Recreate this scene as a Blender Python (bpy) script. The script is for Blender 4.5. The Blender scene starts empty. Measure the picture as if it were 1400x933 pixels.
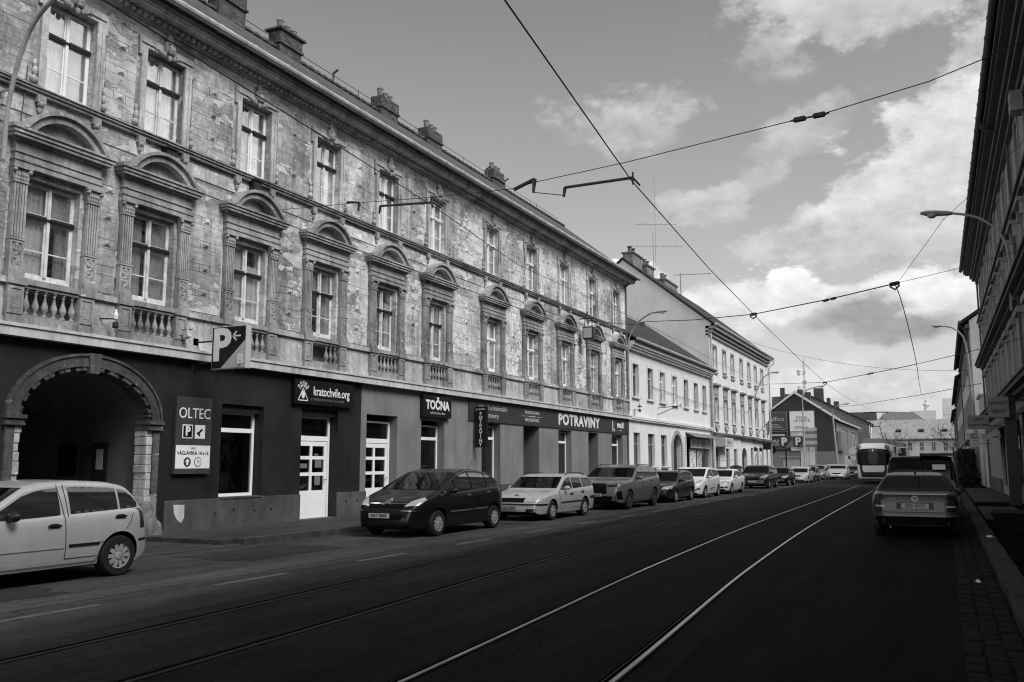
# A tram street with a peeling ornate apartment building on the left (black and white)
SKY_STRENGTH, SKY_K, SKY_GAIN = 0.1, 0.125, 0.43
SUN_E, SUN_ANGLE = 1.4, 28.0
EXPOSURE = 1.22
CLOUD_LOC = (3.2, 1.4, 0.0)
import bpy, bmesh, math, random
from mathutils import Vector, Matrix
from mathutils.bvhtree import BVHTree
R = math.radians
rnd = random.Random(11)
scene = bpy.context.scene
col = scene.collection

# ------------------------------------------------------------------ helpers
def thing(name, label, cat, loc=(0, 0, 0), rotz=0.0, group=None):
    o = bpy.data.objects.new(name, None)
    o.empty_display_size = 0.2
    col.objects.link(o)
    o.location = loc
    o.rotation_euler = (0, 0, rotz)
    return tag(o, label, cat, group)

def tag(o, label=None, cat=None, group=None, kind=None):
    if label: o['label'] = label
    if cat: o['category'] = cat
    if group: o['group'] = group
    if kind: o['kind'] = kind
    return o

def kids(o):
    return [c for c in bpy.data.objects if c.parent == o]

def copy_tree(o, parent=None):
    c = o.copy(); col.objects.link(c)
    if parent is not None: c.parent = parent
    for ch in kids(o): copy_tree(ch, c)
    return c

def empty_mats(mats):
    return mats if isinstance(mats, (list, tuple)) else [mats]

class MB:
    """collects shapes and links them as one mesh object"""
    off = Vector((0, 0, 0))
    def __init__(s): s.v = []; s.f = []; s.mi = []
    def add(s, vs, fs, m=0):
        b = len(s.v); s.v += [tuple(p) for p in vs]
        for f in fs: s.f.append(tuple(b + i for i in f)); s.mi.append(m)
        return s
    def box(s, x0, x1, y0, y1, z0, z1, m=0):
        vs = [(x, y, z) for x in (x0, x1) for y in (y0, y1) for z in (z0, z1)]
        return s.add(vs, [(0, 1, 3, 2), (4, 6, 7, 5), (0, 4, 5, 1), (2, 3, 7, 6), (0, 2, 6, 4), (1, 5, 7, 3)], m)
    def obox(s, c, ax, ay, az, m=0):
        c = Vector(c); ax = Vector(ax); ay = Vector(ay); az = Vector(az)
        vs = [c + ax * i + ay * j + az * k for i in (-1, 1) for j in (-1, 1) for k in (-1, 1)]
        return s.add(vs, [(0, 1, 3, 2), (4, 6, 7, 5), (0, 4, 5, 1), (2, 3, 7, 6), (0, 2, 6, 4), (1, 5, 7, 3)], m)
    def quad(s, a, b, c, d, m=0): return s.add([a, b, c, d], [(0, 1, 2, 3)], m)
    def prism(s, pts, axis, a, b, m=0):
        """2-D outline extruded along axis x, y or z"""
        n = len(pts)
        def P(p, t): return (t, p[0], p[1]) if axis == 'x' else ((p[0], t, p[1]) if axis == 'y' else (p[0], p[1], t))
        vs = [P(p, a) for p in pts] + [P(p, b) for p in pts]
        fs = [tuple(range(n - 1, -1, -1)), tuple(range(n, 2 * n))]
        fs += [(i, (i + 1) % n, n + (i + 1) % n, n + i) for i in range(n)]
        return s.add(vs, fs, m)
    def tube(s, path, r, n=6, m=0, caps=True):
        path = [Vector(p) for p in path]; k = len(path)
        rs = r if isinstance(r, (list, tuple)) else [r] * k
        vs = []; up = Vector((0.13, 0.21, 1)).normalized()
        for i, p in enumerate(path):
            t = (path[min(i + 1, k - 1)] - path[max(i - 1, 0)]).normalized()
            a = t.cross(up)
            if a.length < 0.05: a = t.cross(Vector((1, 0, 0)))
            a.normalize(); b = t.cross(a)
            for j in range(n):
                g = 2 * math.pi * j / n
                vs.append(p + (a * math.cos(g) + b * math.sin(g)) * rs[i])
        fs = [(i * n + j, i * n + (j + 1) % n, (i + 1) * n + (j + 1) % n, (i + 1) * n + j) for i in range(k - 1) for j in range(n)]
        if caps: fs += [tuple(range(n - 1, -1, -1)), tuple((k - 1) * n + j for j in range(n))]
        return s.add(vs, fs, m)
    def lathe(s, prof, c=(0, 0, 0), n=12, axis='z', m=0, cap=True):
        vs = []; k = len(prof)
        for (r, t) in prof:
            for j in range(n):
                g = 2 * math.pi * j / n; u = r * math.cos(g); w = r * math.sin(g)
                p = (u, w, t) if axis == 'z' else ((t, u, w) if axis == 'x' else (u, t, w))
                vs.append((p[0] + c[0], p[1] + c[1], p[2] + c[2]))
        fs = [(i * n + j, i * n + (j + 1) % n, (i + 1) * n + (j + 1) % n, (i + 1) * n + j) for i in range(k - 1) for j in range(n)]
        if cap: fs += [tuple(range(n - 1, -1, -1)), tuple((k - 1) * n + j for j in range(n))]
        return s.add(vs, fs, m)
    def blob(s, c, r, n=8, m=0):
        r = r if isinstance(r, (list, tuple)) else (r, r, r)
        k = max(4, n // 2 + 1); vs = []
        for i in range(k + 1):
            th = math.pi * i / k
            for j in range(n):
                ph = 2 * math.pi * j / n
                vs.append((c[0] + r[0] * math.sin(th) * math.cos(ph), c[1] + r[1] * math.sin(th) * math.sin(ph), c[2] + r[2] * math.cos(th)))
        fs = [(i * n + j, (i + 1) * n + j, (i + 1) * n + (j + 1) % n, i * n + (j + 1) % n) for i in range(k) for j in range(n)]
        return s.add(vs, fs, m)
    def build(s, name, mats, parent=None, smooth=False, bevel=0.0, loc=None, off=None):
        off = MB.off if off is None else Vector(off)
        me = bpy.data.meshes.new(name)
        me.from_pydata([tuple(Vector(p) - off) for p in s.v], [], s.f)
        for m_ in empty_mats(mats): me.materials.append(m_)
        for p, i in zip(me.polygons, s.mi): p.material_index = i; p.use_smooth = smooth
        bm = bmesh.new(); bm.from_mesh(me)
        bmesh.ops.remove_doubles(bm, verts=bm.verts, dist=1e-5)
        bmesh.ops.recalc_face_normals(bm, faces=bm.faces)
        if bevel:
            es = [e for e in bm.edges if len(e.link_faces) == 2 and e.calc_face_angle(0) > 0.7]
            bmesh.ops.bevel(bm, geom=es, offset=bevel, segments=2, affect='EDGES', profile=0.6)
        bm.to_mesh(me); bm.free()
        if smooth and hasattr(me, 'set_sharp_from_angle'): me.set_sharp_from_angle(angle=R(38))
        o = bpy.data.objects.new(name, me); col.objects.link(o)
        if parent is not None: o.parent = parent
        if loc is not None: o.location = loc
        return o

def top(mb, name, mats, label, cat, base, group=None, smooth=False, bevel=0, kind=None):
    o = mb.build(name, mats, None, smooth, bevel, loc=base, off=base)
    return tag(o, label, cat, group, kind)

def structure(mb, name, mats, smooth=False, bevel=0):
    o = mb.build(name, mats, None, smooth, bevel, off=(0, 0, 0)); o['kind'] = 'structure'
    return o

def text(body, size, mtx, mat_, parent, name='lettering', sx=1.0, depth=0.004, bold=0.0, align='CENTER', spacing=1.0):
    """writing as a flat solid; mtx places it (local x = reading direction, y = up, z = out)"""
    cu = bpy.data.curves.new('txt', 'FONT'); cu.body = body; cu.size = size; cu.extrude = depth; cu.offset = bold
    cu.align_x = align; cu.align_y = 'CENTER'; cu.space_character = spacing; cu.resolution_u = 3
    t = bpy.data.objects.new('txt', cu); col.objects.link(t)
    bpy.context.view_layer.update()
    me = bpy.data.meshes.new_from_object(t.evaluated_get(bpy.context.evaluated_depsgraph_get()))
    bpy.data.objects.remove(t); bpy.data.curves.remove(cu)
    me.transform(mtx @ Matrix.Diagonal((sx, 1, 1, 1)))
    me.materials.clear(); me.materials.append(mat_)
    for p in me.polygons: p.material_index = 0
    o = bpy.data.objects.new(name, me); col.objects.link(o); o.parent = parent
    return o

def frame_x(x, y, z):   # writing on a wall that faces +X, read along +Y
    return Matrix(((0, 0, 1, x), (1, 0, 0, y), (0, 1, 0, z), (0, 0, 0, 1)))
def frame_front(x, y, z):  # writing that faces -Y, read along +X
    return Matrix(((1, 0, 0, x), (0, 0, -1, y), (0, 1, 0, z), (0, 0, 0, 1)))

# ------------------------------------------------------------------ materials
class NT:
    def __init__(s, name):
        s.m = bpy.data.materials.new(name); s.m.use_nodes = True
        s.t = s.m.node_tree; s.t.nodes.clear()
        s.out = s.n('OutputMaterial')
    def n(s, typ, **kw):
        nd = s.t.nodes.new('ShaderNode' + typ)
        for k, v in kw.items(): setattr(nd, k, v)
        return nd
    def set(s, sock, v):
        if hasattr(v, 'links'): s.t.links.new(v, sock)
        else: sock.default_value = v
    def pos(s, obj=False):
        if obj: return s.n('TexCoord').outputs['Object']
        return s.n('NewGeometry').outputs['Position']
    def mapping(s, vec, scale=(1, 1, 1), loc=(0, 0, 0)):
        m = s.n('Mapping'); s.set(m.inputs['Vector'], vec); m.inputs['Scale'].default_value = scale; m.inputs['Location'].default_value = loc
        return m.outputs[0]
    def noise(s, vec, scale, detail=4, rough=0.55):
        n = s.n('TexNoise'); s.set(n.inputs['Vector'], vec); n.inputs['Scale'].default_value = scale
        n.inputs['Detail'].default_value = detail; n.inputs['Roughness'].default_value = rough
        return n.outputs[0]
    def remap(s, v, a, b, c=0.0, d=1.0, smooth=False):
        n = s.n('MapRange'); s.set(n.inputs['Value'], v)
        if smooth: n.interpolation_type = 'SMOOTHSTEP'
        for k, x in zip(('From Min', 'From Max', 'To Min', 'To Max'), (a, b, c, d)): s.set(n.inputs[k], x)
        return n.outputs[0]
    def math(s, op, a, b=0.0):
        n = s.n('Math', operation=op); s.set(n.inputs[0], a); s.set(n.inputs[1], b); return n.outputs[0]
    def mix(s, f, a, b):
        n = s.n('Mix', data_type='FLOAT'); s.set(n.inputs[0], f); s.set(n.inputs[2], a); s.set(n.inputs[3], b); return n.outputs[0]
    def rgb(s, v):
        n = s.n('CombineColor')
        for i in range(3): s.set(n.inputs[i], v)
        return n.outputs[0]
    def bump(s, h, strength=0.4, dist=0.02):
        n = s.n('Bump'); s.set(n.inputs['Height'], h); n.inputs['Strength'].default_value = strength; n.inputs['Distance'].default_value = dist
        return n.outputs[0]
    def bsdf(s, v, rough=0.7, spec=0.4, metal=0.0, coat=0.0, normal=None, emit=0.0):
        b = s.n('BsdfPrincipled')
        s.set(b.inputs['Base Color'], s.rgb(v) if hasattr(v, 'links') else (v, v, v, 1))
        s.set(b.inputs['Roughness'], rough); b.inputs['Specular IOR Level'].default_value = spec
        b.inputs['Metallic'].default_value = metal; b.inputs['Coat Weight'].default_value = coat; b.inputs['Coat Roughness'].default_value = 0.04
        if normal is not None: s.set(b.inputs['Normal'], normal)
        if emit:
            b.inputs['Emission Color'].default_value = (1, 1, 1, 1); b.inputs['Emission Strength'].default_value = emit
        s.t.links.new(b.outputs[0], s.out.inputs['Surface']); return b

def mat(name, v, rough=0.7, var=0.25, scale=2.0, spec=0.4, metal=0.0, coat=0.0, bump=0.0, bscale=30.0, obj=False, stain=0.0):
    t = NT(name); p = t.pos(obj)
    if var <= 0 and bump <= 0:
        t.bsdf(v, rough, spec, metal, coat); return t.m
    n1 = t.noise(p, scale, 6, 0.6)
    val = t.remap(n1, 0.3, 0.7, v * (1 - var), v * (1 + var))
    if stain:
        n2 = t.noise(t.mapping(p, (4, 4, 0.35)), 1.0, 5, 0.6)
        val = t.math('MULTIPLY', val, t.remap(n2, 0.42, 0.7, 1.0, 1.0 - stain))
    nrm = None
    if bump: nrm = t.bump(t.noise(p, bscale, 5, 0.6), bump, 0.01)
    r = t.remap(n1, 0.3, 0.7, min(1, rough * 0.88), min(1, rough * 1.12))
    t.bsdf(val, r, spec, metal, coat, nrm); return t.m

def mat_old_plaster(name, lo=0.13, hi=0.36, seed=0.0):
    """weathered facade plaster: grime, streaks, flaked patches with their own outline"""
    t = NT(name); p = t.mapping(t.pos(), (1, 1, 1), (seed, seed * 2, seed * 3))
    big = t.noise(p, 0.45, 5, 0.6)
    base = t.remap(big, 0.36, 0.66, lo * 0.55, lo * 1.5)
    fine = t.noise(p, 9.0, 6, 0.7)
    base = t.math('MULTIPLY', base, t.remap(fine, 0.3, 0.7, 0.68, 1.30)); base = t.math('MULTIPLY', base, t.remap(t.noise(t.mapping(p, (1, 1.1, 11)), 1.6, 5, 0.7), 0.34, 0.66, 0.76, 1.22))
    blot = t.noise(p, 2.3, 7, 0.65)
    base = t.math('MULTIPLY', base, t.remap(blot, 0.34, 0.62, 0.72, 1.10))
    streak = t.noise(t.mapping(p, (5, 5, 0.35)), 1.0, 5, 0.6)
    base = t.math('MULTIPLY', base, t.remap(streak, 0.45, 0.72, 1.0, 0.55))
    warp = t.noise(t.mapping(p, (1, 0.7, 1.5)), 1.9, 10, 0.66)
    area = t.noise(p, 0.30, 3, 0.5)
    thr = t.remap(area, 0.38, 0.62, 0.70, 0.47)
    d = t.math('SUBTRACT', warp, thr)
    peel = t.remap(d, 0.0, 0.012)
    light = t.remap(t.noise(p, 3.1, 6, 0.6), 0.3, 0.7, hi * 0.66, hi * 1.12)
    val = t.mix(peel, base, light)
    sp = t.noise(p, 4.6, 8, 0.7)
    flake = t.remap(t.math('SUBTRACT', sp, 0.645), 0.0, 0.012)
    val = t.mix(flake, val, hi * 1.25)
    rim = t.math('MULTIPLY', t.remap(d, -0.014, -0.002), t.remap(d, 0.0, 0.012, 1.0, 0.0))
    val = t.math('MULTIPLY', val, t.math('SUBTRACT', 1.0, t.math('MULTIPLY', rim, 0.35)))
    sy = t.n('SeparateXYZ'); t.set(sy.inputs[0], t.pos()); wear = t.math('ADD', sy.outputs[1], t.math('MULTIPLY', t.math('SUBTRACT', big, 0.5), 30.0))
    val = t.math('MULTIPLY', val, t.remap(wear, 12.0, 36.0, 0.84, 1.20))      # the facade is less sooty toward its far end
    h = t.math('ADD', t.math('MULTIPLY', fine, 0.25), t.math('MULTIPLY', peel, -0.8))
    t.bsdf(val, 0.88, 0.25, normal=t.bump(h, 0.7, 0.02)); return t.m

def mat_stone(name, v, hi=None):
    """grimy moulded stucco with a few light chips"""
    t = NT(name); p = t.pos(); hi = hi or v * 2.2
    a = t.noise(p, 1.1, 6, 0.62); b = t.noise(p, 14, 5, 0.65)
    val = t.math('MULTIPLY', t.remap(a, 0.3, 0.7, v * 0.55, v * 1.5), t.remap(b, 0.3, 0.7, 0.75, 1.25))
    st = t.noise(t.mapping(p, (6, 6, 0.4)), 1.0, 5, 0.6)
    val = t.math('MULTIPLY', val, t.remap(st, 0.45, 0.7, 1.0, 0.6))
    chip = t.remap(t.noise(p, 3.3, 8, 0.68), 0.64, 0.65)
    val = t.mix(chip, val, hi)
    t.bsdf(val, 0.88, 0.25, normal=t.bump(t.math('ADD', b, t.math('MULTIPLY', chip, -0.5)), 0.5, 0.012)); return t.m

def mat_brick(name, v, mortar=0.3, sx=1.0):
    t = NT(name); p = t.pos()
    sep = t.n('SeparateXYZ'); t.set(sep.inputs[0], p)
    cmb = t.n('CombineXYZ'); t.set(cmb.inputs[0], t.math('ADD', sep.outputs[0], sep.outputs[1])); t.set(cmb.inputs[1], sep.outputs[2])
    b = t.n('TexBrick'); t.set(b.inputs['Vector'], cmb.outputs[0]); b.inputs['Scale'].default_value = 1.0
    b.inputs['Brick Width'].default_value = 0.28 * sx; b.inputs['Row Height'].default_value = 0.08 * sx; b.inputs['Mortar Size'].default_value = 0.008
    b.inputs['Color1'].default_value = (v * .7, v * .7, v * .7, 1); b.inputs['Color2'].default_value = (v * 1.3, v * 1.3, v * 1.3, 1)
    b.inputs['Mortar'].default_value = (v * mortar, v * mortar, v * mortar, 1)
    bw = t.n('RGBToBW'); t.set(bw.inputs[0], b.outputs[0])
    val = t.math('MULTIPLY', bw.outputs[0], t.remap(t.noise(p, 3, 6, 0.65), 0.3, 0.7, 0.6, 1.4))
    t.bsdf(val, 0.9, 0.2, normal=t.bump(b.outputs['Fac'], -0.5, 0.01)); return t.m

def mat_roof_tiles(name, v, row=0.32):
    t = NT(name); p = t.pos()
    sep = t.n('SeparateXYZ'); t.set(sep.inputs[0], p)
    w = t.math('FRACT', t.math('MULTIPLY', sep.outputs[2], 1.0 / row))
    w2 = t.math('FRACT', t.math('MULTIPLY', t.math('ADD', sep.outputs[1], sep.outputs[0]), 1 / 0.24))
    val = t.math('MULTIPLY', t.remap(t.noise(p, 2.2, 7, 0.7), 0.3, 0.7, v * 0.5, v * 1.5), t.remap(t.noise(p, 11, 3, 0.6), 0.3, 0.7, 0.7, 1.3))
    h = t.math('ADD', w, t.math('MULTIPLY', w2, 0.3))
    t.bsdf(val, 0.85, 0.3, normal=t.bump(h, 0.8, 0.03)); return t.m

def mat_asphalt(name, v, rough=0.85, crack=True, patch=0.3, spec=0.05, lane_shade=None):
    t = NT(name); p = t.pos()
    g = t.noise(p, 75, 4, 0.7); a = t.noise(p, 0.28, 6, 0.6); c = t.noise(t.mapping(p, (2.2, 0.16, 1)), 1.0, 8, 0.68)
    val = t.math('MULTIPLY', t.remap(a, 0.3, 0.7, v * (1 - patch), v * (1 + patch)), t.remap(c, 0.3, 0.7, 0.70, 1.32)); val = t.math('MULTIPLY', val, t.remap(t.noise(p, 7.0, 5, 0.7), 0.3, 0.7, 0.75, 1.25))
    val = t.math('MULTIPLY', val, t.remap(g, 0.25, 0.75, 0.35, 1.8))
    if lane_shade:          # lanes by x: darker track zone, then the dark building's shade put into colour
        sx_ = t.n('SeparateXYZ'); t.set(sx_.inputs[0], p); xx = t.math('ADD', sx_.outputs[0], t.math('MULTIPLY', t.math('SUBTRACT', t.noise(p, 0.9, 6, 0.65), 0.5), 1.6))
        for (xa, xb, fb) in lane_shade: val = t.math('MULTIPLY', val, t.remap(xx, xa, xb, 1.0, fb))
    if crack:
        vo = t.n('TexVoronoi', feature='DISTANCE_TO_EDGE'); t.set(vo.inputs['Vector'], t.n('VectorMath', operation='ADD').outputs[0])
        va = vo.inputs['Vector'].links[0].from_node
        t.set(va.inputs[0], p)
        sc = t.n('VectorMath', operation='SCALE'); nz = t.n('TexNoise'); t.set(nz.inputs['Vector'], p); nz.inputs['Scale'].default_value = 1.3
        t.set(sc.inputs[0], nz.outputs['Color']); sc.inputs['Scale'].default_value = 1.2; t.set(va.inputs[1], sc.outputs[0])
        vo.inputs['Scale'].default_value = 0.28
        ck = t.math('MULTIPLY', t.remap(vo.outputs['Distance'], 0.0, 0.006, 1.0, 0.0), t.remap(t.noise(p, 0.5, 3, 0.5), 0.5, 0.6))
        val = t.math('MULTIPLY', val, t.math('SUBTRACT', 1.0, t.math('MULTIPLY', ck, 0.6)))
    t.bsdf(val, t.remap(a, 0.3, 0.7, rough * 0.85, rough * 1.1), spec, normal=t.bump(g, 0.55, 0.006)); return t.m

def mat_pane(name, tint=0.75, refl=0.10, rough=0.02, wob=0.25):
    """window glass one can see through, with the slight waviness of old panes"""
    t = NT(name); p = t.pos()
    nr = t.bump(t.noise(p, 2.6, 2, 0.5), wob, 0.03)
    gl = t.n('BsdfGlossy'); gl.inputs['Roughness'].default_value = rough; t.set(gl.inputs['Normal'], nr); gl.inputs['Color'].default_value = (.95, .95, .95, 1)
    tr = t.n('BsdfTransparent'); tr.inputs['Color'].default_value = (tint, tint, tint, 1)
    gn = t.n('NewGeometry'); dt = t.n('VectorMath', operation='DOT_PRODUCT'); t.set(dt.inputs[0], gn.outputs['Incoming']); t.set(dt.inputs[1], gn.outputs['Normal'])
    k = t.math('POWER', t.math('SUBTRACT', 1.0, t.math('ABSOLUTE', dt.outputs['Value'])), 5.0)
    f = t.math('ADD', t.math('MULTIPLY', k, 0.9), refl + 0.045)
    mx = t.n('MixShader'); t.set(mx.inputs[0], f)
    t.t.links.new(tr.outputs[0], mx.inputs[1]); t.t.links.new(gl.outputs[0], mx.inputs[2])
    t.t.links.new(mx.outputs[0], t.out.inputs['Surface']); return t.m

def mat_leaves(name, v):
    t = NT(name); p = t.pos()
    t.bsdf(t.remap(t.noise(p, 3, 4, 0.6), 0.3, 0.7, v * 0.5, v * 1.6), 0.6, 0.3); return t.m

M = {}
M['plaster'] = mat_old_plaster('old_plaster', 0.42, 0.58)
M['plaster2'] = mat_old_plaster('old_plaster_blocks', 0.46, 0.61, 3.7)
M['stone'] = mat_stone('grimy_stucco', 0.29, 0.5)
M['stone_l'] = mat_stone('pale_stucco', 0.42, 0.6)
M['cornice'] = mat_stone('cornice_stucco', 0.48, 0.6)
M['ledge'] = mat('white_ledge_paint', 0.52, 0.7, 0.2, 1.5, bump=0.1, stain=0.35)
M['darkwall'] = mat('charcoal_wall_paint', 0.0105, 0.62, 0.45, 1.1, bump=0.35, bscale=30, stain=0.3)
M['greywall'] = mat('grey_wall_paint', 0.19, 0.75, 0.2, 0.9, bump=0.35, bscale=30, stain=0.2)
M['plinth'] = mat('grey_plinth_paint', 0.065, 0.75, 0.45, 1.5, bump=0.3, bscale=25, stain=0.2)
M['archpl'] = mat_old_plaster('arch_plaster', 0.085, 0.26, 8.1)
M['guard'] = mat_stone('guard_stone', 0.14, 0.30)
M['archstone'] = mat_stone('worn_arch_stone', 0.40, 0.6)
M['tunnel'] = mat('passage_plaster', 0.13, 0.8, 0.25, 0.7, bump=0.2, stain=0.2)
M['whiteframe'] = mat('white_frame_paint', 0.80, 0.4, 0.06, 3.0)
M['oldframe'] = mat('aged_white_paint', 0.62, 0.55, 0.3, 6.0)
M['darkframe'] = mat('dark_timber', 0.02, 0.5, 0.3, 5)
M['curtain'] = mat('net_curtain', 0.90, 0.9, 0.12, 3.0)
M['curtain_d'] = mat('grey_curtain', 0.58, 0.9, 0.25, 3.0)
M['pane'] = mat_pane('old_window_glass', 0.98, 0.28)
M['shopglass'] = mat_pane('shop_window_glass', 0.6, 0.035, wob=0.1)
M['darkglass'] = mat('far_window_glass', 0.03, 0.06, 0.3, 2, spec=0.8)
M['midglass'] = mat('pale_window_glass', 0.14, 0.1, 0.5, 1.5, spec=0.6)
M['carglass'] = mat('car_glass', 0.003, 0.03, 0.3, 2, spec=0.14, obj=True)
M['sideglass'] = mat('car_side_glass', 0.022, 0.03, 0.3, 2, spec=0.9, coat=1.0, obj=True)
M['roof'] = mat_roof_tiles('old_roof_tiles', 0.07)
M['roof_d'] = mat_roof_tiles('dark_roof_tiles', 0.035)
M['roof_m'] = mat_roof_tiles('grey_roof_tiles', 0.13)
M['roof_l'] = mat_roof_tiles('pale_roof_tiles', 0.26)
M['gutter'] = mat('zinc_gutter', 0.42, 0.5, 0.3, 2.5, metal=0.3)
M['brick'] = mat_brick('sooty_brick', 0.085)
M['brick_l'] = mat_brick('pale_brick', 0.20)
M['clay'] = mat('clay_pot', 0.16, 0.8, 0.25, 6)
M['whitewall'] = mat('white_render', 0.70, 0.8, 0.07, 0.8, bump=0.15, stain=0.10)
M['yellowwall'] = mat('pale_render', 0.66, 0.8, 0.08, 0.8, bump=0.15, stain=0.10)
M['gable'] = mat('bare_gable_render', 0.62, 0.85, 0.10, 0.5, bump=0.15, stain=0.08)
M['pale'] = mat('pale_trim', 0.66, 0.7, 0.12, 2, stain=0.15)
M['greytrim'] = mat('grey_trim', 0.30, 0.7, 0.2, 2)
M['darkgable'] = mat('dark_gable_paint', 0.032, 0.7, 0.12, 0.4)
M['lowgable'] = mat('grey_gable_base', 0.16, 0.8, 0.15, 0.8)
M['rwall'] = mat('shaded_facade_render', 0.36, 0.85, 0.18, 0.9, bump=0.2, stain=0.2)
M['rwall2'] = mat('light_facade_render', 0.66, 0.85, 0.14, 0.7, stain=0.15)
M['rtrim'] = mat('facade_moulding', 0.30, 0.8, 0.25, 1.5)
M['rdark'] = mat('dark_moulding', 0.10, 0.8, 0.25, 1.5)
M['black'] = mat('black_plastic', 0.012, 0.45, 0.2, 8)
M['blackmetal'] = mat('black_metal', 0.02, 0.4, 0.3, 6, metal=0.3)
M['steel'] = mat('galvanised_steel', 0.26, 0.45, 0.25, 4, metal=0.5)
M['lampgrey'] = mat('lamp_grey_paint', 0.30, 0.5, 0.2, 5)
M['cable'] = mat('cable_rubber', 0.012, 0.6, 0.0)
M['insul'] = mat('insulator_resin', 0.05, 0.5, 0.3, 8)
M['signdark'] = mat('sign_black', 0.007, 0.35, 0.2, 2)
M['signgrey'] = mat('sign_dark_grey', 0.045, 0.45, 0.15, 2)
M['signmid'] = mat('sign_mid_grey', 0.17, 0.45, 0.1, 2)
M['signlight'] = mat('sign_light_grey', 0.45, 0.5, 0.1, 2)
M['signwhite'] = mat('sign_white', 0.72, 0.45, 0.06, 2)
M['band'] = mat('shop_fascia_grey', 0.035, 0.5, 0.15, 1.2)
M['asphalt'] = mat_asphalt('road_asphalt', 0.057, spec=0.012, lane_shade=[(-9.0, -8.0, .60), (-5.5, -.9, .40)])  # last step paints the dark building's shade into the asphalt
M['asphalt_d'] = mat_asphalt('shade_dark_asphalt', 0.0125, 0.92, spec=0.0)  # unused; shade beside the dark building put into the colour
M['patch_d'] = mat_asphalt('patched_asphalt', 0.036, 0.85, False, 0.2, 0.012)
M['patch_l'] = mat_asphalt('grey_trench_asphalt', 0.070, 0.85, True, 0.2, 0.012)
M['track'] = mat_asphalt('track_asphalt', 0.0235, 0.85, True, 0.40, 0.02, lane_shade=[(-5.5, -.9, .60)])  # shade toward the kerb with setts put into the track colour
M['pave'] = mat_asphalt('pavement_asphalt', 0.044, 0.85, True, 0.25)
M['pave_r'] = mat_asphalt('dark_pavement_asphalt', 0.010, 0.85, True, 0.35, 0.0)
M['slab'] = mat_asphalt('concrete_slab', 0.06, 0.85, False, 0.2)
M['kerb'] = mat('granite_kerb', 0.055, 0.85, spec=0.05, var=0.35, scale=2.5, bump=0.4, bscale=40)
M['cobble'] = mat('basalt_setts', 0.013, 0.8, spec=0.06, var=0.45, scale=5.0, bump=0.5, bscale=30)
M['rail'] = mat('polished_rail', 0.34, 0.22, 0.1, 2, metal=1.0)
M['rail_d'] = mat('dull_rail', 0.035, 0.6, 0.3, 2, metal=0.3)
M['rail_far'] = mat('worn_rail_head', 0.06, 0.45, 0.3, 2, metal=0.5)
M['groove'] = mat('rail_groove', 0.005, 0.95, 0.0, spec=0.0)
M['line'] = mat('worn_road_paint', 0.10, 0.8, 0.5, 7)
M['tyre'] = mat('tyre_rubber', 0.010, 0.75, 0.3, 10, obj=True)
M['rim'] = mat('alloy_rim', 0.38, 0.4, 0.2, 6, metal=0.25, obj=True)
M['rim_d'] = mat('dark_rim', 0.10, 0.4, 0.2, 6, metal=0.5, obj=True)
M['trim'] = mat('car_black_trim', 0.006, 0.5, 0.2, 8, obj=True)
M['headlight'] = mat('headlight_lens', 0.40, 0.28, 0.18, 9, spec=0.5, coat=0.4, obj=True)
M['taillight'] = mat('tail_lens', 0.012, 0.2, 0.5, 16, spec=0.4, obj=True)
M['plate'] = mat('number_plate', 0.42, 0.5, 0.08, 10, obj=True)
M['chrome'] = mat('chrome', 0.75, 0.12, 0.0, metal=1.0)
M['matt'] = mat('matt_black_grille', 0.004, 0.85, 0.0, spec=0.1)
M['seam'] = mat('panel_gap', 0.008, 0.8, 0.0)
def paint(name, v, metal=0.35, dirt=0.12):
    return mat(name, v, 0.26, dirt * .4, 1.2, spec=0.4, metal=metal, coat=0.5, obj=True, stain=dirt * .5)
M['p_silver'] = paint('silver_paint', 0.46, 0.15)
M['p_silver2'] = paint('bright_silver_paint', 0.55, 0.35, 0.16)
M['p_silver_d'] = mat('dull_silver_paint', 0.055, 0.38, 0.08, 1.2, spec=0.3, metal=0.2, coat=0.25, obj=True, stain=0.1)
M['p_grey'] = paint('grey_paint', 0.13, 0.15)
M['p_black'] = mat('black_paint', 0.006, 0.3, 0.1, 1.2, spec=0.25, coat=0.3, obj=True)
M['p_dark'] = paint('dark_paint', 0.022, 0.3)
M['p_white'] = paint('white_paint', 0.80, 0.0, 0.05)
M['leaf'] = mat_leaves('dark_foliage', 0.03)
M['bark'] = mat('bark', 0.06, 0.9, 0.3, 8, bump=0.4)
M['paper'] = mat('paper', 0.6, 0.9, 0.1, 10)
# ------------------------------------------------------------------ ground
def ctr(Y):                       # centre line of the near tram track
    pts = [(-30, -2.6), (0, -2.75), (6, -3.0), (14, -3.5), (26, -3.95), (52, -4.45), (75, -5.0), (110, -5.3), (150, -5.0), (230, -2.0)]
    for (a, xa), (b, xb) in zip(pts, pts[1:]):
        if Y <= b:
            i = pts.index((a, xa)); t = (Y - a) / (b - a)
            p0 = pts[max(i - 1, 0)]; p3 = pts[min(i + 2, len(pts) - 1)]
            m0 = (xb - p0[1]) / max(b - p0[0], 1) * (b - a); m1 = (p3[1] - xa) / max(p3[0] - a, 1) * (b - a)
            return (2*t**3-3*t*t+1)*xa + (t**3-2*t*t+t)*m0 + (-2*t**3+3*t*t)*xb + (t**3-t*t)*m1
    return pts[-1][1]

YS = [-30 + i * 1.5 for i in range(174)]
def ribbon(dx0, dx1, z, shift=0.0, ys=YS):
    mb = MB()
    vs = []
    for y in ys: c = ctr(y) + shift; vs += [(c + dx0, y, z), (c + dx1, y, z)]
    mb.add(vs, [(2*i, 2*i+1, 2*i+3, 2*i+2) for i in range(len(ys) - 1)]); return mb

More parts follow.
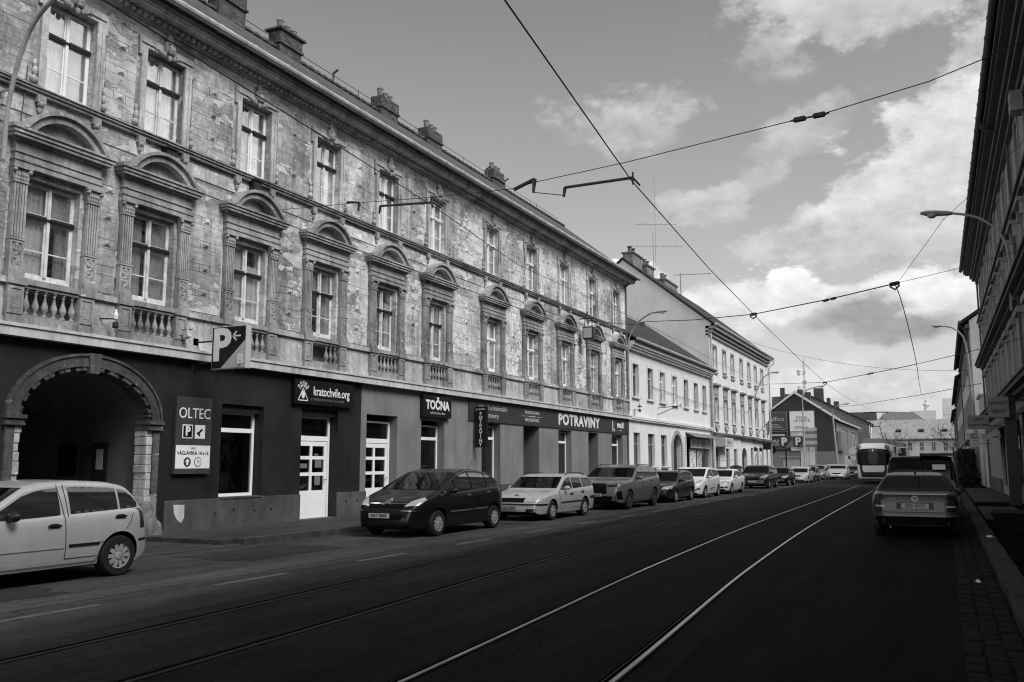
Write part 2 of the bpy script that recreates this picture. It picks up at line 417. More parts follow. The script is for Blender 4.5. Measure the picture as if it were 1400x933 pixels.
g = MB(); g.quad((-700, -300, -0.02), (700, -300, -0.02), (700, 1500, -0.02), (-700, 1500, -0.02))
structure(g, 'ground', M['pave'])
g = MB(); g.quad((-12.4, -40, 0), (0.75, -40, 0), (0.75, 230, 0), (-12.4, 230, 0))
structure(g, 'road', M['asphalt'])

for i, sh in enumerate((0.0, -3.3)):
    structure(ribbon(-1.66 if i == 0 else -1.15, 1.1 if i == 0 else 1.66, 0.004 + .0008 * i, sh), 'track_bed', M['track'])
    for s in (-1, 1):
        x = s * 0.7175
        lb = ('bright polished tram rail, ' if i == 0 else 'dull tram rail of the far track, ') + ('the one toward the shopfronts' if s < 0 else 'the one toward the kerb with setts')
        m = ribbon(x - 0.052, x + 0.052, 0.008, sh)
        ro = tag(m.build('tram_rail', M['rail_d'], None, off=(0, 0, 0)), lb, 'rail', 'tram rails in the road')
        (ribbon(x + .002, x + 0.042, 0.0125, sh) if i == 0 else ribbon(x + .022, x + 0.036, 0.0125, sh)).build('rail_head', M['rail'] if i == 0 else M['rail_far'], ro, off=(0, 0, 0))
        ribbon(x - .038, x - .004, 0.0115, sh).build('flange_groove', M['groove'], ro, off=(0, 0, 0))
        for dx_ in (-.075, .062): structure(ribbon(x + dx_, x + dx_ + .014, .0065, sh), 'tar_joint', M['groove'])
# asphalt repair patches
for (x0, x1, y0, y1, z, mt) in ((-11.7, -9.9, 5.6, 8.1, .0042, 'patch_d'), (-9.75, -9.25, 3, 21, .0044, 'patch_l'), (-11.9, -10.3, 11.8, 14.6, .0042, 'patch_d'), (-12.3, -9.9, 21.6, 22.4, .0046, 'patch_d'), (-10.6, -8.9, 38, 44, .0042, 'patch_l'), (-12.2, -8.4, 60, 63, .0042, 'patch_l'), (-9.3, -8.75, 24, 31, .0045, 'patch_d'), (-12.2, -9.2, 48.5, 54, .0045, 'patch_d')):
    q = MB(); pts = []
    n = 7
    for k in range(n): pts.append((x0 + (x1 - x0) * k / n, y0 + rnd.uniform(-.15, .15)))
    for k in range(n): pts.append((x1 + rnd.uniform(-.06, .06), y0 + (y1 - y0) * k / n))
    for k in range(n): pts.append((x1 - (x1 - x0) * k / n, y1 + rnd.uniform(-.15, .15)))
    for k in range(n): pts.append((x0 + rnd.uniform(-.06, .06), y1 - (y1 - y0) * k / n))
    q.add([(a, b, z) for a, b in pts], [tuple(range(len(pts)))])
    structure(q, 'asphalt_patch', M[mt])
q = MB()
for x_, ya_, yb_ in ((-11.05, 23, 58),):
    ys_ = [ya_ + k * .35 for k in range(int((yb_ - ya_) / .35))]; ph = [(x_ + .03 * math.sin(y * 1.3) + rnd.uniform(-.015, .015), y) for y in ys_]; w_ = [.018 + rnd.uniform(-.008, .012) for _ in ys_]
    q.add([(p[0] + s * w, p[1], .0068) for p, w in zip(ph, w_) for s in (-1, 1)], [(2*k, 2*k+1, 2*k+3, 2*k+2) for k in range(len(ys_) - 1)])
structure(q, 'tar_seam', M['groove'])
# dashed worn line between the lane and the track
for y in (3.2, 6.1, 9.35, 12.6, 15.9, 19.2, 22.5, 25.8, 29.1, 32.4, 35.7, 39, 42.3, 45.6, 48.9, 52.2):
    q = MB(); q.box(-8.80, -8.68, y, y + 1.45, 0.001, 0.0065); structure(q, 'lane_marking', M['line'])
for (x0, x1, y) in ((-10.3, -8.2, 45.2), (-10.3, -8.5, 52.8)):
    q = MB(); q.box(x0, x1, y, y + 0.35, 0.001, 0.0065); structure(q, 'lane_marking', M['line'])

# left pavement with a lowered stretch in front of the gateway
g = MB(); g.box(-15.0, -12.62, -40, 13.6, -0.3, 0.035); g.box(-15.0, -12.62, 13.6, 230, -0.3, 0.12)
structure(g, 'left_pavement', M['pave'])
g = MB()
y = -40.0
while y < 228:
    l = 1.0 + rnd.uniform(-0.15, 0.2)
    if y < 8 or y > 66: l = 4.0
    lo = 8.5 < y < 13.4
    z = (0.03 if lo else 0.135) + rnd.uniform(-.006, .006); dx = rnd.uniform(-.012, .012)
    g.box(-12.62 + dx, -12.36 + dx, y, y + l - 0.012, -0.2, z)
    y += l
structure(g, 'left_kerb', M['kerb'], bevel=0.012)
# right pavement, kerb stones and a gutter of setts
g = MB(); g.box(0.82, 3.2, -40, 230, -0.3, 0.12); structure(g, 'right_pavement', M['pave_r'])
g = MB(); g.box(0.9, 2.0, 27.2, 35, 0.1, 0.126); g.box(0.9, 2.6, 39, 60, 0.1, 0.126); structure(g, 'pavement_slab', M['slab'])
g = MB(); y = -10.0
while y < 200:
    l = 0.95 + rnd.uniform(-0.25, 0.3) if y < 60 else 5.0
    dx = rnd.uniform(-.015, .015); z = 0.125 + rnd.uniform(-.012, .012)
    g.box(0.56 + dx, 0.84 + dx * .5, y, y + l - 0.015, -0.2, z); y += l
structure(g, 'right_kerb', M['kerb'], bevel=0.015)
g = MB(); y = -3.0
while y < 40:
    for k in range(3):
        l = rnd.uniform(0.13, 0.19); x = 0.06 + k * 0.165 + rnd.uniform(-.012, .012)
        z = 0.012 + rnd.uniform(-.008, .01)
        g.box(x, x + 0.148, y + rnd.uniform(-.02, .02), y + 0.155, -0.1, z)
    y += 0.175
structure(g, 'gutter_setts', M['cobble'], bevel=0.012)
# ------------------------------------------------------------------ main building (the old facade on the left)
FX = -15.0
UP = [11.50, 13.86, 16.78, 19.72, 22.74, 25.74, 29.86, 33.46, 37.05, 40.65, 44.2]
UP_ALL = [8.3] + UP
LO_ALL = [8.3, 11.36, 13.78, 16.76, 19.70, 22.73, 25.77, 29.90, 33.49, 37.10, 40.72, 44.24]
Y0, Y1 = 4.0, 46.05
bld = thing('apartment_building', 'long three storey apartment building with peeling ornate facade above painted shopfronts', 'building', (FX, 25, 0))
MB.off = Vector((FX, 25, 0))

def wall_holes(mb, x, y0, y1, z0, z1, holes, depth=0.25, m=0, mr=None, sgn=1):
    """wall sheet facing +X at x with rectangular openings (ya,yb,za,zb[,blank]) and their reveals"""
    mr = m if mr is None else mr
    ys = sorted({y0, y1} | {t for h in holes for t in h[:2] if y0 < t < y1}); zs = sorted({z0, z1} | {t for h in holes for t in h[2:4] if z0 < t < z1})
    for a, b in zip(ys, ys[1:]):
        for c, d in zip(zs, zs[1:]):
            my, mz = (a + b) / 2, (c + d) / 2
            if any(h[0] < my < h[1] and h[2] < mz < h[3] for h in holes): continue
            mb.quad((x, a, c), (x, b, c), (x, b, d), (x, a, d), m)
    for h in holes:
        if len(h) > 4: continue
        a, b, c, d = h[:4]; k = x - depth
        mb.quad((x, a, c), (k, a, c), (k, a, d), (x, a, d), mr); mb.quad((x, b, c), (x, b, d), (k, b, d), (k, b, c), mr)
        mb.quad((x, a, c), (x, b, c), (k, b, c), (k, a, c), mr); mb.quad((x, a, d), (k, a, d), (k, b, d), (x, b, d), mr)
    return mb

# upper wall
w = MB()
holes = [(c - .575, c + .575, 4.27, 4.735) for c in LO_ALL] + [(c - .54, c + .54, 8.56, 10.42) for c in UP_ALL] + [(c - .56, c + .56, 4.93, 6.82) for c in LO_ALL]
wall_holes(w, FX, Y0, Y1, 3.83, 11.2, holes, 0.3)
w.build('wall', M['plaster'], bld)
w = MB(); w.box(FX - .30, FX - .27, Y0 + .3, Y1 - .3, 4.2, 4.8); w.build('balcony_recess', M['stone'], bld)
# party walls, back wall
w = MB(); w.box(FX - 8.3, FX - 8.0, Y0, Y1, 0, 11.2); w.build('back_wall', M['plaster'], bld)
w = MB()
for (a, b) in ((Y0, Y0 + .3), (Y1 - .3, Y1 - 0.01)):
    w.prism([(FX - 0.01, 0), (FX - 0.01, 11.2), (FX + .4, 11.25), (-18.5, 14.5), (-22.65, 11.25), (FX - 8.3, 11.2), (FX - 8.3, 0)], 'y', a, b)
w.build('party_wall', M['plaster'], bld)
# upper floor slab so that rooms do not see the shops
w = MB(); w.box(FX - 8, FX - 0.32, Y0 + .3, Y1 - .3, 3.9, 4.3); w.box(FX - 8, FX - 0.32, Y0 + .3, Y1 - .3, 7.6, 8.0); w.box(FX - 8, FX - .05, Y0 + .3, Y1 - .3, 11.0, 11.19); w.build('floor_slab', M['tunnel'], bld)
w = MB(); w.box(FX - 1.6, FX - 1.5, Y0 + .3, Y1 - .3, 4.31, 7.59); w.box(FX - 1.6, FX - 1.5, Y0 + .3, Y1 - .3, 8.01, 10.99); w.build('room_wall', M['tunnel'], bld)

# rusticated plaster blocks between the windows (real joints), with pointed bosses
def blocks(z0, z1, spans, shift):
    for (ya, yb) in spans:
        b = MB(); py = MB()
        z = z0
        k = shift
        while z < z1 - 0.05:
            tall = (k % 2 == 0)
            h = min(0.365 if tall else 0.185, z1 - z)
            segs = []
            mid = (ya + yb) / 2
            if tall or yb - ya < 0.75: segs = [(ya, yb)]
            else: segs = [(ya, mid - 0.16), (mid - 0.145, mid + 0.145), (mid + 0.16, yb)]
            for (p, q) in segs:
                if q - p < 0.05: continue
                t = 0.015 + rnd.uniform(-0.004, 0.004)
                b.box(FX - 0.01, FX + t, p + .003, q - .003, z + 0.0045, z + h - 0.0045)
            if not tall and yb - ya > 0.45:
                a0, a1 = mid - 0.10, mid + 0.10; c0, c1 = z + 0.03, z + h - 0.025
                if rnd.random() > 0.08:
                    x = FX + 0.019
                    b.add([(x, a0, c0), (x, a1, c0), (x, a1, c1), (x, a0, c1), (x + 0.045, mid, (c0 + c1) / 2)], [(0, 1, 4), (1, 2, 4), (2, 3, 4), (3, 0, 4)])
            z += h; k += 1
        bo = b.build('plaster_blocks', M['plaster2'], bld)


spU = []; spL = []
prevU = Y0 + .1; prevL = Y0 + .1
for c, d in zip(UP_ALL, LO_ALL):
    spU.append((prevU, c - 0.80)); spL.append((prevL, d - 0.97)); prevU = c + 0.80; prevL = d + 0.97
spU.append((prevU, Y1 - .05)); spL.append((prevL, Y1 - .05))
spU = [s for s in spU if s[1] - s[0] > 0.12]; spL = [s for s in spL if s[1] - s[0] > 0.12]
blocks(8.62, 10.78, spU, 0); blocks(4.95, 7.40, spL, 0)
bb = MB()
for z, h in ((7.70, .2), (8.0, .3)):
    y = Y0 + .1
    while y < Y1 - .4:
        l = rnd.uniform(1.3, 2.2); bb.box(FX - .01, FX + .02, y, min(y + l - .014, Y1 - .05), z, z + h - .012); y += l
bb.build('plaster_course', M['plaster2'], bld)

# windows -----------------------------------------------------------------
def make_window(root, c, z0, z1, hw, x, mats, upper, dim):
    fr = MB(); f0 = 0.045; d = 0.05
    y0, y1 = c - hw, c + hw
    tz = z0 + (z1 - z0) * 0.645
    fr.box(x - d, x, y0, y0 + f0, z0, z1); fr.box(x - d, x, y1 - f0, y1, z0, z1)
    fr.box(x - d, x, y0 + f0, y1 - f0, z0, z0 + .07); fr.box(x - d, x, y0 + f0, y1 - f0, z1 - f0, z1)
    fr.box(x - d, x + .03, c - .032, c + .032, z0 + .07, z1 - f0)
    for (a, b) in ((y0 + f0, c - .032), (c + .032, y1 - f0)):     # sashes
        for (p, q) in ((z0 + .07, tz - .035), (tz + .035, z1 - f0)):
            fr.box(x - .03, x - .004, a, a + .028, p, q); fr.box(x - .03, x - .004, b - .028, b, p, q)
            fr.box(x - .03, x - .004, a + .028, b - .028, p, p + .035); fr.box(x - .03, x - .004, a + .028, b - .028, q - .028, q)
        m_ = (z0 + tz) / 2 - .05
        fr.box(x - .028, x - .006, a + .028, b - .028, m_ - .012, m_ + .012)
    win = fr.build('window', mats, root)
    tr = MB(); tr.box(x - .03, x + .045, y0 + .01, c - .052, tz - .05, tz + .045); tr.box(x - .03, x + .045, c + .052, y1 - .01, tz - .05, tz + .045)
    tr.box(x - .04, x + .06, y0 + .01, y1 - .01, tz - .015, tz + .012)
    tr.build('transom', M['darkframe'] if not dim == 'w' else mats, win)  # shadow gap of the moulding put into the dark colour
    for (a, b) in ((y0 + f0, c - .032), (c + .032, y1 - f0)):
        pn = MB(); pn.box(x - .022, x - .016, a + .03, b - .03, z0 + .1, z1 - f0 - .03); pn.build('pane', M['pane'], win)
    # curtains: a pleated sheet, each half drawn by a different amount
    for s in (-1, 1):
        if upper: wd = rnd.choice((1.0, 1.0, 0.9, 0.8)); mt = M['curtain'] if rnd.random() < .8 else M['curtain_d']
        else: wd = rnd.choice((0.55, 0.8, 1.0, 1.0)); mt = M['curtain'] if rnd.random() < .45 else M['curtain_d']
        if dim == 'd' : wd *= .6; mt = M['curtain_d']
        cu = MB(); n = 18; ya = c + s * hw; yb = c + s * hw * (1 - wd); vs = []
        xc = x - rnd.uniform(.08, .13)
        zt = z1 - (0 if rnd.random() < .7 else rnd.uniform(.3, .6))
        for k in range(n + 1):
            y = ya + (yb - ya) * k / n; dx = 0.018 * math.sin(k * 1.9 + s)
            vs += [(xc + dx, y, z0 + .02), (xc + dx * 1.3, y, zt)]
        cu.add(vs, [(2*k, 2*k+2, 2*k+3, 2*k+1) for k in range(n)])
        cu.build('curtain', mt, win, smooth=True)
    if not upper and rnd.random() < .35:
        bl = MB(); bl.box(x - .09, x - .08, y0 + .05, y1 - .05, z1 - .75, z1 - .02); bl.build('blind', M['curtain_d'], win)
    return win

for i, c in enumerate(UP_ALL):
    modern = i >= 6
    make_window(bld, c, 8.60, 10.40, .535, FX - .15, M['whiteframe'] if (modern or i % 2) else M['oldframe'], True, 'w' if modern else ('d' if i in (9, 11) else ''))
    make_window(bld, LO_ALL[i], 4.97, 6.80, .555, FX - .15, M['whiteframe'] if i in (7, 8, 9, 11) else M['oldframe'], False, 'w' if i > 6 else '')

# ornament: architraves, mascarons, sills, pilasters, pediments, balustrades ---------------
def arch_pts(hw, z, rise, n=14, t0=0.0):
    r = (hw * hw + rise * rise) / (2 * rise); a = math.asin(min(1, hw / r))
    return [(r * math.sin(-a + 2 * a * k / n), z + rise - r + r * math.cos(-a + 2 * a * k / n)) for k in range(n + 1)]

def surround(c):
    m = MB(); x = FX
    o = 0.54
    for s in (-1, 1):
        a, b = sorted((c + s * o, c + s * (o + .16))); m.box(x - .005, x + .05, a, b, 8.6, 10.42)
        a, b = sorted((c + s * (o + .10), c + s * (o + .165))); m.box(x, x + .075, a, b, 8.6, 10.25)
        a, b = sorted((c + s * (o + .13), c + s * (o + .235))); m.box(x - .005, x + .058, a, b, 10.22, 10.62)
        m.blob((x + .05, c + s * (o + .23), 8.86), (.05, .055, .10)); m.blob((x + .05, c + s * (o + .24), 8.70), (.06, .075, .075)); m.blob((x + .04, c + s * (o + .235), 9.02), (.035, .04, .08))
    m.box(x - .005, x + .052, c - o - .16, c + o + .16, 10.422, 10.50); m.box(x, x + .085, c - o - .19, c + o + .19, 10.50, 10.56)
    m.box(x - .003, x + .055, c - o - .24, c + o + .24, 10.56, 10.64)
    sr = m.build('window_surround', M['stone_l'], bld)
    h = MB()                                    # carved head over the lintel
    h.blob((x + .13, c, 10.58), (.09, .085, .13)); h.blob((x + .20, c, 10.56), (.04, .022, .04)); h.blob((x + .17, c, 10.50), (.04, .045, .03))
    for s in (-1, 1):
        h.blob((x + .10, c + s * .10, 10.60), (.07, .05, .14)); h.blob((x + .09, c + s * .13, 10.44), (.05, .05, .08)); h.blob((x + .18, c + s * .035, 10.60), (.02, .02, .016))
        h.tube([(x + .06, c + s * .1, 10.46), (x + .08, c + s * .2, 10.44), (x + .06, c + s * .3, 10.50), (x + .06, c + s * .36, 10.46)], [.035, .04, .03, .015], 6)
    h.blob((x + .11, c, 10.72), (.08, .12, .05)); h.lathe([(.03, -.03), (.085, -.03), (.085, .03), (.03, .03)], (x + .09, c, 10.85), 10, 'x'); h.blob((x + .1, c, 10.40), (.06, .06, .08))
    h.build('carved_head', M['stone'], sr, smooth=True)
for c in UP_ALL: surround(c)

s_ = MB()                                      # sill course and its brackets
s_.box(FX - .005, FX + .13, Y0, Y1, 8.47, 8.56); s_.box(FX - .005, FX + .09, Y0, Y1, 8.41, 8.47); s_.box(FX, FX + .16, Y0, Y1, 8.52, 8.545)
s_.build('sill_course', M['stone'], bld)
def bracket(c):
    b = MB()
    b.box(FX, FX + .11, c - .09, c + .09, 8.27, 8.408); b.blob((FX + .07, c, 8.25), (.06, .075, .07)); b.blob((FX + .05, c, 8.14), (.045, .05, .08))
    b.build('sill_bracket', M['stone'], bld, smooth=True)
for c in UP_ALL:
    for s in (-1, 1): bracket(c + s * .62)

def pilaster_mesh():
    """local: y across, z up from 4.93, x out from the wall"""
    p = MB(); h = .14
    p.box(0, .15, -h - .02, h + .02, 4.90, 5.02); p.box(0, .125, -h - .01, h + .01, 5.02, 5.06)
    p.box(0, .09, -h, h, 5.06, 5.58); p.box(.09, .11, -h, -h + .045, 5.06, 5.58); p.box(.09, .11, h - .045, h, 5.06, 5.58); p.box(.09, .11, -h + .045, h - .045, 5.53, 5.58); p.box(.09, .11, -h + .045, h - .045, 5.06, 5.11)
    for k in range(26): p.blob((.09, rnd.uniform(-.08, .08), rnd.uniform(5.13, 5.51)), (.025, rnd.uniform(.012, .03), rnd.uniform(.015, .04)), 6)
    p.box(0, .125, -h - .01, h + .01, 5.58, 5.61)
    p.box(0, .075, -h + .005, h - .005, 5.61, 6.66)
    for k in range(5):
        y = -h + .03 + k * (2 * h - .06) / 4; p.box(.07, .10, y - .017, y + .017, 5.63, 6.64)
    p.box(0, .12, -h - .005, h + .005, 6.64, 6.67)
    p.prism([(-h, 6.67), (h, 6.67), (h + .05, 6.90), (-h - .05, 6.90)], 'x', 0, .10)
    for z in (6.71, 6.78):
        for k in range(5): p.blob((.105, -h + .03 + k * .055, z), (.03, .028, .045), 6)
    for s in (-1, 1): p.blob((.12, s * (h + .01), 6.86), (.045, .045, .045), 8)
    p.box(0, .15, -h - .06, h + .06, 6.90, 6.94)
    return p
pil = pilaster_mesh().build('pilaster', M['stone'], bld, off=(0, 0, 0))
def pediment_mesh():
    p = MB(); W = 1.04
    p.box(-.005, .13, -.95, .95, 6.945, 7.05); p.box(-.005, .15, -.97, .97, 7.05, 7.085); p.box(-.005, .11, -.94, .94, 7.085, 7.20); p.box(-.005, .135, -.96, .96, 7.20, 7.225)
    p.box(-.005, .10, -.93, .93, 7.225, 7.42); p.box(-.005, .16, -.98, .98, 7.42, 7.46)
    p.box(-.005, .24, -W - .02, W + .02, 7.46, 7.52); p.box(-.005, .27, -W - .06, W + .06, 7.52, 7.59); p.box(-.005, .30, -W - .09, W + .09, 7.59, 7.635)
    # segmental arch standing on the hood
    ro = arch_pts(.88, 7.63, .50, 16); ri = arch_pts(.66, 7.63, .34, 16)
    for (o, i, x1) in ((ro, ri, .24), (arch_pts(.92, 7.63, .54, 16), arch_pts(.84, 7.63, .47, 16), .31)):
        for k in range(16):
            p.prism([i[k], i[k + 1], o[k + 1], o[k]], 'x', -.005, x1)
    p.prism(arch_pts(.67, 7.63, .35, 16), 'x', -.005, .05)
    for s in (-1, 1): p.prism([(s * .88, 7.63), (s * 1.13, 7.63), (s * 1.13, 7.665), (s * 1.0, 7.70), (s * .9, 7.75)], 'x', -.005, .29)
    return p
ped = pediment_mesh().build('pediment', M['stone'], bld, off=(0, 0, 0))
def balustrade_mesh():
    p = MB()
    p.box(-.01, .10, -.6, .6, 4.08, 4.26); p.box(-.01, .15, -.62, .62, 4.80, 4.90); p.box(-.01, .11, -.62, .62, 4.74, 4.80)
    for s in (-1, 1):
        a, b = sorted((s * .58, s * .92))
        p.box(-.01, .16, a, b, 4.07, 4.20); p.box(-.01, .135, a + .01, b - .01, 4.20, 4.77)
        for (ya, yb, za, zb) in ((a + .015, a + .07, 4.24, 4.74), (b - .07, b - .015, 4.24, 4.74), (a + .07, b - .07, 4.24, 4.30), (a + .07, b - .07, 4.69, 4.74)):
            p.box(.13, .152, ya, yb, za, zb)
        p.box(.13, .142, a + .1, b - .1, 4.34, 4.65)
        p.box(-.01, .18, a - .02, b + .02, 4.77, 4.905)
    return p
bal = balustrade_mesh().build('balustrade', M['stone'], bld, off=(0, 0, 0))
bp = MB(); bp.lathe([(.055, 4.26), (.055, 4.29), (.03, 4.30), (.03, 4.33), (.062, 4.39), (.068, 4.43), (.05, 4.49), (.028, 4.56), (.022, 4.64), (.034, 4.66), (.026, 4.69), (.045, 4.71), (.045, 4.74)], (.055, 0, 0), 10)
balu = bp.build('baluster', M['stone'], bal, smooth=True, off=(0, 0, 0)); balu.location = (0, -.48, 0)
for k in range(1, 6):
    b_ = balu.copy(); col.objects.link(b_); b_.location = (0, -.48 + k * .192, 0)
first = True
for i, c in enumerate(LO_ALL):
    ly = c - 25
    for s in (-1, 1):
        o = pil if (i == 0 and s == -1) else copy_tree(pil)
        o.parent = bld; o.location = (0.02, ly + s * .785, 0)
    o = ped if i == 0 else copy_tree(ped)
    o.parent = bld; o.location = (0.0, ly, 0)
    o = bal if i == 0 else copy_tree(bal, bld)
    o.parent = bld; o.location = (0.0, ly, 0)
    if i == 4:                                   # some balusters are missing here
        for ch in sorted(kids(o), key=lambda q: q.location.y)[:3]: bpy.data.objects.remove(ch)

# plain parapet panels between the balustrades, their rail and the base course
prev = Y0
for c in LO_ALL + [Y1 + .92]:
    p = MB()
    a, b = prev, c - .92
    if b > Y1: b = Y1
    if b - a > .1:
        p.box(FX - .005, FX + .05, a, b, 4.08, 4.78); p.box(FX - .005, FX + .12, a, b, 4.78, 4.89); p.box(FX - .005, FX + .08, a, b, 4.08, 4.18); p.build('parapet_panel', M['stone_l'], bld)
    prev = c + .92
p = MB(); p.box(FX - .005, FX + .20, Y0, Y1, 3.84, 4.05); p.box(FX - .005, FX + .23, Y0, Y1, 4.01, 4.06); p.box(FX - .005, FX + .17, Y0, Y1, 4.06, 4.075)
y = Y0
p.build('ledge', M['ledge'], bld)

# main cornice with dentils, gutter
cn = MB()
cn.box(FX - .005, FX + .06, Y0, Y1 + .0, 10.98, 11.02)
y = Y0 + .05
while y < Y1 - .1: cn.box(FX, FX + .19, y, y + .09, 11.03, 11.125); y += .17
cn.box(FX - .005, FX + .10, Y0, Y1, 11.02, 11.14)
cn.box(FX - .2, FX + .40, Y0, Y1 + .22, 11.14, 11.19); cn.box(FX - .2, FX + .43, Y0, Y1 + .25, 11.19, 11.30); cn.box(FX - .2, FX + .47, Y0, Y1 + .28, 11.30, 11.34)
cn.build('cornice', M['cornice'], bld)
cn = MB(); cn.box(FX - .2, FX + .62, Y0, Y1 + .30, 11.345, 11.37); cn.build('eaves_board', M['darkframe'], bld)
gt = MB(); pr = [(FX + .66 + .085 * math.cos(t), 11.40 + .085 * math.sin(t)) for t in [math.pi * 2 * k / 10 for k in range(10)]]
gt.prism(pr, 'y', Y0, Y1 + .3)
y = Y0 + .4
while y < Y1: 
    pr2 = [(FX + .66 + .1 * math.cos(t), 11.40 + .1 * math.sin(t)) for t in [math.pi * 2 * k / 10 for k in range(10)]]
    gt.prism(pr2, 'y', y, y + .04); y += 1.15
gt.build('gutter', M['gutter'], bld)
# roof
rf = MB(); rf.prism([(FX + .62, 11.42), (-18.5, 14.66), (-22.8, 11.3), (-22.8, 11.2), (-18.5, 14.52), (FX + .55, 11.375)], 'y', Y0, Y1 + .12)
roof = rf.build('roof', M['roof'], bld)
rg = MB(); y = Y0
while y < Y1 - .3:
    rg.blob((-18.5, y + .2, 14.68), (.13, .22, .1), 8); y += .38
rg.build('ridge_tiles', M['roof'], roof, smooth=True)
for (ya, yb, z1, pots) in ((18.75, 19.85, 15.5, 3), (21.45, 22.5, 15.26, 2), (27.2, 28.35, 15.26, 3), (30.6, 31.75, 15.2, 3), (36.6, 37.7, 15.24, 3)):
    ch = MB(); x0, x1 = -18.75, -18.3
    ch.box(x0, x1, ya, yb, 13.4, z1 - .38); ch.box(x0 - .06, x1 + .06, ya - .06, yb + .06, z1 - .44, z1 - .37); ch.box(x0 - .02, x1 + .02, ya - .02, yb + .02, z1 - .37, z1)
    if pots == 2: ch.box(x0 - .10, x1 + .10, ya - .12, yb + .12, z1, z1 + .07)
    c_ = ch.build('chimney', M['brick'], roof)
    for k in range(3):
        po = MB(); yy = ya + .2 + k * .32; zz = z1 + (.07 if pots == 2 else 0)
        po.lathe([(.10, zz), (.11, zz + .22 + .08 * (k == 0)), (.125, zz + .23 + .08 * (k == 0)), (.125, zz + .27 + .08 * (k == 0))], (-18.5, yy, 0), 10); po.build('chimney_pot', M['clay'], c_)
# two small roof vents near the far end and a lightning wire
vt = MB()
for (y, dz) in ((36.3, .25), (38.2, .2), (24.5, .15)): vt.tube([(-18.5, y, 14.6), (-18.5, y, 14.9 + dz), (-18.3, y, 15.0 + dz)], .05)
vt.build('roof_vent', M['rdark'], roof)
lw = MB(); lw.tube([(-18.5, Y0, 15.0), (-18.5, 14, 14.98), (-18.5, 24, 14.97), (-18.5, 34, 14.97), (-18.5, 45, 14.9)], .012, 4)
for y in range(6, 46, 4): lw.tube([(-18.5, y, 14.6), (-18.5, y, 15.0)], .012, 4)
lw.build('lightning_wire', M['blackmetal'], roof)

# ground floor ------------------------------------------------------------
def arch_wall(mb, x, ya, yb, za, zb, c, hw, zs, rise, m=0, depth=None, m2=None, n=20):
    """wall piece with a round-headed opening (centre c, half width hw, springing zs)"""
    A = [(c + hw * math.cos(math.pi * k / n), zs + rise * math.sin(math.pi * k / n)) for k in range(n + 1)][::-1]
    mb.quad((x, ya, za), (x, c - hw, za), (x, c - hw, zb), (x, ya, zb), m); mb.quad((x, c + hw, za), (x, yb, za), (x, yb, zb), (x, c + hw, zb), m)
    for (p, q) in zip(A, A[1:]): mb.quad((x, p[0], p[1]), (x, q[0], q[1]), (x, q[0], zb), (x, p[0], zb), m)
    if depth:
        k = x - depth; m2 = m if m2 is None else m2
        for s in (-1, 1): mb.quad((x, c + s * hw, za), (k, c + s * hw, za), (k, c + s * hw, zs), (x, c + s * hw, zs), m2)
        for (p, q) in zip(A, A[1:]): mb.quad((x, p[0], p[1]), (k, p[0], p[1]), (k, q[0], q[1]), (x, q[0], q[1]), m2)
    return mb
AC, AH, AZ, AR = 12.42, 1.45, 2.45, .92
g1 = MB()
wall_holes(g1, FX, Y0, 21.58, 0.0, 3.84, [(10.4, 14.44, 0, 3.84, 1), (16.03, 17.46, .80, 2.95), (18.92, 20.5, .12, 3.0)], .34)
arch_wall(g1, FX, 10.4, 14.44, 0, 3.84, AC, AH + .3, AZ, AR + .3)
g1.build('charcoal_shopfront_wall', M['darkwall'], bld)
GO = [(21.86, 23.5, .12, 2.99), (24.9, 26.4, .80, 2.95), (29.1, 30.62, .80, 3.05), (32.7, 34.25, .12, 3.05), (36.32, 37.85, .80, 3.0), (39.98, 41.28, .12, 3.0), (43.3, 45.0, .80, 3.0)]
g2 = MB(); wall_holes(g2, FX, 21.58, Y1, 0.0, 3.84, GO, .34); g2.build('grey_shopfront_wall', M['greywall'], bld)
e = .04
for (a, b) in ((14.42, 18.92), (20.5, 21.86), (23.5, 32.7), (34.25, 39.98), (41.28, Y1), (Y0, 10.4)): pl = MB(); pl.box(FX - .01, FX + e, a, b, 0, .79); pl.build('plinth', [M['plinth']], bld, bevel=.01)
chp = MB(); chp.add([(FX + e + .003, 14.66, .70), (FX + e + .003, 14.97, .69), (FX + e + .003, 14.98, .42), (FX + e + .003, 14.90, .30), (FX + e + .003, 14.78, .38), (FX + e + .003, 14.68, .52)], [(0, 1, 2, 3, 4, 5)]); chp.build('plaster_chip', M['ledge'], bld)
bt = MB()
for y in (15.9, 16.5, 17.2, 17.8, 20.9, 21.4): bt.lathe([(.03, 0), (.025, .02), (.0, .025)], (FX + e, y, .5 + rnd.uniform(-.05, .05)), 8, 'x')
bt.build('wall_bolt', M['black'], bld)

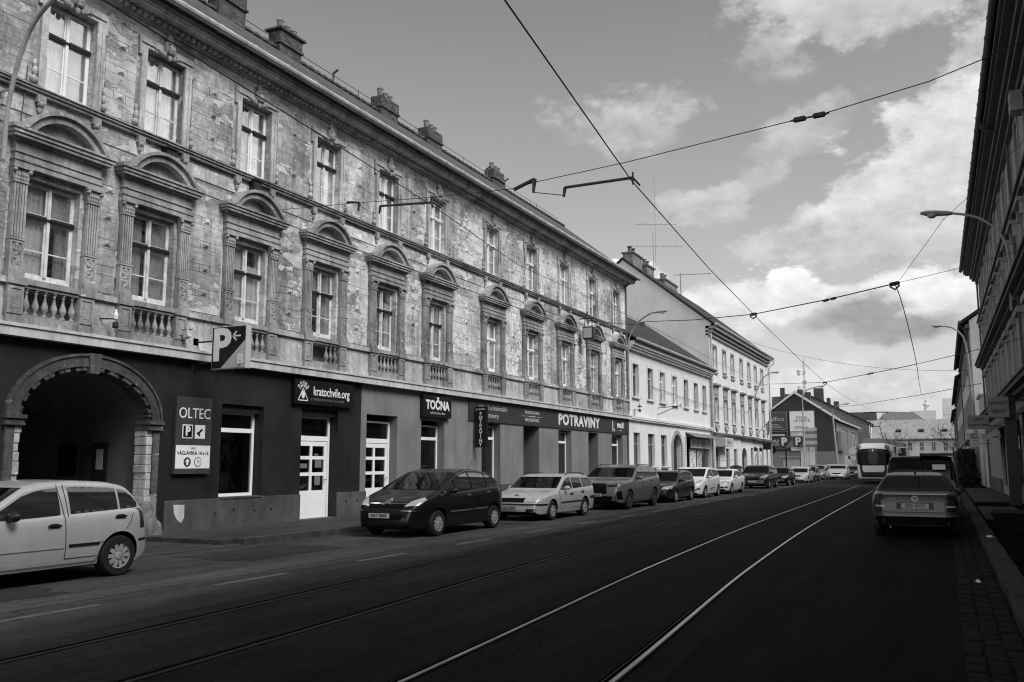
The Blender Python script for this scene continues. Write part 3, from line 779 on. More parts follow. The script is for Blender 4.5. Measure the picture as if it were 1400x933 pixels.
# gateway: worn ring of stucco, imposts, jambs, passage behind
ar = MB(); n = 36
for k in range(n):
    a, b = math.pi * k / n, math.pi * (k + 1) / n
    def P(h, t): return (AC + (AH + h) * math.cos(t), AZ + (AR + h) * math.sin(t))
    ar.prism([P(0.08, a), P(.08, b), P(.305, b), P(.305, a)], 'x', FX - .3, FX + .07); ar.prism([P(.28, a), P(.28, b), P(.33, b), P(.33, a)], 'x', FX - .3, FX + .10)
    if (k % 3): ar.prism([P(0.0, a + .004), P(0.0, b - .004), P(.08, b - .004), P(.08, a + .004)], 'x', FX - .3, FX + .055 + rnd.uniform(-.015, .01))
    else: ar.prism([P(0.02, a), P(0.02, b), P(.08, b), P(.08, a)], 'x', FX - .3, FX + .0)
arch = ar.build('gateway_arch', M['archpl'], bld)
ks = MB(); ks.prism([(AC - .10, AZ + AR - .06), (AC + .10, AZ + AR - .06), (AC + .15, AZ + AR + .34), (AC - .15, AZ + AR + .34)], 'x', FX - .2, FX + .12); ks.build('keystone', M['archpl'], arch, bevel=.015)
for s in (-1, 1):
    im = MB(); a, b = sorted((AC + s * (AH - .05), AC + s * (AH + .36)))
    im.box(FX - .3, FX + .14, a, b, AZ - .07, AZ); im.box(FX - .3, FX + .10, a + .02, b - .02, AZ - .15, AZ - .07); im.box(FX - .3, FX + .12, a + .01, b - .01, AZ - .19, AZ - .15)
    im.build('impost', M['archpl'], arch, bevel=.008)
    jm = MB(); a, b = sorted((AC + s * (AH + .13), AC + s * (AH + .30))); jm.box(FX - .3, FX + .06, a, b, .0, AZ - .18)
    jm.build('jamb', M['archpl'], arch)
    rj = MB(); a, b = sorted((AC + s * AH, AC + s * (AH + .14))); z = .75
    while z < AZ - .2:
        h = rnd.uniform(.14, .26); t = rnd.uniform(-.02, .02)
        rj.box(FX - .32, FX + .04 + t, a + (rnd.uniform(-.03, .01) if s > 0 else 0), b + (0 if s > 0 else rnd.uniform(-.01, .03)), z, min(z + h - .008, AZ - .19)); z += h
    rj.build('exposed_stones', M['archstone'], arch, bevel=.015)
# rough guard stones at the foot of the gateway
for s in (-1, 1):
    gs = MB(); gs.blob((FX + .10, AC + s * (AH + .08), .30), (.20, .20, .36), 10); gs.blob((FX + .03, AC + s * (AH + .04), .62), (.15, .17, .22), 10); gs.blob((FX + .17, AC + s * (AH + .2), .18), (.17, .17, .24), 10)
    o = gs.build('guard_stone', M['guard'], arch, smooth=True)
    tx = bpy.data.textures.new('rough', 'CLOUDS'); tx.noise_scale = .18
    sb = o.modifiers.new('s', 'SUBSURF'); sb.levels = 1; sb.render_levels = 1
    dm = o.modifiers.new('d', 'DISPLACE'); dm.texture = tx; dm.strength = .10
# passage
ps = MB(); ya, yb = AC - AH - .02, AC + AH + .14; x0, x1 = FX - 12, FX - .3
ps.quad((x0, ya, 0), (x1, ya, 0), (x1, ya, 2.6), (x0, ya, 2.6)); ps.quad((x0, yb, 0), (x0, yb, 2.6), (x1, yb, 2.6), (x1, yb, 0))
ps.quad((x0, ya, 0), (x0, ya, 3.6), (x0, yb, 3.6), (x0, yb, 0))
V = [((ya + yb) / 2 + (yb - ya) / 2 * math.cos(math.pi * k / 16), 2.6 + .95 * math.sin(math.pi * k / 16)) for k in range(17)]
for p_, q_ in zip(V, V[1:]): ps.quad((x0, p_[0], p_[1]), (x1, p_[0], p_[1]), (x1, q_[0], q_[1]), (x0, q_[0], q_[1]))
ps.quad((x0, ya, .02), (x1 + .3, ya, .02), (x1 + .3, yb, .02), (x0, yb, .02))
psg = ps.build('gateway_passage', M['tunnel'], bld)
for (xa, xb, za, zb, nm, mt) in ((-17.72, -17.2, 1.30, 1.97, 'notice_board', 'signdark'), (-17.05, -16.72, 1.0, 1.92, 'notice_board', 'signgrey'), (-16.68, -16.24, .05, 2.02, 'passage_door', 'darkframe')):
    d = MB(); d.box(xa, xb, yb - .05, yb - .003, za, zb); o = d.build(nm, M[mt], psg)
    if nm == 'passage_door':
        e_ = MB(); e_.box(xa + .14, xa + .34, yb - .058, yb - .05, 1.45, 1.88); e_.build('paper_notice', M['signlight'], o)

# shop windows and doors
def shop_window(a, b, z0, z1, bars, mats=None, x=FX - .28, tz=None, inside=None):
    f = MB(); t = .07; mats = mats or M['whiteframe']
    f.box(x - .05, x + .02, a, a + t, z0, z1); f.box(x - .05, x + .02, b - t, b, z0, z1); f.box(x - .05, x + .02, a + t, b - t, z0, z0 + t); f.box(x - .05, x + .02, a + t, b - t, z1 - t * .7, z1)
    tz = tz or z0 + (z1 - z0) * .76
    f.box(x - .05, x + .02, a + t, b - t, tz, tz + .10)
    w_ = f.build('shop_window', mats, bld)
    for (p, q) in ((z0 + t, tz), (tz + .10, z1 - t * .7)):
        g_ = MB(); g_.box(x - .02, x - .012, a + t, b - t, p, q); g_.build('pane', M['shopglass'], w_)
    s = MB(); s.box(x, FX + .06, a - .03, b + .03, z0 - .035, z0 + .0); s.build('sill', M['plinth'], w_)
    return w_
def shop_door(a, b, z0, z1, mt='whiteframe', x=FX - .28):
    f = MB(); t = .08
    tz = z1 - .62
    f.box(x - .06, x + .02, a, a + t, z0, z1); f.box(x - .06, x + .02, b - t, b, z0, z1); f.box(x - .06, x + .02, a + t, b - t, z1 - t * .7, z1); f.box(x - .06, x + .02, a + t, b - t, tz - .03, tz + .1)
    d = f.build('shop_door', M[mt], bld)
    g_ = MB(); g_.box(x - .02, x - .012, a + t, b - t, tz + .1, z1 - t * .7); g_.build('pane', M['shopglass'], d)
    l = MB(); a2, b2, z2 = a + t + .01, b - t - .01, tz - .045
    rows = [z0 + .72, z0 + .72 + (z2 - z0 - .72) / 3, z0 + .72 + (z2 - z0 - .72) * 2 / 3]
    l.box(x - .04, x + .01, a2, a2 + .12, z0, z2); l.box(x - .04, x + .01, b2 - .12, b2, z0, z2); l.box(x - .04, x + .01, a2 + .12, b2 - .12, z2 - .12, z2); l.box(x - .04, x + .01, a2 + .12, b2 - .12, z0, rows[0])
    c = (a2 + b2) / 2; l.box(x - .04, x + .008, c - .045, c + .045, rows[0], z2 - .12)
    for r in rows[1:]: l.box(x - .038, x + .006, a2 + .12, b2 - .12, r - .045, r + .045)
    lf = l.build('door_leaf', M[mt], d)
    g_ = MB(); g_.box(x - .025, x - .018, a2 + .12, b2 - .12, rows[0], z2 - .12); g_.build('pane', M['shopglass'], lf)
    h = MB(); h.tube([(x + .01, b2 - .06, z0 + 1.0), (x + .06, b2 - .06, z0 + 1.0), (x + .06, b2 - .17, z0 + 1.0)], .012); h.build('handle', M['steel'], lf)
    return d
sw = shop_window(16.05, 17.44, .81, 2.78, 1)
gr = MB(); gr.box(FX - .34, FX - .1, 16.03, 17.46, 2.78, 2.95); gr.build('lintel', M['darkwall'], bld)
dd = shop_door(18.94, 20.48, .14, 2.82)
for (yy, zz, w_, h_) in ((19.85, 1.78, .16, .05), (19.25, 1.45, .3, .12), (19.88, 1.46, .28, .2), (19.88, 1.0, .24, .24)):
    st = MB(); st.box(FX - .276, FX - .272, yy, yy + w_, zz, zz + h_); st.build('door_sticker', M['signmid'], dd)
gr = MB(); gr.box(FX - .34, FX - .1, 18.92, 20.5, 2.82, 3.0); gr.build('lintel', M['darkwall'], bld)
for ya_ in (18.8, 21.8): st = MB(); st.box(FX - .4, FX + .06, ya_, ya_ + 1.8, 0, .14); st.build('door_step', M['plinth'], bld)
shop_door(21.88, 23.48, .14, 2.82)
shop_window(24.92, 26.38, .81, 2.80, 1)
for a_, b_ in ((29.12, 30.6), (36.34, 37.83), (43.32, 44.98)):
    ww = shop_window(a_, b_, .81, 2.95, 1)
    fm = MB(); fm.box(FX - .36, FX - .35, a_ + .07, b_ - .07, .88, 2.9 if a_ < 40 else 2.2); fm.build('window_film', M['signmid'], ww)
    if a_ > 36 and a_ < 40: fm = MB(); fm.box(FX - .27, FX - .265, a_ + .5, a_ + 1.1, 1.0, 1.12); fm.build('door_sticker', M['signwhite'], ww)
for (a, b) in ((32.7, 34.25), (39.98, 41.28)):
    d = MB(); x = FX - .7; d.box(x - .05, x, a - .1, b + .1, .1, 3.05); d.box(x, x + .03, a + .5, a + .56, .1, 3.0); d.box(x, x + .03, a - .1, b + .1, 2.3, 2.38); d.build('dark_door', M['darkframe'], bld)
    d = MB(); d.box(FX - .7, FX - .34, a - .02, a, .1, 3.05); d.box(FX - .7, FX - .34, b, b + .02, .1, 3.05); d.box(FX - .7, FX - .34, a, b, 3.03, 3.05); d.build('door_reveal', M['greywall'], bld)
# back walls inside the shops
w = MB(); w.box(FX - 2.2, FX - 2.1, 14.5, Y1 - .3, 0, 3.9); w.box(FX - 2.2, FX - .35, 14.4, 14.5, 0, 3.9); w.box(FX - 2.1, FX - .35, 20.9, 21.0, 0, 3.9); w.build('shop_partition', M['tunnel'], bld)
# things in the first shop window: patterned film and a framed print
o = MB(); o.box(FX - .6, FX - .56, 16.3, 16.95, .9, 1.35); o.box(FX - .56, FX - .555, 16.36, 16.89, .96, 1.29)
tag(o.build('framed_print', M['signgrey'], None, loc=(FX - .58, 16.6, .9), off=(FX - .58, 16.6, .9)), 'small framed print standing in the window of the charcoal shopfront', 'picture')
# conduit and cables
cb = MB(); cb.tube([(FX + .03, 10.6, 8.9), (FX + .03, 10.5, 7.0), (FX + .06, 10.4, 6.6)], .012, 5); cb.build('cable', M['rdark'], bld); cb = MB(); cb.tube([(FX + .04, Y1 - .25, .1), (FX + .04, Y1 - .25, 11.1)], .05, 8); cb.build('downpipe', M['rdark'], bld)
# ------------------------------------------------------------------ signs on the main building
def root_at(name, label, cat, loc, group=None):
    o = thing(name, label, cat, loc, 0, group); MB.off = Vector(loc); return o
def mtx(o, M_):                 # text placed in world coordinates, made local to a root
    return Matrix.Translation(-Vector(o.location)) @ M_

o = root_at('parking_sign_board', 'tall dark wall board reading OLTEC with parking symbols beside the gateway', 'sign', (-15, 15.1, 1.35))
b = MB(); b.box(-14.99, -14.90, 14.57, 15.62, 1.35, 3.02); bd = b.build('board', M['signgrey'], o, bevel=.006)
b = MB(); b.box(-14.902, -14.896, 14.59, 15.60, 1.47, 1.97); b.build('address_panel', M['signwhite'], o)
text('OLTEC', .33, mtx(o, frame_x(-14.898, 15.10, 2.66)), M['signwhite'], o, sx=.92)
for c, w_ in ((14.90, 'P'), (15.27, '')):
    b = MB(); b.box(-14.90, -14.893, c - .15, c + .15, 2.12, 2.42); sq = b.build('symbol_frame', M['signwhite'], o, bevel=.003)
    b = MB(); b.box(-14.893, -14.889, c - .125, c + .125, 2.145, 2.395); b.build('symbol_field', M['signdark' if w_ else 'signwhite'], o)
    if w_: text('P', .27, mtx(o, frame_x(-14.887, c, 2.27)), M['signwhite'], o, bold=.012)
    else:
        b = MB(); b.obox((-14.887, c, 2.28), (.002, 0, 0), (0, .06, .05), (0, -.015, .018)); b.obox((-14.886, c - .05, 2.22), (.002, 0, 0), (0, .045, -.035), (0, .015, .018)); b.build('hand_symbol', M['signdark'], o)
text('VJEZD', .055, mtx(o, frame_x(-14.894, 15.09, 1.905)), M['signdark'], o, depth=.002)
text('V\u00c1CLAVSK\u00c1 14 a 16', .105, mtx(o, frame_x(-14.894, 15.09, 1.80)), M['signdark'], o, sx=1.0, bold=.002, depth=.002)
b = MB(); b.lathe([(.105, -14.896), (.105, -14.892)], (0, 14.93, 1.61), 20, 'x'); b.build('round_symbol', M['signgrey'], o)
b = MB(); b.add([(-14.889, 14.93 + y, 1.61 + z) for y, z in ((0, .075), (.065, .005), (.03, .005), (.03, -.065), (-.03, -.065), (-.03, .005), (-.065, .005))], [tuple(range(7))]); b.build('arrow_symbol', M['signwhite'], o)
b = MB(); b.lathe([(.105, -14.896), (.105, -14.892)], (0, 15.24, 1.61), 20, 'x'); b.build('round_symbol', M['signgrey'], o)
b = MB(); b.lathe([(.088, -14.896), (.088, -14.889)], (0, 15.24, 1.61), 20, 'x'); b.build('round_field', M['signwhite'], o)
text('15', .09, mtx(o, frame_x(-14.888, 15.24, 1.61)), M['signdark'], o, depth=.002)

o = root_at('parking_sign', 'projecting dark and grey parking sign with a white P and arrow above the board', 'sign', (-15, 15.0, 3.6))
b = MB(); b.box(-14.40, -13.44, 15.0, 15.16, 3.61, 4.55); b.build('box', M['signlight'], o, bevel=.008)
b = MB(); b.box(-14.385, -13.46, 14.994, 15.0, 3.63, 4.53); b.build('face', M['signdark'], o)
b = MB(); b.prism([(-14.12, 3.63), (-13.46, 3.63), (-13.46, 4.22)], 'y', 14.990, 14.996); b.build('grey_corner', M['signlight'], o)
text('P', .96, mtx(o, frame_front(-14.12, 14.988, 4.11)), M['signwhite'], o, bold=.035, sx=1.02)
text('B', .30, mtx(o, frame_front(-13.585, 14.986, 3.80)), M['signwhite'], o, bold=.012)
b = MB(); b.obox((-13.70, 14.988, 4.32), (.11, 0, 0), (0, .004, 0), (0, 0, .016)); b.obox((-13.76, 14.988, 4.36), (.055, 0, .055), (0, .004, 0), (-.012, 0, .012)); b.obox((-13.76, 14.988, 4.28), (.055, 0, -.055), (0, .004, 0), (.012, 0, .012)); b.build('arrow', M['signwhite'], o)
b = MB(); b.tube([(-15.0, 15.08, 4.25), (-14.4, 15.08, 4.25)], .02); b.tube([(-15.0, 15.08, 3.76), (-14.4, 15.08, 3.78)], .02); b.box(-14.99, -14.95, 15.0, 15.16, 3.66, 4.34); b.tube([(-14.32, 15.08, 3.61), (-14.33, 15.08, 3.3)], .012); b.tube([(-14.26, 15.08, 3.61), (-14.27, 15.08, 3.3)], .012)
b.build('bracket', M['blackmetal'], o)
b = MB(); b.tube([(-14.3, 14.97, 3.66), (-14.2, 14.95, 3.52), (-14.0, 14.94, 3.42), (-13.8, 14.94, 3.46), (-13.62, 14.95, 3.62), (-13.55, 14.97, 3.72)], .006, 5); b.tube([(-14.96, 15.0, 3.9), (-14.9, 14.95, 3.6), (-14.9, 14.6, 3.5), (-14.98, 14.4, 3.6)], .008, 5); b.build('cable', M['cable'], o)

o = root_at('wall_floodlight', 'small floodlight on a short arm on the parapet beside the projecting parking sign', 'lamp', (-15, 14.3, 4.3))
b = MB(); b.tube([(-14.95, 14.55, 4.46), (-14.6, 14.6, 4.46)], .012); b.box(-14.96, -14.93, 14.45, 14.65, 4.35, 4.55); b.build('arm', M['blackmetal'], o)
b = MB(); b.obox((-14.72, 14.58, 4.36), (.07, .0, .02), (0, .06, 0), (-.02, 0, .08)); b.build('lamp_head', M['signlight'], o, bevel=.01)
o = root_at('wall_alarm', 'small dark alarm box with a pale cap between the first two balustrades', 'alarm', (-15, 12.65, 4.3))
b = MB(); b.tube([(-14.95, 12.5, 4.42), (-14.7, 12.66, 4.42)], .015); b.lathe([(.05, 4.24), (.06, 4.27), (.05, 4.36)], (-14.72, 12.68, 0), 10); b.build('housing', M['black'], o)
b = MB(); b.lathe([(.045, 4.42), (.05, 4.5), (.03, 4.56), (.025, 4.62)], (-14.72, 12.68, 0), 10); b.build('cap', M['signwhite'], o)

o = root_at('kratochvile_shop_sign'.replace('kratochvile_', ''), 'black shop sign with a hand emblem and the words kratochvile.org', 'sign', (-15, 19.7, 3.1))
b = MB(); b.box(-14.99, -14.88, 18.46, 21.02, 3.10, 3.74); b.build('board', M['signdark'], o)
text('kratochvile.org', .33, mtx(o, frame_x(-14.878, 20.02, 3.45)), M['signwhite'], o, bold=.003, sx=.80)
text('ETNOBOTANICK\u00c1 GALERIE', .085, mtx(o, frame_x(-14.878, 19.85, 3.24)), M['signmid'], o, sx=1.15, spacing=1.25, depth=.002)
b = MB(); cx, cz = 18.80, 3.42
for k in range(5):
    a = R(150 - 30 * k); d = Vector((0, math.cos(a), math.sin(a))); pr_ = Vector((0, -d.z, d.y))
    for s in (-1, 1): b.obox(Vector((-14.876, cx, cz + .02)) + d * .17 + pr_ * s * .022, (.003, 0, 0), d * .07, pr_ * .007)
    b.obox(Vector((-14.876, cx, cz + .02)) + d * .245, (.003, 0, 0), d * .008, pr_ * .024)
b.lathe([(.075, -14.879), (.075, -14.873)], (0, cx, cz - .06), 14, 'x'); b.lathe([(.06, -14.879), (.06, -14.872)], (0, cx, cz - .12), 14, 'x')
for (p, q) in (((cx - .2, 3.19), (cx, cz + .08)), ((cx + .2, 3.19), (cx, cz + .08)), ((cx - .2, 3.19), (cx + .2, 3.19))):
    c_ = ((p[0] + q[0]) / 2, (p[1] + q[1]) / 2); d = Vector((0, q[0] - p[0], q[1] - p[1])) / 2; n_ = Vector((0, -d.z, d.y)).normalized() * .012
    b.obox((-14.876, c_[0], c_[1]), (.003, 0, 0), d, n_)
b.build('hand_emblem', M['signwhite'], o)

o = root_at('pub_sign', 'black square sign reading TO\u010cNA on the grey wall', 'sign', (-15, 25.7, 3.05))
b = MB(); b.box(-14.99, -14.86, 24.80, 26.62, 3.05, 3.73); b.build('board', M['signdark'], o, bevel=.008)
text('TO\u010cNA', .40, mtx(o, frame_x(-14.856, 25.70, 3.43)), M['signwhite'], o, bold=.014, sx=1.05)
text('to\u010den\u00e1 piva a limo', .11, mtx(o, frame_x(-14.856, 25.70, 3.19)), M['signlight'], o, sx=1.2, depth=.002)

o = root_at('hanging_shop_sign', 'narrow black projecting sign with POTRAVINY written downward', 'sign', (-15, 28.5, 2.1))
b = MB(); b.box(-14.93, -14.45, 28.42, 28.54, 2.12, 3.56); b.build('box', M['signdark'], o, bevel=.008)
for k, ch in enumerate('POTRAVINY'):
    text(ch, .165, mtx(o, frame_front(-14.69, 28.416, 3.30 - k * .136)), M['signwhite'], o, bold=.003, sx=1.0)
b = MB(); b.box(-14.88, -14.86, 28.41, 28.418, 3.40, 3.50); b.box(-14.80, -14.52, 28.41, 28.418, 3.44, 3.48); b.build('small_logo', M['signlight'], o)
b = MB(); b.box(-15, -14.93, 28.45, 28.51, 3.3, 3.36); b.box(-15, -14.93, 28.45, 28.51, 2.3, 2.36); b.build('bracket', M['blackmetal'], o)

o = root_at('shop_fascia', 'long dark grey fascia reading POTRAVINY above the grocery windows', 'sign', (-15, 37, 3.05))
b = MB(); b.box(-14.99, -14.955, 28.06, 46.0, 3.06, 3.82); b.build('board', M['band'], o)
text('POTRAVINY', .66, mtx(o, frame_x(-14.952, 38.80, 3.44)), M['signwhite'], o, bold=.025, sx=1.32, spacing=1.12)
text('zdrav\u00e9 a koloni\u00e1ln\u00ed', .27, mtx(o, frame_x(-14.952, 29.95, 3.58)), M['signlight'], o, sx=1.15, depth=.002)
text('potraviny', .27, mtx(o, frame_x(-14.952, 29.85, 3.30)), M['signlight'], o, sx=1.05, depth=.002)
text('VELKOOBCHOD', .17, mtx(o, frame_x(-14.952, 33.45, 3.58)), M['signlight'], o, sx=1.15, bold=.004, depth=.002)
text('MALOOBCHOD', .17, mtx(o, frame_x(-14.952, 33.45, 3.28)), M['signlight'], o, sx=1.15, bold=.004, depth=.002)
b = MB(); b.box(-14.955, -14.951, 32.5, 34.4, 3.425, 3.437); b.obox((-14.952, 33.45, 3.431), (.002, 0, 0), (0, .3, 0), (0, 0, .02)); b.box(-14.955, -14.951, 43.25, 43.42, 3.15, 3.72); b.box(-14.955, -14.951, 43.5, 43.68, 3.15, 3.28); b.build('rule', M['signlight'], o)
text('MAL\u00cd\u0158', .27, mtx(o, frame_x(-14.952, 44.55, 3.45)), M['signwhite'], o, bold=.02, sx=1.35)
text('potraviny', .1, mtx(o, frame_x(-14.952, 44.55, 3.22)), M['signlight'], o, sx=1.3, depth=.002)

o = root_at('box_light', 'square dark box light hung on a bracket high on the peeling facade', 'lamp', (-15, 39, 7.2))
b = MB(); b.box(-14.75, -14.25, 38.7, 39.15, 7.22, 7.80); b.build('housing', M['blackmetal'], o, bevel=.02)
b = MB(); b.box(-14.70, -14.30, 38.69, 38.70, 7.28, 7.74); b.build('lens', M['signlight'], o)
b = MB(); b.tube([(-15.0, 38.9, 8.2), (-14.3, 38.9, 8.2)], .03); b.tube([(-14.7, 38.9, 8.2), (-14.7, 38.9, 7.8)], .02); b.tube([(-14.35, 38.9, 8.2), (-14.35, 38.9, 7.8)], .02); b.tube([(-14.7, 38.75, 7.25), (-14.6, 38.72, 7.0), (-14.4, 38.72, 7.05), (-14.3, 38.75, 7.25)], .012, 5); b.build('bracket', M['blackmetal'], o)
for y, z, lb in ((14.0, 8.22, 'small dark junction box above the second pediment'), (16.75, 8.30, 'small dark junction box above the third pediment')):
    b = MB(); b.box(-14.99, -14.82, y - .14, y + .14, z - .14, z + .14); b.box(-14.99, -14.78, y - .16, y + .16, z + .13, z + .16); b.box(-14.82, -14.815, y - .09, y + .09, z - .09, z + .09)
    top(b, 'junction_box', M['black'], lb, 'box', (-15, y, z), 'boxes under the sill course')

# ------------------------------------------------------------------ street lamps
def lamp_head(root, p, d, s=1.0):
    """cobra head at the end of an arm; d = horizontal direction"""
    d = Vector(d).normalized(); n_ = Vector((-d.y, d.x, 0)); p = Vector(p)
    m = MB(); st = [(0, .05, .04), (.12, .085, .06), (.4, .13, .075), (.62, .12, .065), (.75, .05, .03)]
    vs = []; K = 10
    for (t, w_, h) in st:
        for k in range(K):
            a = 2 * math.pi * k / K; vs.append(p + d * t * s + n_ * w_ * s * math.cos(a) + Vector((0, 0, h * s * math.sin(a) + .02 * t)))
    fs = [(i*K+k, i*K+(k+1) % K, (i+1)*K+(k+1) % K, (i+1)*K+k) for i in range(len(st)-1) for k in range(K)] + [tuple(range(K)), tuple((len(st)-1)*K+k for k in range(K))]
    m.add(vs, fs); m.build('lamp_head', M['lampgrey'], root, smooth=True)
    m = MB(); c = p + d * .48 * s - Vector((0, 0, .05 * s)); m.blob(c, (.12 * s, .12 * s, .075 * s), 10); m.build('lens', M['signlight'], root, smooth=True)
def lamp(name, label, base, path, r, headdir, parts=(), grp='street lamps', hs=1.0):
    o = root_at(name, label, 'street lamp', base, grp)
    m = MB(); m.tube(path, r, 8); m.build('pole', M['lampgrey'], o, smooth=True)
    for (a, b_) in parts:
        m = MB(); m.tube([a, b_], .025, 6); m.obox(a, (.03, 0, 0), (0, .08, 0), (0, 0, .1)); m.build('wall_bracket', M['lampgrey'], o)
    lamp_head(o, path[-1], headdir, hs); return o
def arc(pts, n=10):                       # smooth path through points (quadratic b-spline like)
    out = []
    P = [Vector(p) for p in pts]; P = [P[0] * 2 - P[1]] + P + [P[-1] * 2 - P[-2]]
    for i in range(1, len(P) - 2):
        for k in range(n):
            t = k / n; a, b_, c, d = P[i-1], P[i], P[i+1], P[i+2]
            out.append(0.5 * ((2*b_) + (c-a)*t + (2*a-5*b_+4*c-d)*t*t + (3*b_-a-3*c+d)*t**3))
    out.append(P[-2]); return out
lamp('wall_lamp', 'curved grey wall lamp on the peeling facade beside the first pediment', (-15, 10.1, 6.9), arc([(-14.74, 10.1, 6.9), (-14.73, 10.1, 7.7), (-14.62, 10.1, 8.4), (-14.36, 10.1, 9.1), (-14.0, 10.1, 9.52), (-13.4, 10.1, 9.8), (-12.9, 10.1, 9.9)], 6), .042, (1, 0, .05), [((-15, 10.1, 7.1), (-14.74, 10.1, 7.1)), ((-15, 10.1, 8.2), (-14.66, 10.1, 8.2))])
lamp('wall_lamp', 'curved wall lamp at the far corner of the peeling facade', (-15, 46, 4.3), arc([(-14.93, 46.0, 4.3), (-14.93, 46.0, 7.6), (-14.78, 46, 8.4), (-14.3, 46, 9.05), (-13.75, 46, 9.4), (-13.5, 46, 9.47)], 6), .045, (1, 0, .05), [((-15, 46, 4.6), (-14.93, 46, 4.6)), ((-15, 46, 7.4), (-14.93, 46, 7.4))])
lamp('wall_lamp', 'curved wall lamp on the pale three storey house', (-15, 82, 5.5), arc([(-14.9, 82, 5.5), (-14.88, 82, 7.5), (-14.3, 82, 8.85), (-13.75, 82, 9.35), (-13.5, 82, 9.47)], 6), .05, (1, 0, .05), [((-15, 82, 5.8), (-14.9, 82, 5.8)), ((-15, 82, 7.4), (-14.9, 82, 7.4))])
lamp('street_lamp', 'tall grey street lamp in front of the billboards', (-11.7, 88, .12), [(-11.7, 88, .1), (-11.7, 88, 1.2), (-11.7, 88, 1.25), (-11.7, 88, 6.5)] + arc([(-11.7, 88, 6.6), (-11.68, 88, 7.6), (-11.3, 88, 8.25), (-10.8, 88, 8.45), (-10.4, 88, 8.55)], 5), [.11, .11, .08, .07] + [.05] * 21, (1, 0, .1))
lamp('street_lamp', 'tall leaning street lamp in front of the dark gable house', (-11.0, 110, .12), [(-11.0, 110, .1), (-11.1, 110, 2), (-11.35, 110, 6.9)] + arc([(-11.36, 110, 7.0), (-11.3, 110, 7.6), (-10.9, 110, 8.0), (-10.2, 110, 8.2)], 5), [.13, .11, .085] + [.05] * 16, (1, 0, .1))
lamp('wall_lamp', 'curved lamp reaching out from the dark building, largest lamp against the clouds', (2.3, 34, 6.6), arc([(2.28, 34, 6.6), (2.33, 34, 8.4), (2.12, 34, 9.25), (1.66, 34, 9.76), (1.2, 34, 10.0), (.72, 34, 10.13)], 6), .045, (-1, 0, .1), [((2.62, 34, 7.0), (2.28, 34, 7.0)), ((2.62, 34, 8.3), (2.32, 34, 8.3))], hs=1.35)
lp = lamp('street_lamp', 'tall street lamp with paper notices on its post on the dark pavement', (1.85, 64, .12), [(1.85, 64, .1), (1.85, 64, 3.6), (1.82, 64, 3.62), (1.68, 64, 8.4)] + arc([(1.66, 64, 8.6), (1.5, 64, 9.5), (1.0, 64, 10.1), (.45, 64, 10.3)], 5), [.16, .15, .10, .085] + [.05] * 16, (-1, 0, .05))
o = tag(MB().box(1.60, 1.98, 63.78, 63.835, .9, 1.75).box(1.62, 1.97, 63.78, 63.835, 1.85, 3.1).build('paper_notice', M['signmid'], None, loc=(1.8, 63.8, .9), off=(1.8, 63.8, .9)), 'faded notices pasted round the lamp post on the dark pavement', 'poster')

# ------------------------------------------------------------------ overhead wires
def sag(a, b, s=.1, n=10):
    a, b = Vector(a), Vector(b)
    return [a.lerp(b, k / n) - Vector((0, 0, 4 * s * (k / n) * (1 - k / n))) for k in range(n + 1)]
def wire(name, pts, r, label, cat='wire', grp='overhead tram wires'):
    m = MB(); m.tube(pts, r, 5); return top(m, name, M['cable'], label, cat, pts[0], grp)
cR = [(-2.5, -10, 5.5), (-2.95, 2, 5.5), (-3.16, 6.52, 5.5), (-3.73, 11.76, 5.5), (-4.12, 18, 5.52), (-4.43, 25.58, 5.5), (-4.8, 36, 5.5), (-5.13, 47.58, 5.5), (-5.3, 60, 5.6), (-5.4, 79, 5.9), (-5.5, 120, 5.9), (-4, 180, 5.9)]
wire('contact_wire', cR, .0085, 'thick contact wire running down the street over the bright rails')
cL = [(-5.9, -8, 5.5), (-6.25, 5.06, 5.5), (-6.75, 9.0, 5.6), (-7.79, 13.21, 6.02), (-8.6, 18.4, 6.1), (-10.12, 33.2, 6.9), (-10.9, 50, 7.0), (-11.2, 70, 7.0)]
wire('contact_wire', cL, .0075, 'contact wire crossing in front of the peeling facade')
A = [(-15.0, 15.71, 7.33), (-10.18, 14.03, 6.57), (-7.81, 13.21, 6.17), (-5.96, 12.57, 5.90), (-5.48, 12.41, 5.9), (-3.84, 11.84, 5.8), (-1.43, 11.0, 5.72), (-1.05, 10.87, 5.70), (0.08, 10.48, 5.73), (0.71, 10.26, 5.82), (2.7, 9.5, 6.3)]
wire('span_wire', A, .006, 'thin span wire with a pair of insulators rising toward the dark building')
def insulator(p, q, lb):
    p, q = Vector(p), Vector(q); d = (q - p); m = MB()
    m.tube([p, p + d * .1, p + d * .12, p + d * .38, p + d * .42], [.008, .016, .034, .034, .012], 7); m.tube([p + d * .42, p + d * .58], .012, 5); m.tube([p + d * .58, p + d * .62, p + d * .88, p + d * .9, q], [.012, .034, .034, .016, .008], 7)
    top(m, 'wire_insulator', M['insul'], lb, 'insulator', p, 'insulators on the span wires')
insulator((-1.47, 11.01, 5.72), (-1.0, 10.86, 5.69), 'pair of insulators on the thin span wire against open sky')
def steady(a, b, tail, lb):
    a, b = Vector(a), Vector(b); m = MB()
    m.tube([a, b], .022, 7); m.tube([a, a + Vector((-.02, 0, -.14))], [.03, .02], 6); m.tube([b + Vector((0, 0, .08)), b + Vector((0, 0, -.1))], .014, 5); m.tube([b, b + Vector(tail)], .014, 5)
    top(m, 'steady_arm', M['insul'], lb, 'wire fitting', a, 'steady arms of the contact wires')
steady((-4.91, 12.21, 5.68), (-3.72, 11.8, 5.55), (.02, .25, -.04), 'dark steady arm pulling the thick contact wire, against the sky')
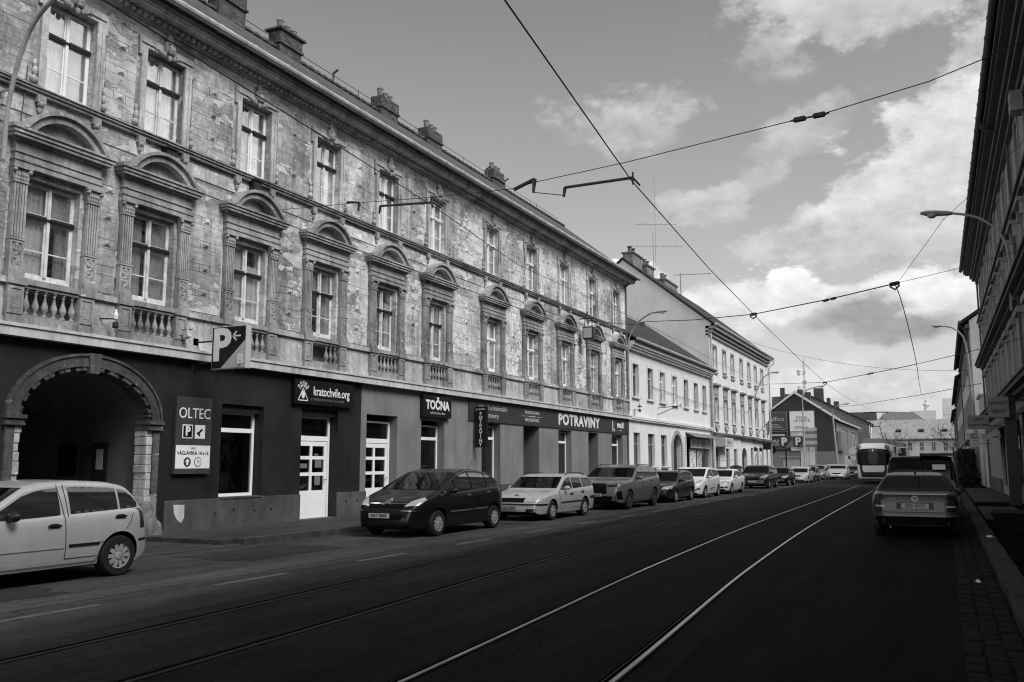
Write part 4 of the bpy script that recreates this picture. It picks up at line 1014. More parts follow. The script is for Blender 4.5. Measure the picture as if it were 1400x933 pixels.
steady((-9.19, 13.69, 6.31), (-7.79, 13.21, 6.08), (.05, .2, -.05), 'dark steady arm in front of the peeling facade')
wire('tie_wire', [(-5.54, 12.43, 5.75), (-4.93, 12.2, 5.56)], .007, 'short tie wire between the insulator and the steady arm')
m = MB(); m.tube([(-5.9, 12.55, 5.88), (-5.5, 12.42, 5.95)], .03, 7); m.tube([(-5.5, 12.42, 5.95), (-5.52, 12.42, 5.74)], [.04, .022], 6); top(m, 'wire_insulator', M['insul'], 'angled insulator beside the steady arm, just above the facade roofline', 'insulator', (-5.7, 12.5, 5.9), 'insulators on the span wires')
m = MB(); m.tube([(-15, 20.5, 8.9), (-14.75, 20.6, 8.92)], .03); m.tube([(-14.75, 20.35, 8.85), (-14.72, 20.85, 8.97)], .035); m.tube([(-14.72, 20.85, 8.97), (-14.74, 20.85, 8.72)], .03); top(m, 'wall_bracket', M['blackmetal'], 'dark wire bracket on the wall between the upper windows', 'bracket', (-15, 20.6, 8.9))
B = [(-14.98, 39.67, 8.26), (-10.77, 34.08, 6.98), (-10.12, 33.2, 6.95), (-7.3, 29.5, 6.3), (-4.7, 26.0, 5.79), (-2.28, 22.79, 5.52), (-.76, 20.76, 5.4)]
wire('span_wire', B, .0135, 'thick black cross cable from the box light over the street')
wire('span_wire', [(-.76, 20.76, 5.4), (.57, 19.0, 5.3), (1.6, 17.6, 5.3), (2.75, 16.2, 5.4)], .005, 'thin wire continuing the thick cross cable to the dark building')
Cw = [(-15.0, 85.3, 8.75), (-5.28, 48.27, 5.63), (-2.4, 37.3, 4.99), (-.62, 30.51, 4.61)]
wire('span_wire', Cw, .0135, 'cross cable from the pale three storey house')
wire('span_wire', [(-.62, 30.51, 4.61), (.78, 25.14, 4.35), (2.75, 20, 4.3)], .009, 'thin wire continuing the middle cross cable to the dark building')
wire('span_wire', [(-15, 119, 8.2), (-6.08, 79.47, 6.27), (-3.51, 67.79, 5.85), (-.98, 56.28, 5.4), (1.7, 46.35, 5.17)], .016, 'cross cable over the far tram, lowest of the cross cables')
insulator((-2.5, 23.1, 5.53), (-2.1, 22.55, 5.5), 'insulator pair on the thick cross cable')
insulator((-2.55, 37.9, 5.02), (-2.25, 36.7, 4.96), 'insulator pair on the middle cross cable')
wire('feeder_wire', arc([(-.9, 20.95, 5.41), (-.74, 20.8, 5.36), (-.66, 24.5, 5.1), (-.62, 30.51, 4.61), (-.8, 42, 4.95), (-.98, 56.28, 5.4)], 6), .0105, 'black feeder wire hanging between the cross cables')
wire('thin_wire', [(-.65, 20.61, 5.44), (.25, 19.42, 6.37), (.79, 18.7, 6.67), (2.7, 16.3, 8.0)], .005, 'thin wire slanting up from the thick cross cable to the dark building')
wire('thin_wire', sag((-19.5, 89.0, 14.6), (2.4, 70, 7.9), 1.2), .012, 'thin wire sagging across the street in front of the clouds')
wire('thin_wire', [(-14.95, 50, 5.9), (-14.9, 62, 5.6), (-14.9, 80, 5.9)], .012, 'thin wire strung along the white house front')
for p, lb in (((-4.7, 26.0, 5.79), 'clamp where the thick cross cable meets the contact wire'), ((-5.28, 48.27, 5.63), 'clamp where the middle cross cable meets the contact wire'), ((-10.2, 33.2, 6.9), 'clamp on the thick cross cable beside the peeling facade corner'), ((-.76, 20.76, 5.4), 'clamp at the end of the thick cross cable')):
    m = MB(); m.obox(p, (.08, -.07, 0), (.025, .03, 0), (0, 0, .035)); m.tube([(p[0] - .1, p[1], p[2] - .05), (p[0], p[1], p[2] - .13), (p[0] + .1, p[1], p[2] - .04)], .02); top(m, 'wire_clamp', M['insul'], lb, 'wire fitting', p, 'clamps on the wires')
# ------------------------------------------------------------------ other buildings
def simple_window(root, x, ya, yb, z0, z1, frame='whiteframe', glass='darkglass', sgn=1, dep=.14, cross=True, tfrac=.68, sill=None, extra=None):
    """one window of a street front that faces +X (sgn 1); frame and its two lights"""
    f = MB(); xx = x - sgn * dep; t = .06; c = (ya + yb) / 2; d = .05
    def bx(m, a, b, c_, d_, z0_, z1_): m.box(min(a, b), max(a, b), c_, d_, z0_, z1_)
    bx(f, xx, xx - sgn * d, ya, ya + t, z0, z1); bx(f, xx, xx - sgn * d, yb - t, yb, z0, z1); bx(f, xx, xx - sgn * d, ya + t, yb - t, z0, z0 + t); bx(f, xx, xx - sgn * d, ya + t, yb - t, z1 - t, z1)
    tz = z0 + (z1 - z0) * tfrac
    if cross: bx(f, xx + sgn * .015, xx - sgn * d, ya + t, yb - t, tz - .05, tz + .05); bx(f, xx + sgn * .01, xx - sgn * d, c - .04, c + .04, z0 + t, tz - .05); bx(f, xx + sgn * .01, xx - sgn * d, c - .04, c + .04, tz + .05, z1 - t)
    w_ = f.build('window', M[frame], root)
    g_ = MB(); bx(g_, xx - sgn * .03, xx - sgn * .045, ya + t, yb - t, z0 + t, z1 - t); g_.build('pane', M[glass], w_)
    if sill:
        s = MB(); bx(s, x - sgn * .01, x + sgn * .13, ya - .14, yb + .14, z0 - .10, z0 - .01); s.build('sill', M[sill], w_)
    return w_
def frame_around(m, x, ya, yb, z0, z1, w_=.16, t=.035, sgn=1):
    a, b = sorted((x - sgn * .005, x + sgn * t))
    m.box(a, b, ya - w_, ya, z0, z1 + w_); m.box(a, b, yb, yb + w_, z0, z1 + w_); m.box(a, b, ya, yb, z1, z1 + w_)

# --- white two storey house
o = root_at('white_house', 'low white two storey house with plain framed windows beside the peeling building', 'house', (-15, 55.5, 0)); H = o
ya, yb = 46.08, 64.88
UW = [47.32, 50.06, 52.55, 55.3, 58.05, 60.68, 63.05]; GWn = [(46.86, 48.02), (49.5, 50.8), (52.1, 53.35)]
w = MB(); wall_holes(w, -15, ya, yb, 0.0, 8.0, [(c - .54, c + .54, 5.15, 6.93) for c in UW] + [(a, b, 1.35, 3.2) for a, b in GWn] + [(53.9, 57.1, 0, 3.75, 1), (57.75, 64.6, .1, 3.25)], .22)
arch_wall(w, -15, 53.9, 57.1, 0, 3.75, 55.5, .95, 2.5, .78, 0, .3)
w.build('wall', M['whitewall'], H)
b = MB(); n = 18
for k in range(n):
    t0, t1 = math.pi * k / n, math.pi * (k + 1) / n
    b.prism([(55.5 + 1.0 * math.cos(t0), 2.5 + .82 * math.sin(t0)), (55.5 + 1.0 * math.cos(t1), 2.5 + .82 * math.sin(t1)), (55.5 + 1.25 * math.cos(t1), 2.5 + 1.08 * math.sin(t1)), (55.5 + 1.25 * math.cos(t0), 2.5 + 1.08 * math.sin(t0))], 'x', -15.01, -14.92)
for s in (-1, 1): b.box(-15.01, -14.92, *sorted((55.5 + s * 1.0, 55.5 + s * 1.25)), 0, 2.5)
b.build('gate_surround', M['greytrim'], H)
b = MB(); b.box(-15.32, -15.26, 54.5, 56.5, .1, 3.4); b.box(-15.26, -15.24, 55.48, 55.52, .1, 3.3)
for yy in (54.75, 55.7): b.box(-15.26, -15.245, yy, yy + .55, .4, 1.2); b.box(-15.26, -15.245, yy, yy + .55, 1.4, 2.4)
b.build('gate', M['darkframe'], H)
fr = MB()
for c in UW:
    fr = MB(); frame_around(fr, -15, c - .54, c + .54, 5.15, 6.93, .16, .04); fr.build('window_surround', M['pale'], H)
for i, c in enumerate(UW): simple_window(H, -15, c - .54, c + .54, 5.15, 6.93, 'whiteframe' if i in (2, 3) else 'greytrim', 'midglass' if i in (2, 3) else 'darkglass', sill='pale', dep=.15)
for a, b in GWn: simple_window(H, -15, a, b, 1.35, 3.2, 'signmid', 'darkglass', sill='greytrim', dep=.16)
b = MB(); b.box(-15.01, -14.82, ya, yb, 3.92, 4.06); b.box(-15.01, -14.86, ya, yb, 3.84, 3.92); b.build('string_course', M['pale'], H)
b = MB(); b.box(-15.2, -14.82, ya, yb, 7.62, 7.74); b.box(-15.2, -14.72, ya, yb, 7.74, 7.86); b.box(-15.2, -14.62, ya, yb, 7.86, 8.06); b.build('cornice', M['pale'], H)
b = MB(); b.box(-15.2, -14.5, ya, yb, 8.065, 8.09); b.build('eaves_board', M['darkframe'], H)
b = MB(); b.prism([(-14.46 + .08 * math.cos(k * .628), 8.17 + .08 * math.sin(k * .628)) for k in range(10)], 'y', ya, yb); b.build('gutter', M['gutter'], H)
b = MB(); b.prism([(-14.5, 8.2), (-19.6, 11.75), (-25, 8.2), (-25, 8.05), (-19.6, 11.6), (-14.5, 8.1)], 'y', ya, yb); b.build('roof', M['roof_d'], H)
b = MB(); b.box(-25, -24.8, ya, yb, 0, 8.1); b.box(-24.8, -15.05, ya, ya + .2, 0, 8.05); b.box(-24.8, -15.05, yb - .2, yb, 0, 8.05); b.build('back_wall', M['whitewall'], H)
b = MB(); b.tube([(-14.9, yb - .15, .1), (-14.9, yb - .15, 7.9), (-14.5, yb - .15, 8.1)], .06); b.build('downpipe', M['steel'], H)
b = MB(); b.box(-16.5, -16.4, 57.75, 64.6, .1, 3.25); b.box(-16.4, -15.22, 57.6, 57.75, .1, 3.25); b.box(-15.3, -15.2, 59.2, 59.3, .1, 2.6); b.build('shop_interior', M['black'], H)
b = MB(); b.box(-15.25, -15.2, 59.3, 64.5, .7, 2.5); b.build('shop_window', M['darkglass'], H)
for (a, c, mt) in ((59.35, 61.0, 'signwhite'), (61.3, 62.6, 'signlight')):
    b = MB(); b.box(-15.19, -15.17, a, c, .75, 2.48)
    p_ = b.build('shop_poster', M[mt], H)
    b = MB()
    for k in range(9): yy = rnd.uniform(a + .2, c - .3); zz = .95 + k * .16; b.box(-15.17, -15.166, yy, yy + rnd.uniform(.15, .5), zz, zz + .07)
    b.build('print', M['signdark'], p_)
b = MB(); b.prism([(-15.0, 3.55), (-14.3, 3.25), (-14.3, 3.21), (-15.0, 3.5)], 'y', 57.7, 64.7); b.build('awning', M['steel'], H)
for k, mt in enumerate(('signwhite', 'signwhite', 'signlight', 'signwhite')):
    b = MB(); y0_ = 58.9 + k * 1.36; b.box(-15.0, -14.93, y0_, y0_ + 1.3, 2.55, 3.15)
    oo = top(b, 'shop_sign', M[mt], ['white sign panel with fine print beside the narrow letter sign of the white house', 'white sign panel over the white house shop, second of four', 'greyer sign panel over the white house shop, third of four', 'white sign panel over the white house shop, next to the pale house'][k], 'sign', (-15, y0_, 2.55), 'sign panels over the shop')
    b = MB()
    for q in range(5): yy = y0_ + rnd.uniform(.1, .3); b.box(-14.93, -14.926, yy, yy + rnd.uniform(.4, .9), 2.63 + q * .1, 2.67 + q * .1)
    pr_ = b.build('print', M['signmid'], oo, off=(-15, y0_, 2.55))
o = root_at('hanging_shop_sign', 'narrow white sign beside the arched gate with letters written downward', 'sign', (-15, 57.4, .9))
b = MB(); b.box(-14.99, -14.92, 57.15, 57.6, .95, 3.3); b.build('board', M['signwhite'], o)
for k, ch in enumerate('PAP\u00cdRNICTV\u00cd'): text(ch, .22, mtx(o, frame_x(-14.917, 57.37, 3.12 - k * .2)), M['signdark'], o, bold=.006)
b = MB(); b.tube([(-15, 51.5, 4.75), (-13.6, 51.5, 4.85)], .02); b.tube([(-15, 51.5, 4.35), (-13.75, 51.5, 4.85)], .02); b.tube([(-13.6, 51.5, 4.7), (-13.6, 51.5, 5.0)], .02)
top(b, 'wall_bracket', M['blackmetal'], 'thin triangular bracket on the white house front', 'bracket', (-15, 51.5, 4.4))
b = MB(); b.tube([(-15, 47.0, 4.4), (-14.7, 47, 4.4), (-14.7, 47, 4.75)], .025); b.box(-14.75, -14.6, 46.85, 47.15, 4.55, 4.62); b.box(-14.72, -14.62, 46.9, 47.1, 4.3, 4.42)
top(b, 'wall_bracket', M['blackmetal'], 'small dark fitting low on the corner of the white house', 'bracket', (-15, 47, 4.4))

# --- pale three storey house with the tall bare gable
o = root_at('pale_house', 'pale three storey house with a tall bare grey gable above the white house', 'house', (-15, 77, 0)); H = o
ya, yb = 64.9, 89.3
UW = [66.75, 69.95, 72.9, 76.4, 79.7, 82.75, 86.0]
w = MB(); GWn = [(66.1, 67.5), (69.6, 70.9), (72.5, 73.8)]
SH = [(79.6, 80.6, .9, 2.85), (82.1, 83.1, .9, 2.85), (84.6, 85.5, .9, 2.85), (87, 87.9, .9, 2.85)]
wall_holes(w, -15, ya, yb, 0, 11.25, [(c - .58, c + .58, 8.5, 10.15) for c in UW] + [(c - .58, c + .58, 4.65, 6.35) for c in UW] + [(a, b, .8, 2.65) for a, b in GWn] + [(75.2, 78.4, 0, 3.3, 1)] + SH, .22)
arch_wall(w, -15, 75.2, 78.4, 0, 3.3, 76.7, 1.05, 2.0, .8, 0, .3)
w.build('wall', M['yellowwall'], H)
GZ = [(-15.02, 0), (-15.02, 11.25), (-14.75, 11.6), (-21.4, 16.95), (-28, 11.6), (-28, 0)]
w = MB(); w.prism(GZ, 'y', ya, ya + .3); w.build('gable_wall', M['gable'], H)
w = MB(); w.prism(GZ, 'y', yb - .3, yb - .01); w.build('far_gable_wall', M['gable'], H)
w = MB(); w.prism([(-14.5, 11.62), (-21.4, 17.15), (-28.3, 11.6), (-28.3, 11.45), (-21.4, 16.97), (-14.5, 11.47)], 'y', ya - .12, yb + .1); roofp = w.build('roof', M['roof_d'], H)
for (a, c, z) in ((66.2, 68.6, 17.75), (70.0, 72.0, 17.5), (75.2, 79.2, 17.3)):
    b = MB(); b.box(-21.8, -21.0, a, c, 15.5, z); b.box(-21.9, -20.9, a - .1, c + .1, z, z + .12); cc = b.build('chimney', M['brick_l'], roofp)
    for k in range(2): 
        b = MB(); b.lathe([(.16, z + .1), (.16, z + .5)], (-21.4, a + .5 + k * .8, 0), 8); b.lathe([(.22, z + .58), (.22, z + .64)], (-21.4, a + .5 + k * .8, 0), 8); b.build('chimney_pot', M['rdark'], cc)
b = MB(); b.box(-15.2, -14.85, ya, yb, 10.75, 10.9); b.box(-15.2, -14.7, ya, yb, 11.0, 11.15); b.box(-15.2, -14.5, ya, yb, 11.25, 11.44); b.build('cornice', M['greytrim'], H)
b = MB(); b.prism([(-14.42 + .1 * math.cos(k * .628), 11.56 + .1 * math.sin(k * .628)) for k in range(10)], 'y', ya - .1, yb + .1); b.tube([(-14.45, yb + .05, 11.5), (-14.4, yb + .1, 11.1), (-14.85, yb - .1, 10.6), (-14.88, yb - .1, .1)], .07); b.tube([(-14.45, ya + .05, 11.5), (-14.85, ya + .15, 11.0), (-14.9, ya + .15, .1)], .07); b.build('gutter', M['gutter'], H)
for c in UW:
    fr = MB(); frame_around(fr, -15, c - .58, c + .58, 8.5, 10.15, .13, .04); fr.box(-15, -14.9, c - .7, c + .7, 8.1, 8.25); fr.build('window_surround', M['greytrim'], H); fr = MB()
    frame_around(fr, -15, c - .58, c + .58, 4.65, 6.35, .15, .05); fr.box(-15.0, -14.93, c - .72, c + .72, 6.55, 7.15); fr.box(-15, -14.8, c - .8, c + .8, 7.15, 7.22); fr.box(-15, -14.72, c - .88, c + .88, 7.22, 7.34); fr.box(-15, -14.9, c - .6, c + .6, 4.1, 4.35); fr.blob((-14.93, c, 4.02), (.08, .35, .15)); fr.build('window_surround', M['greytrim'], H)
for i, c in enumerate(UW):
    simple_window(H, -15, c - .58, c + .58, 8.5, 10.15, 'whiteframe', 'midglass', sill='pale', tfrac=.6); simple_window(H, -15, c - .58, c + .58, 4.65, 6.35, 'whiteframe', 'midglass' if i % 2 else 'darkglass', sill='pale', tfrac=.62)
for a, b in GWn: simple_window(H, -15, a, b, .8, 2.65, 'signmid', 'midglass', sill='greytrim', cross=False)
for a, b, c_, d in SH: simple_window(H, -15, a, b, c_, d, 'darkframe', 'darkglass', cross=False)
b = MB(); b.box(-15.3, -15.25, 75.6, 77.8, .1, 2.8); b.box(-15.25, -15.22, 76.68, 76.72, .1, 2.7); b.build('gate', M['darkframe'], H)
b = MB(); b.box(-15.01, -14.72, ya, 75.2, 3.6, 3.75); b.box(-15.01, -14.66, 75.2, 80.5, 3.56, 3.74); b.box(-15.01, -14.66, 80.5, yb, 3.5, 3.7); b.build('string_course', M['rdark'], H)
b = MB()
for z in (.8, 1.27, 1.74, 2.2, 2.66, 3.1): 
    for (p, q) in ((ya, 66.0), (67.6, 69.5), (71.0, 72.4), (73.9, 75.1)): b.box(-15.01, -14.97, p, q, z, z + .42)
b.build('rusticated_blocks', M['yellowwall'], H, bevel=.012)
b = MB(); b.box(-28, -27.8, ya, yb, 0, 11.5); b.build('back_wall', M['yellowwall'], H)
for (y, z, lb, mt) in ((81.3, 1.0, 'white shop poster with dark figures on the pale house, nearer of two', 'signwhite'), (83.9, 1.0, 'white shop poster with dark figures on the pale house, farther of two', 'signwhite')):
    b = MB(); b.box(-15, -14.94, y - .5, y + .5, z, z + 1.55); oo = top(b, 'shop_poster', M[mt], lb, 'poster', (-15, y, z), 'posters on the pale house')
    b = MB()
    for k in range(4): b.blob((-14.935, y + rnd.uniform(-.2, .2), z + .3 + k * .3), (.01, rnd.uniform(.12, .25), .16), 8)
    b.box(-14.94, -14.936, y - .45, y + .45, z + 1.6, z + 1.95); b.build('print', M['signdark'], oo, off=(-15, y, z))
o = root_at('hanging_shop_sign', 'wide pale sign box on the wall of the pale house near its corner', 'sign', (-15, 67.6, 2.7))
b = MB(); b.box(-14.95, -14.3, 66.2, 69.1, 2.75, 3.4); b.build('box', M['signlight'], o); text('Pivnice', .5, mtx(o, frame_x(-14.295, 67.6, 3.08)), M['signmid'], o)
b = MB(); b.box(-14.9, -14.2, 84.8, 85.0, 2.75, 3.35); top(b, 'hanging_shop_sign', M['signdark'], 'small black sign box sticking out from the far end of the pale house', 'sign', (-15, 85, 2.8))
b = MB(); b.tube([(-15, 83.6, 4.3), (-14.0, 83.6, 5.4)], .03); o = top(b, 'flag', M['steel'], 'drooping grey flag on a slanted pole on the pale house', 'flag', (-15, 83.6, 4.3))
b = MB(); vs = []; n = 10
for k in range(n + 1):
    t = k / n; zt = 5.0 + .4 * t; vs += [(-14.35 + .35 * t, 83.6 + .1 * math.sin(k * 1.3), zt), (-14.30 + .3 * t, 83.6 + .22 * math.sin(k * 1.6), zt - 1.3 + .3 * t)]
b.add(vs, [(2*k, 2*k+2, 2*k+3, 2*k+1) for k in range(n)]); b.build('cloth', M['signlight'], o, off=(-15, 83.6, 4.3), smooth=True)
# antennas on its roof
o = root_at('tv_antenna', 'tall mast with two television antennas on the pale house ridge', 'antenna', (-21.4, 73.9, 16.9))
b = MB(); b.tube([(-21.4, 73.9, 16.9), (-21.4, 73.9, 26.5)], .02); b.tube([(-21.4, 73.2, 17.2), (-21.4, 73.2, 21)], .03); b.build('mast', M['steel'], o)
b = MB()
for z, l in ((20.0, 4.2), (21.9, 3.2)):
    b.tube([(-21.4 - l * .45, 73.9 - l * .2, z), (-21.4 + l * .5, 73.9 + l * .25, z)], .018, 5)
    for k in range(9): t = -.45 + .95 * k / 8; c = Vector((-21.4 + l * t, 73.9 + l * t * .47, z)); b.tube([c - Vector((.1, -.2, .05)), c + Vector((.1, -.2, .05))], .01, 4)
b.build('aerial', M['steel'], o)
o = root_at('tv_antenna', 'low antenna with one long aerial on the far part of the pale house ridge', 'antenna', (-21.4, 82, 16.9))
b = MB(); b.tube([(-21.4, 82, 16.9), (-21.4, 82, 19.2)], .05); b.tube([(-22, 81.8, 19), (-18.9, 83.4, 19.2)], .03)
for k in range(8): c = Vector((-22 + k * .42, 81.8 + k * .22, 19.0 + k * .025)); b.tube([c - Vector((.1, -.2, .05)), c + Vector((.1, -.2, .05))], .01, 4)
b.build('aerial', M['steel'], o)

# --- dark gable house with billboards
o = root_at('dark_gable_house', 'house with a big dark painted gable carrying billboards', 'house', (-15, 165, 0)); H = o
w = MB(); w.prism([(-14.85, 3.3), (-14.85, 8.2), (-20.85, 12.35), (-25.0, 9.3), (-29, 9.2), (-29, 3.3)], 'y', 147.9, 148.2); w.build('gable_wall', M['darkgable'], H)
w = MB(); w.prism([(-14.85, 0), (-14.85, 3.29), (-29, 3.29), (-29, 0)], 'y', 147.85, 148.2); w.build('gable_base', M['lowgable'], H)
w = MB(); wall_holes(w, -14.85, 148.2, 187, 0, 8.2, [(156, 166, 4.3, 7.0), (173, 185, 4.3, 7.0), (160, 163, .6, 2.8), (176, 179, .6, 2.8)], .3); w.build('wall', M['signmid'], H)
for a, b in ((156, 158.4), (158.6, 161), (161.2, 163.4), (163.6, 166), (173, 176), (176.2, 179), (179.2, 182), (182.2, 185)): simple_window(H, -14.85, a, b, 4.3, 7.0, 'whiteframe', 'midglass', cross=False)
for a, b in ((160, 163), (176, 179)): simple_window(H, -14.85, a, b, .6, 2.8, 'whiteframe', 'darkglass')
w = MB(); w.prism([(-14.3, 8.25), (-20.85, 12.8), (-27.4, 8.25), (-27.4, 7.95), (-20.85, 12.45), (-14.3, 7.95)], 'y', 148.3, 187.2); rr = w.build('roof', M['roof_d'], H)
w = MB(); w.prism([(-14.3, 7.95), (-20.85, 12.37), (-20.85, 12.75), (-14.3, 8.3)], 'y', 147.6, 148.3); w.prism([(-20.85, 12.37), (-25.1, 9.3), (-25.1, 9.6), (-20.85, 12.75)], 'y', 147.6, 148.3); w.build('verge', M['pale'], rr)
w = MB(); w.box(-14.35, -14.25, 148.2, 187.2, 7.9, 8.2); w.build('gutter', M['gutter'], rr)
for x, y, z in ((-20.6, 152, 13.3), (-19.5, 153, 12.9)): w = MB(); w.box(x - .4, x + .4, y, y + 1.2, 10.5, z); w.build('chimney', M['brick'], rr)
w = MB(); w.box(-14.8, -14.3, 149, 156, 3.4, 6.4); top(w, 'wall_panel', M['signmid'], 'plain grey panel on the street side of the dark gable house', 'panel', (-14.8, 150, 3.4))
bb = [(-25.4, -22.15, 6.75, 9.45, 'signgrey', 'alfico', 'signlight', 'dark billboard with pale word high on the dark gable', 0.9), (-21.65, -18.0, 6.45, 9.55, 'signwhite', 'DOMA\nVE M\u011aST\u011a', 'signdark', 'white billboard with small print high on the dark gable', .5),
      (-25.3, -22.1, 3.85, 6.45, 'signdark', 'BANDI', 'signlight', 'black billboard with white letters low on the dark gable', .85), (-21.6, -17.9, 3.45, 6.3, 'signlight', 'wasco.cz', 'signdark', 'pale billboard with a web address low on the dark gable', .95)]
for x0, x1, z0, z1, mt, tx_, tm, lb, sz_ in bb:
    o = root_at('billboard', lb, 'billboard', ((x0 + x1) / 2, 147.8, z0), 'billboards on the dark gable')
    b = MB(); b.box(x0, x1, 147.62, 147.8, z0, z1); b.build('panel', M[mt], o)
    b = MB()
    for (p, q, r_, s_2) in ((x0 - .06, x0, z0 - .06, z1 + .06), (x1, x1 + .06, z0 - .06, z1 + .06), (x0, x1, z0 - .06, z0), (x0, x1, z1, z1 + .06)): b.box(p, q, 147.6, 147.8, r_, s_2)
    b.build('frame', M['steel'], o)
    text(tx_, sz_, mtx(o, frame_front((x0 + x1) / 2 + (.2 if tx_[0] != 'D' else 0), 147.61, z0 + (z1 - z0) * (.6 if tx_ != 'BANDI' else .4))), M[tm], o, sx=1.1)
    b = MB()
    for k in range(3): b.box(x0 + .5 + k * .1, x1 - .7 - k * .3, 147.605, 147.615, z0 + .3 + k * .22, z0 + .36 + k * .22)
    if tx_ == 'BANDI': b.box(x0 + .4, x1 - .4, 147.605, 147.615, z1 - .7, z1 - .45)
    b.build('small_print', M[tm], o)
# parking lot signs and kiosk in front of it
o = root_at('parking_sign', 'grey double parking sign with two white P letters on a post before the dark gable', 'sign', (-17.3, 112, .1))
b = MB(); b.tube([(-17.05, 112.1, 0), (-17.05, 112.1, 3.4)], .09); b.build('post', M['blackmetal'], o)
for x0, x1 in ((-17.75, -16.2), (-16.15, -14.75)):
    b = MB(); b.box(x0, x1, 112, 112.2, 3.36, 4.68); b.build('panel', M['signgrey'], o)
    b = MB(); b.prism([(x0 + .7, 3.37), (x1 - .02, 3.37), (x1 - .02, 4.3)], 'y', 111.99, 112.0); b.build('grey_corner', M['signmid'], o)
    text('P', 1.25, mtx(o, frame_front(x0 + .55, 111.98, 4.02)), M['signwhite'], o, bold=.05)
o = root_at('banner_stand', 'tall white banners standing by the parking entrance', 'banner', (-15.6, 112.5, .1))
for (x0, x1, z0, z1) in ((-15.55, -14.65, 3.05, 5.1), (-15.4, -14.5, .9, 2.95), (-14.45, -13.7, .9, 2.95), (-14.4, -13.9, 3.05, 3.45)):
    b = MB(); b.box(x0, x1, 112.5, 112.56, z0, z1); b.build('banner', M['signwhite'], o)
b = MB()
for x in (-15.5, -14.48, -13.68): b.tube([(x, 112.6, 0), (x, 112.6, 5.0)], .05)
b.build('frame', M['steel'], o)
o = root_at('striped_sign', 'tall sign board with grey stripes behind the lamp post', 'sign', (-13.9, 110, .1))
b = MB(); b.tube([(-14.6, 110.6, 0), (-14.6, 110.6, 5.3)], .06); b.tube([(-13.5, 110.6, 0), (-13.5, 110.6, 5.3)], .06); b.build('post', M['steel'], o)
for k in range(6): b = MB(); b.box(-14.85, -13.25, 110.5, 110.56, 3.35 + k * .38, 3.35 + k * .38 + (.36 if k % 2 else .32)); b.build('panel', M['signlight' if k % 2 else 'signmid'], o)
b = MB(); b.box(-18.5, -15.9, 118, 121, 0, 2.2); b.box(-18.7, -15.7, 117.8, 121.2, 2.2, 2.4); o = top(b, 'kiosk', M['greytrim'], 'low grey kiosk with a pale graphic poster behind the parked cars', 'kiosk', (-17.2, 119, 0))
b = MB(); b.box(-18.3, -16.2, 117.93, 117.99, .9, 2.1); oo = b.build('poster', M['signlight'], o, off=(-17.2, 119, 0))
b = MB(); b.lathe([(.5, 104), (.5, 104.08)], (-17.35, 0, 3.0), 16, 'y'); b.tube([(-17.35, 104.05, 0), (-17.35, 104.05, 2.6)], .05); top(b, 'round_sign', M['signdark'], 'black round sign on a post beside the pale house', 'sign', (-17.35, 104, 0))
b = MB(); b.box(-13.1, -12.3, 139.9, 140.0, 1.2, 2.6); b.lathe([(.5, 139.9), (.5, 140)], (-12.0, 0, 3.2), 14, 'y'); b.box(-12.6, -11.5, 139.9, 140, 2.1, 2.5); b.tube([(-12.2, 140.05, 0), (-12.2, 140.05, 3.6)], .05); top(b, 'shop_sign', M['signlight'], 'cluster of pale signs on a post in front of the far shops', 'sign', (-12.2, 140, 0))

# antenna tower, brick house, end of the street
o = root_at('antenna_tower', 'slim lattice mast with dishes rising behind the dark gable', 'antenna', (-21.5, 165, 12))
b = MB(); 
for dx, dy in ((-.25, 0), (.25, 0), (0, .4)): b.tube([(-21.5 + dx, 165 + dy, 9), (-21.5 + dx * .4, 165 + dy * .4, 19.2)], .035, 4)
for k in range(16): z = 10 + k * .55; b.tube([(-21.75, 165, z), (-21.25, 165, z + .5)], .02, 4)
b.tube([(-21.5, 165, 19), (-21.5, 165, 20)], .03); b.build('mast', M['steel'], o)
for dx, z, r_ in ((-.9, 17.4, .3), (-.8, 16.9, .25), (.1, 15.5, .38), (-.9, 14.6, .22), (.5, 13.2, .2), (.1, 17.2, .25)): b = MB(); b.lathe([(.05, 164.9), (r_, 164.6), (r_, 164.55)], (-21.5 + dx, 0, z), 12, 'y'); b.tube([(-21.5, 165, z), (-21.5 + dx, 164.9, z)], .03); b.build('dish', M['signlight'], o)
o = root_at('brick_house', 'tall grey brick house with a bare side wall behind the dark gable house', 'house', (-14, 205, 0)); H = o
w = MB(); w.prism([(-13.4, 0), (-13.4, 9.3), (-15.8, 10.6), (-24.9, 15.3), (-30, 15.3), (-30, 0)], 'y', 195, 195.3); w.build('side_wall', M['brick_l'], H)
w = MB(); wall_holes(w, -13.3, 195, 235, 0, 9.4, [(200 + k * 6, 202.4 + k * 6, 5.0, 7.4) for k in range(5)], .3); w.build('wall', M['yellowwall'], H)
for k in range(5): simple_window(H, -13.3, 200 + k * 6, 202.4 + k * 6, 5.0, 7.4)
w = MB(); w.prism([(-13.0, 9.5), (-24.9, 15.7), (-30, 15.7), (-30, 15.3), (-24.9, 15.3), (-13.0, 9.2)], 'y', 194.8, 235); rr = w.build('roof', M['roof_d'], H)
for x, y, z, wd in ((-23.0, 197, 16.9, .9), (-21.2, 198, 14.9, .3), (-19.8, 199, 14.2, .45)): b = MB(); b.box(x - wd, x + wd, y, y + 2, 12, z); b.build('chimney', M['brick'], rr)
b = MB(); b.box(-17.0, -13.1, 208, 213, 8.5, 10.6); d_ = b.build('dormer', M['yellowwall'], rr); b = MB(); b.prism([(207.4, 10.6), (213.6, 10.6), (210.5, 12.4)], 'x', -19, -12.8); b.build('dormer_roof', M['roof_d'], d_)
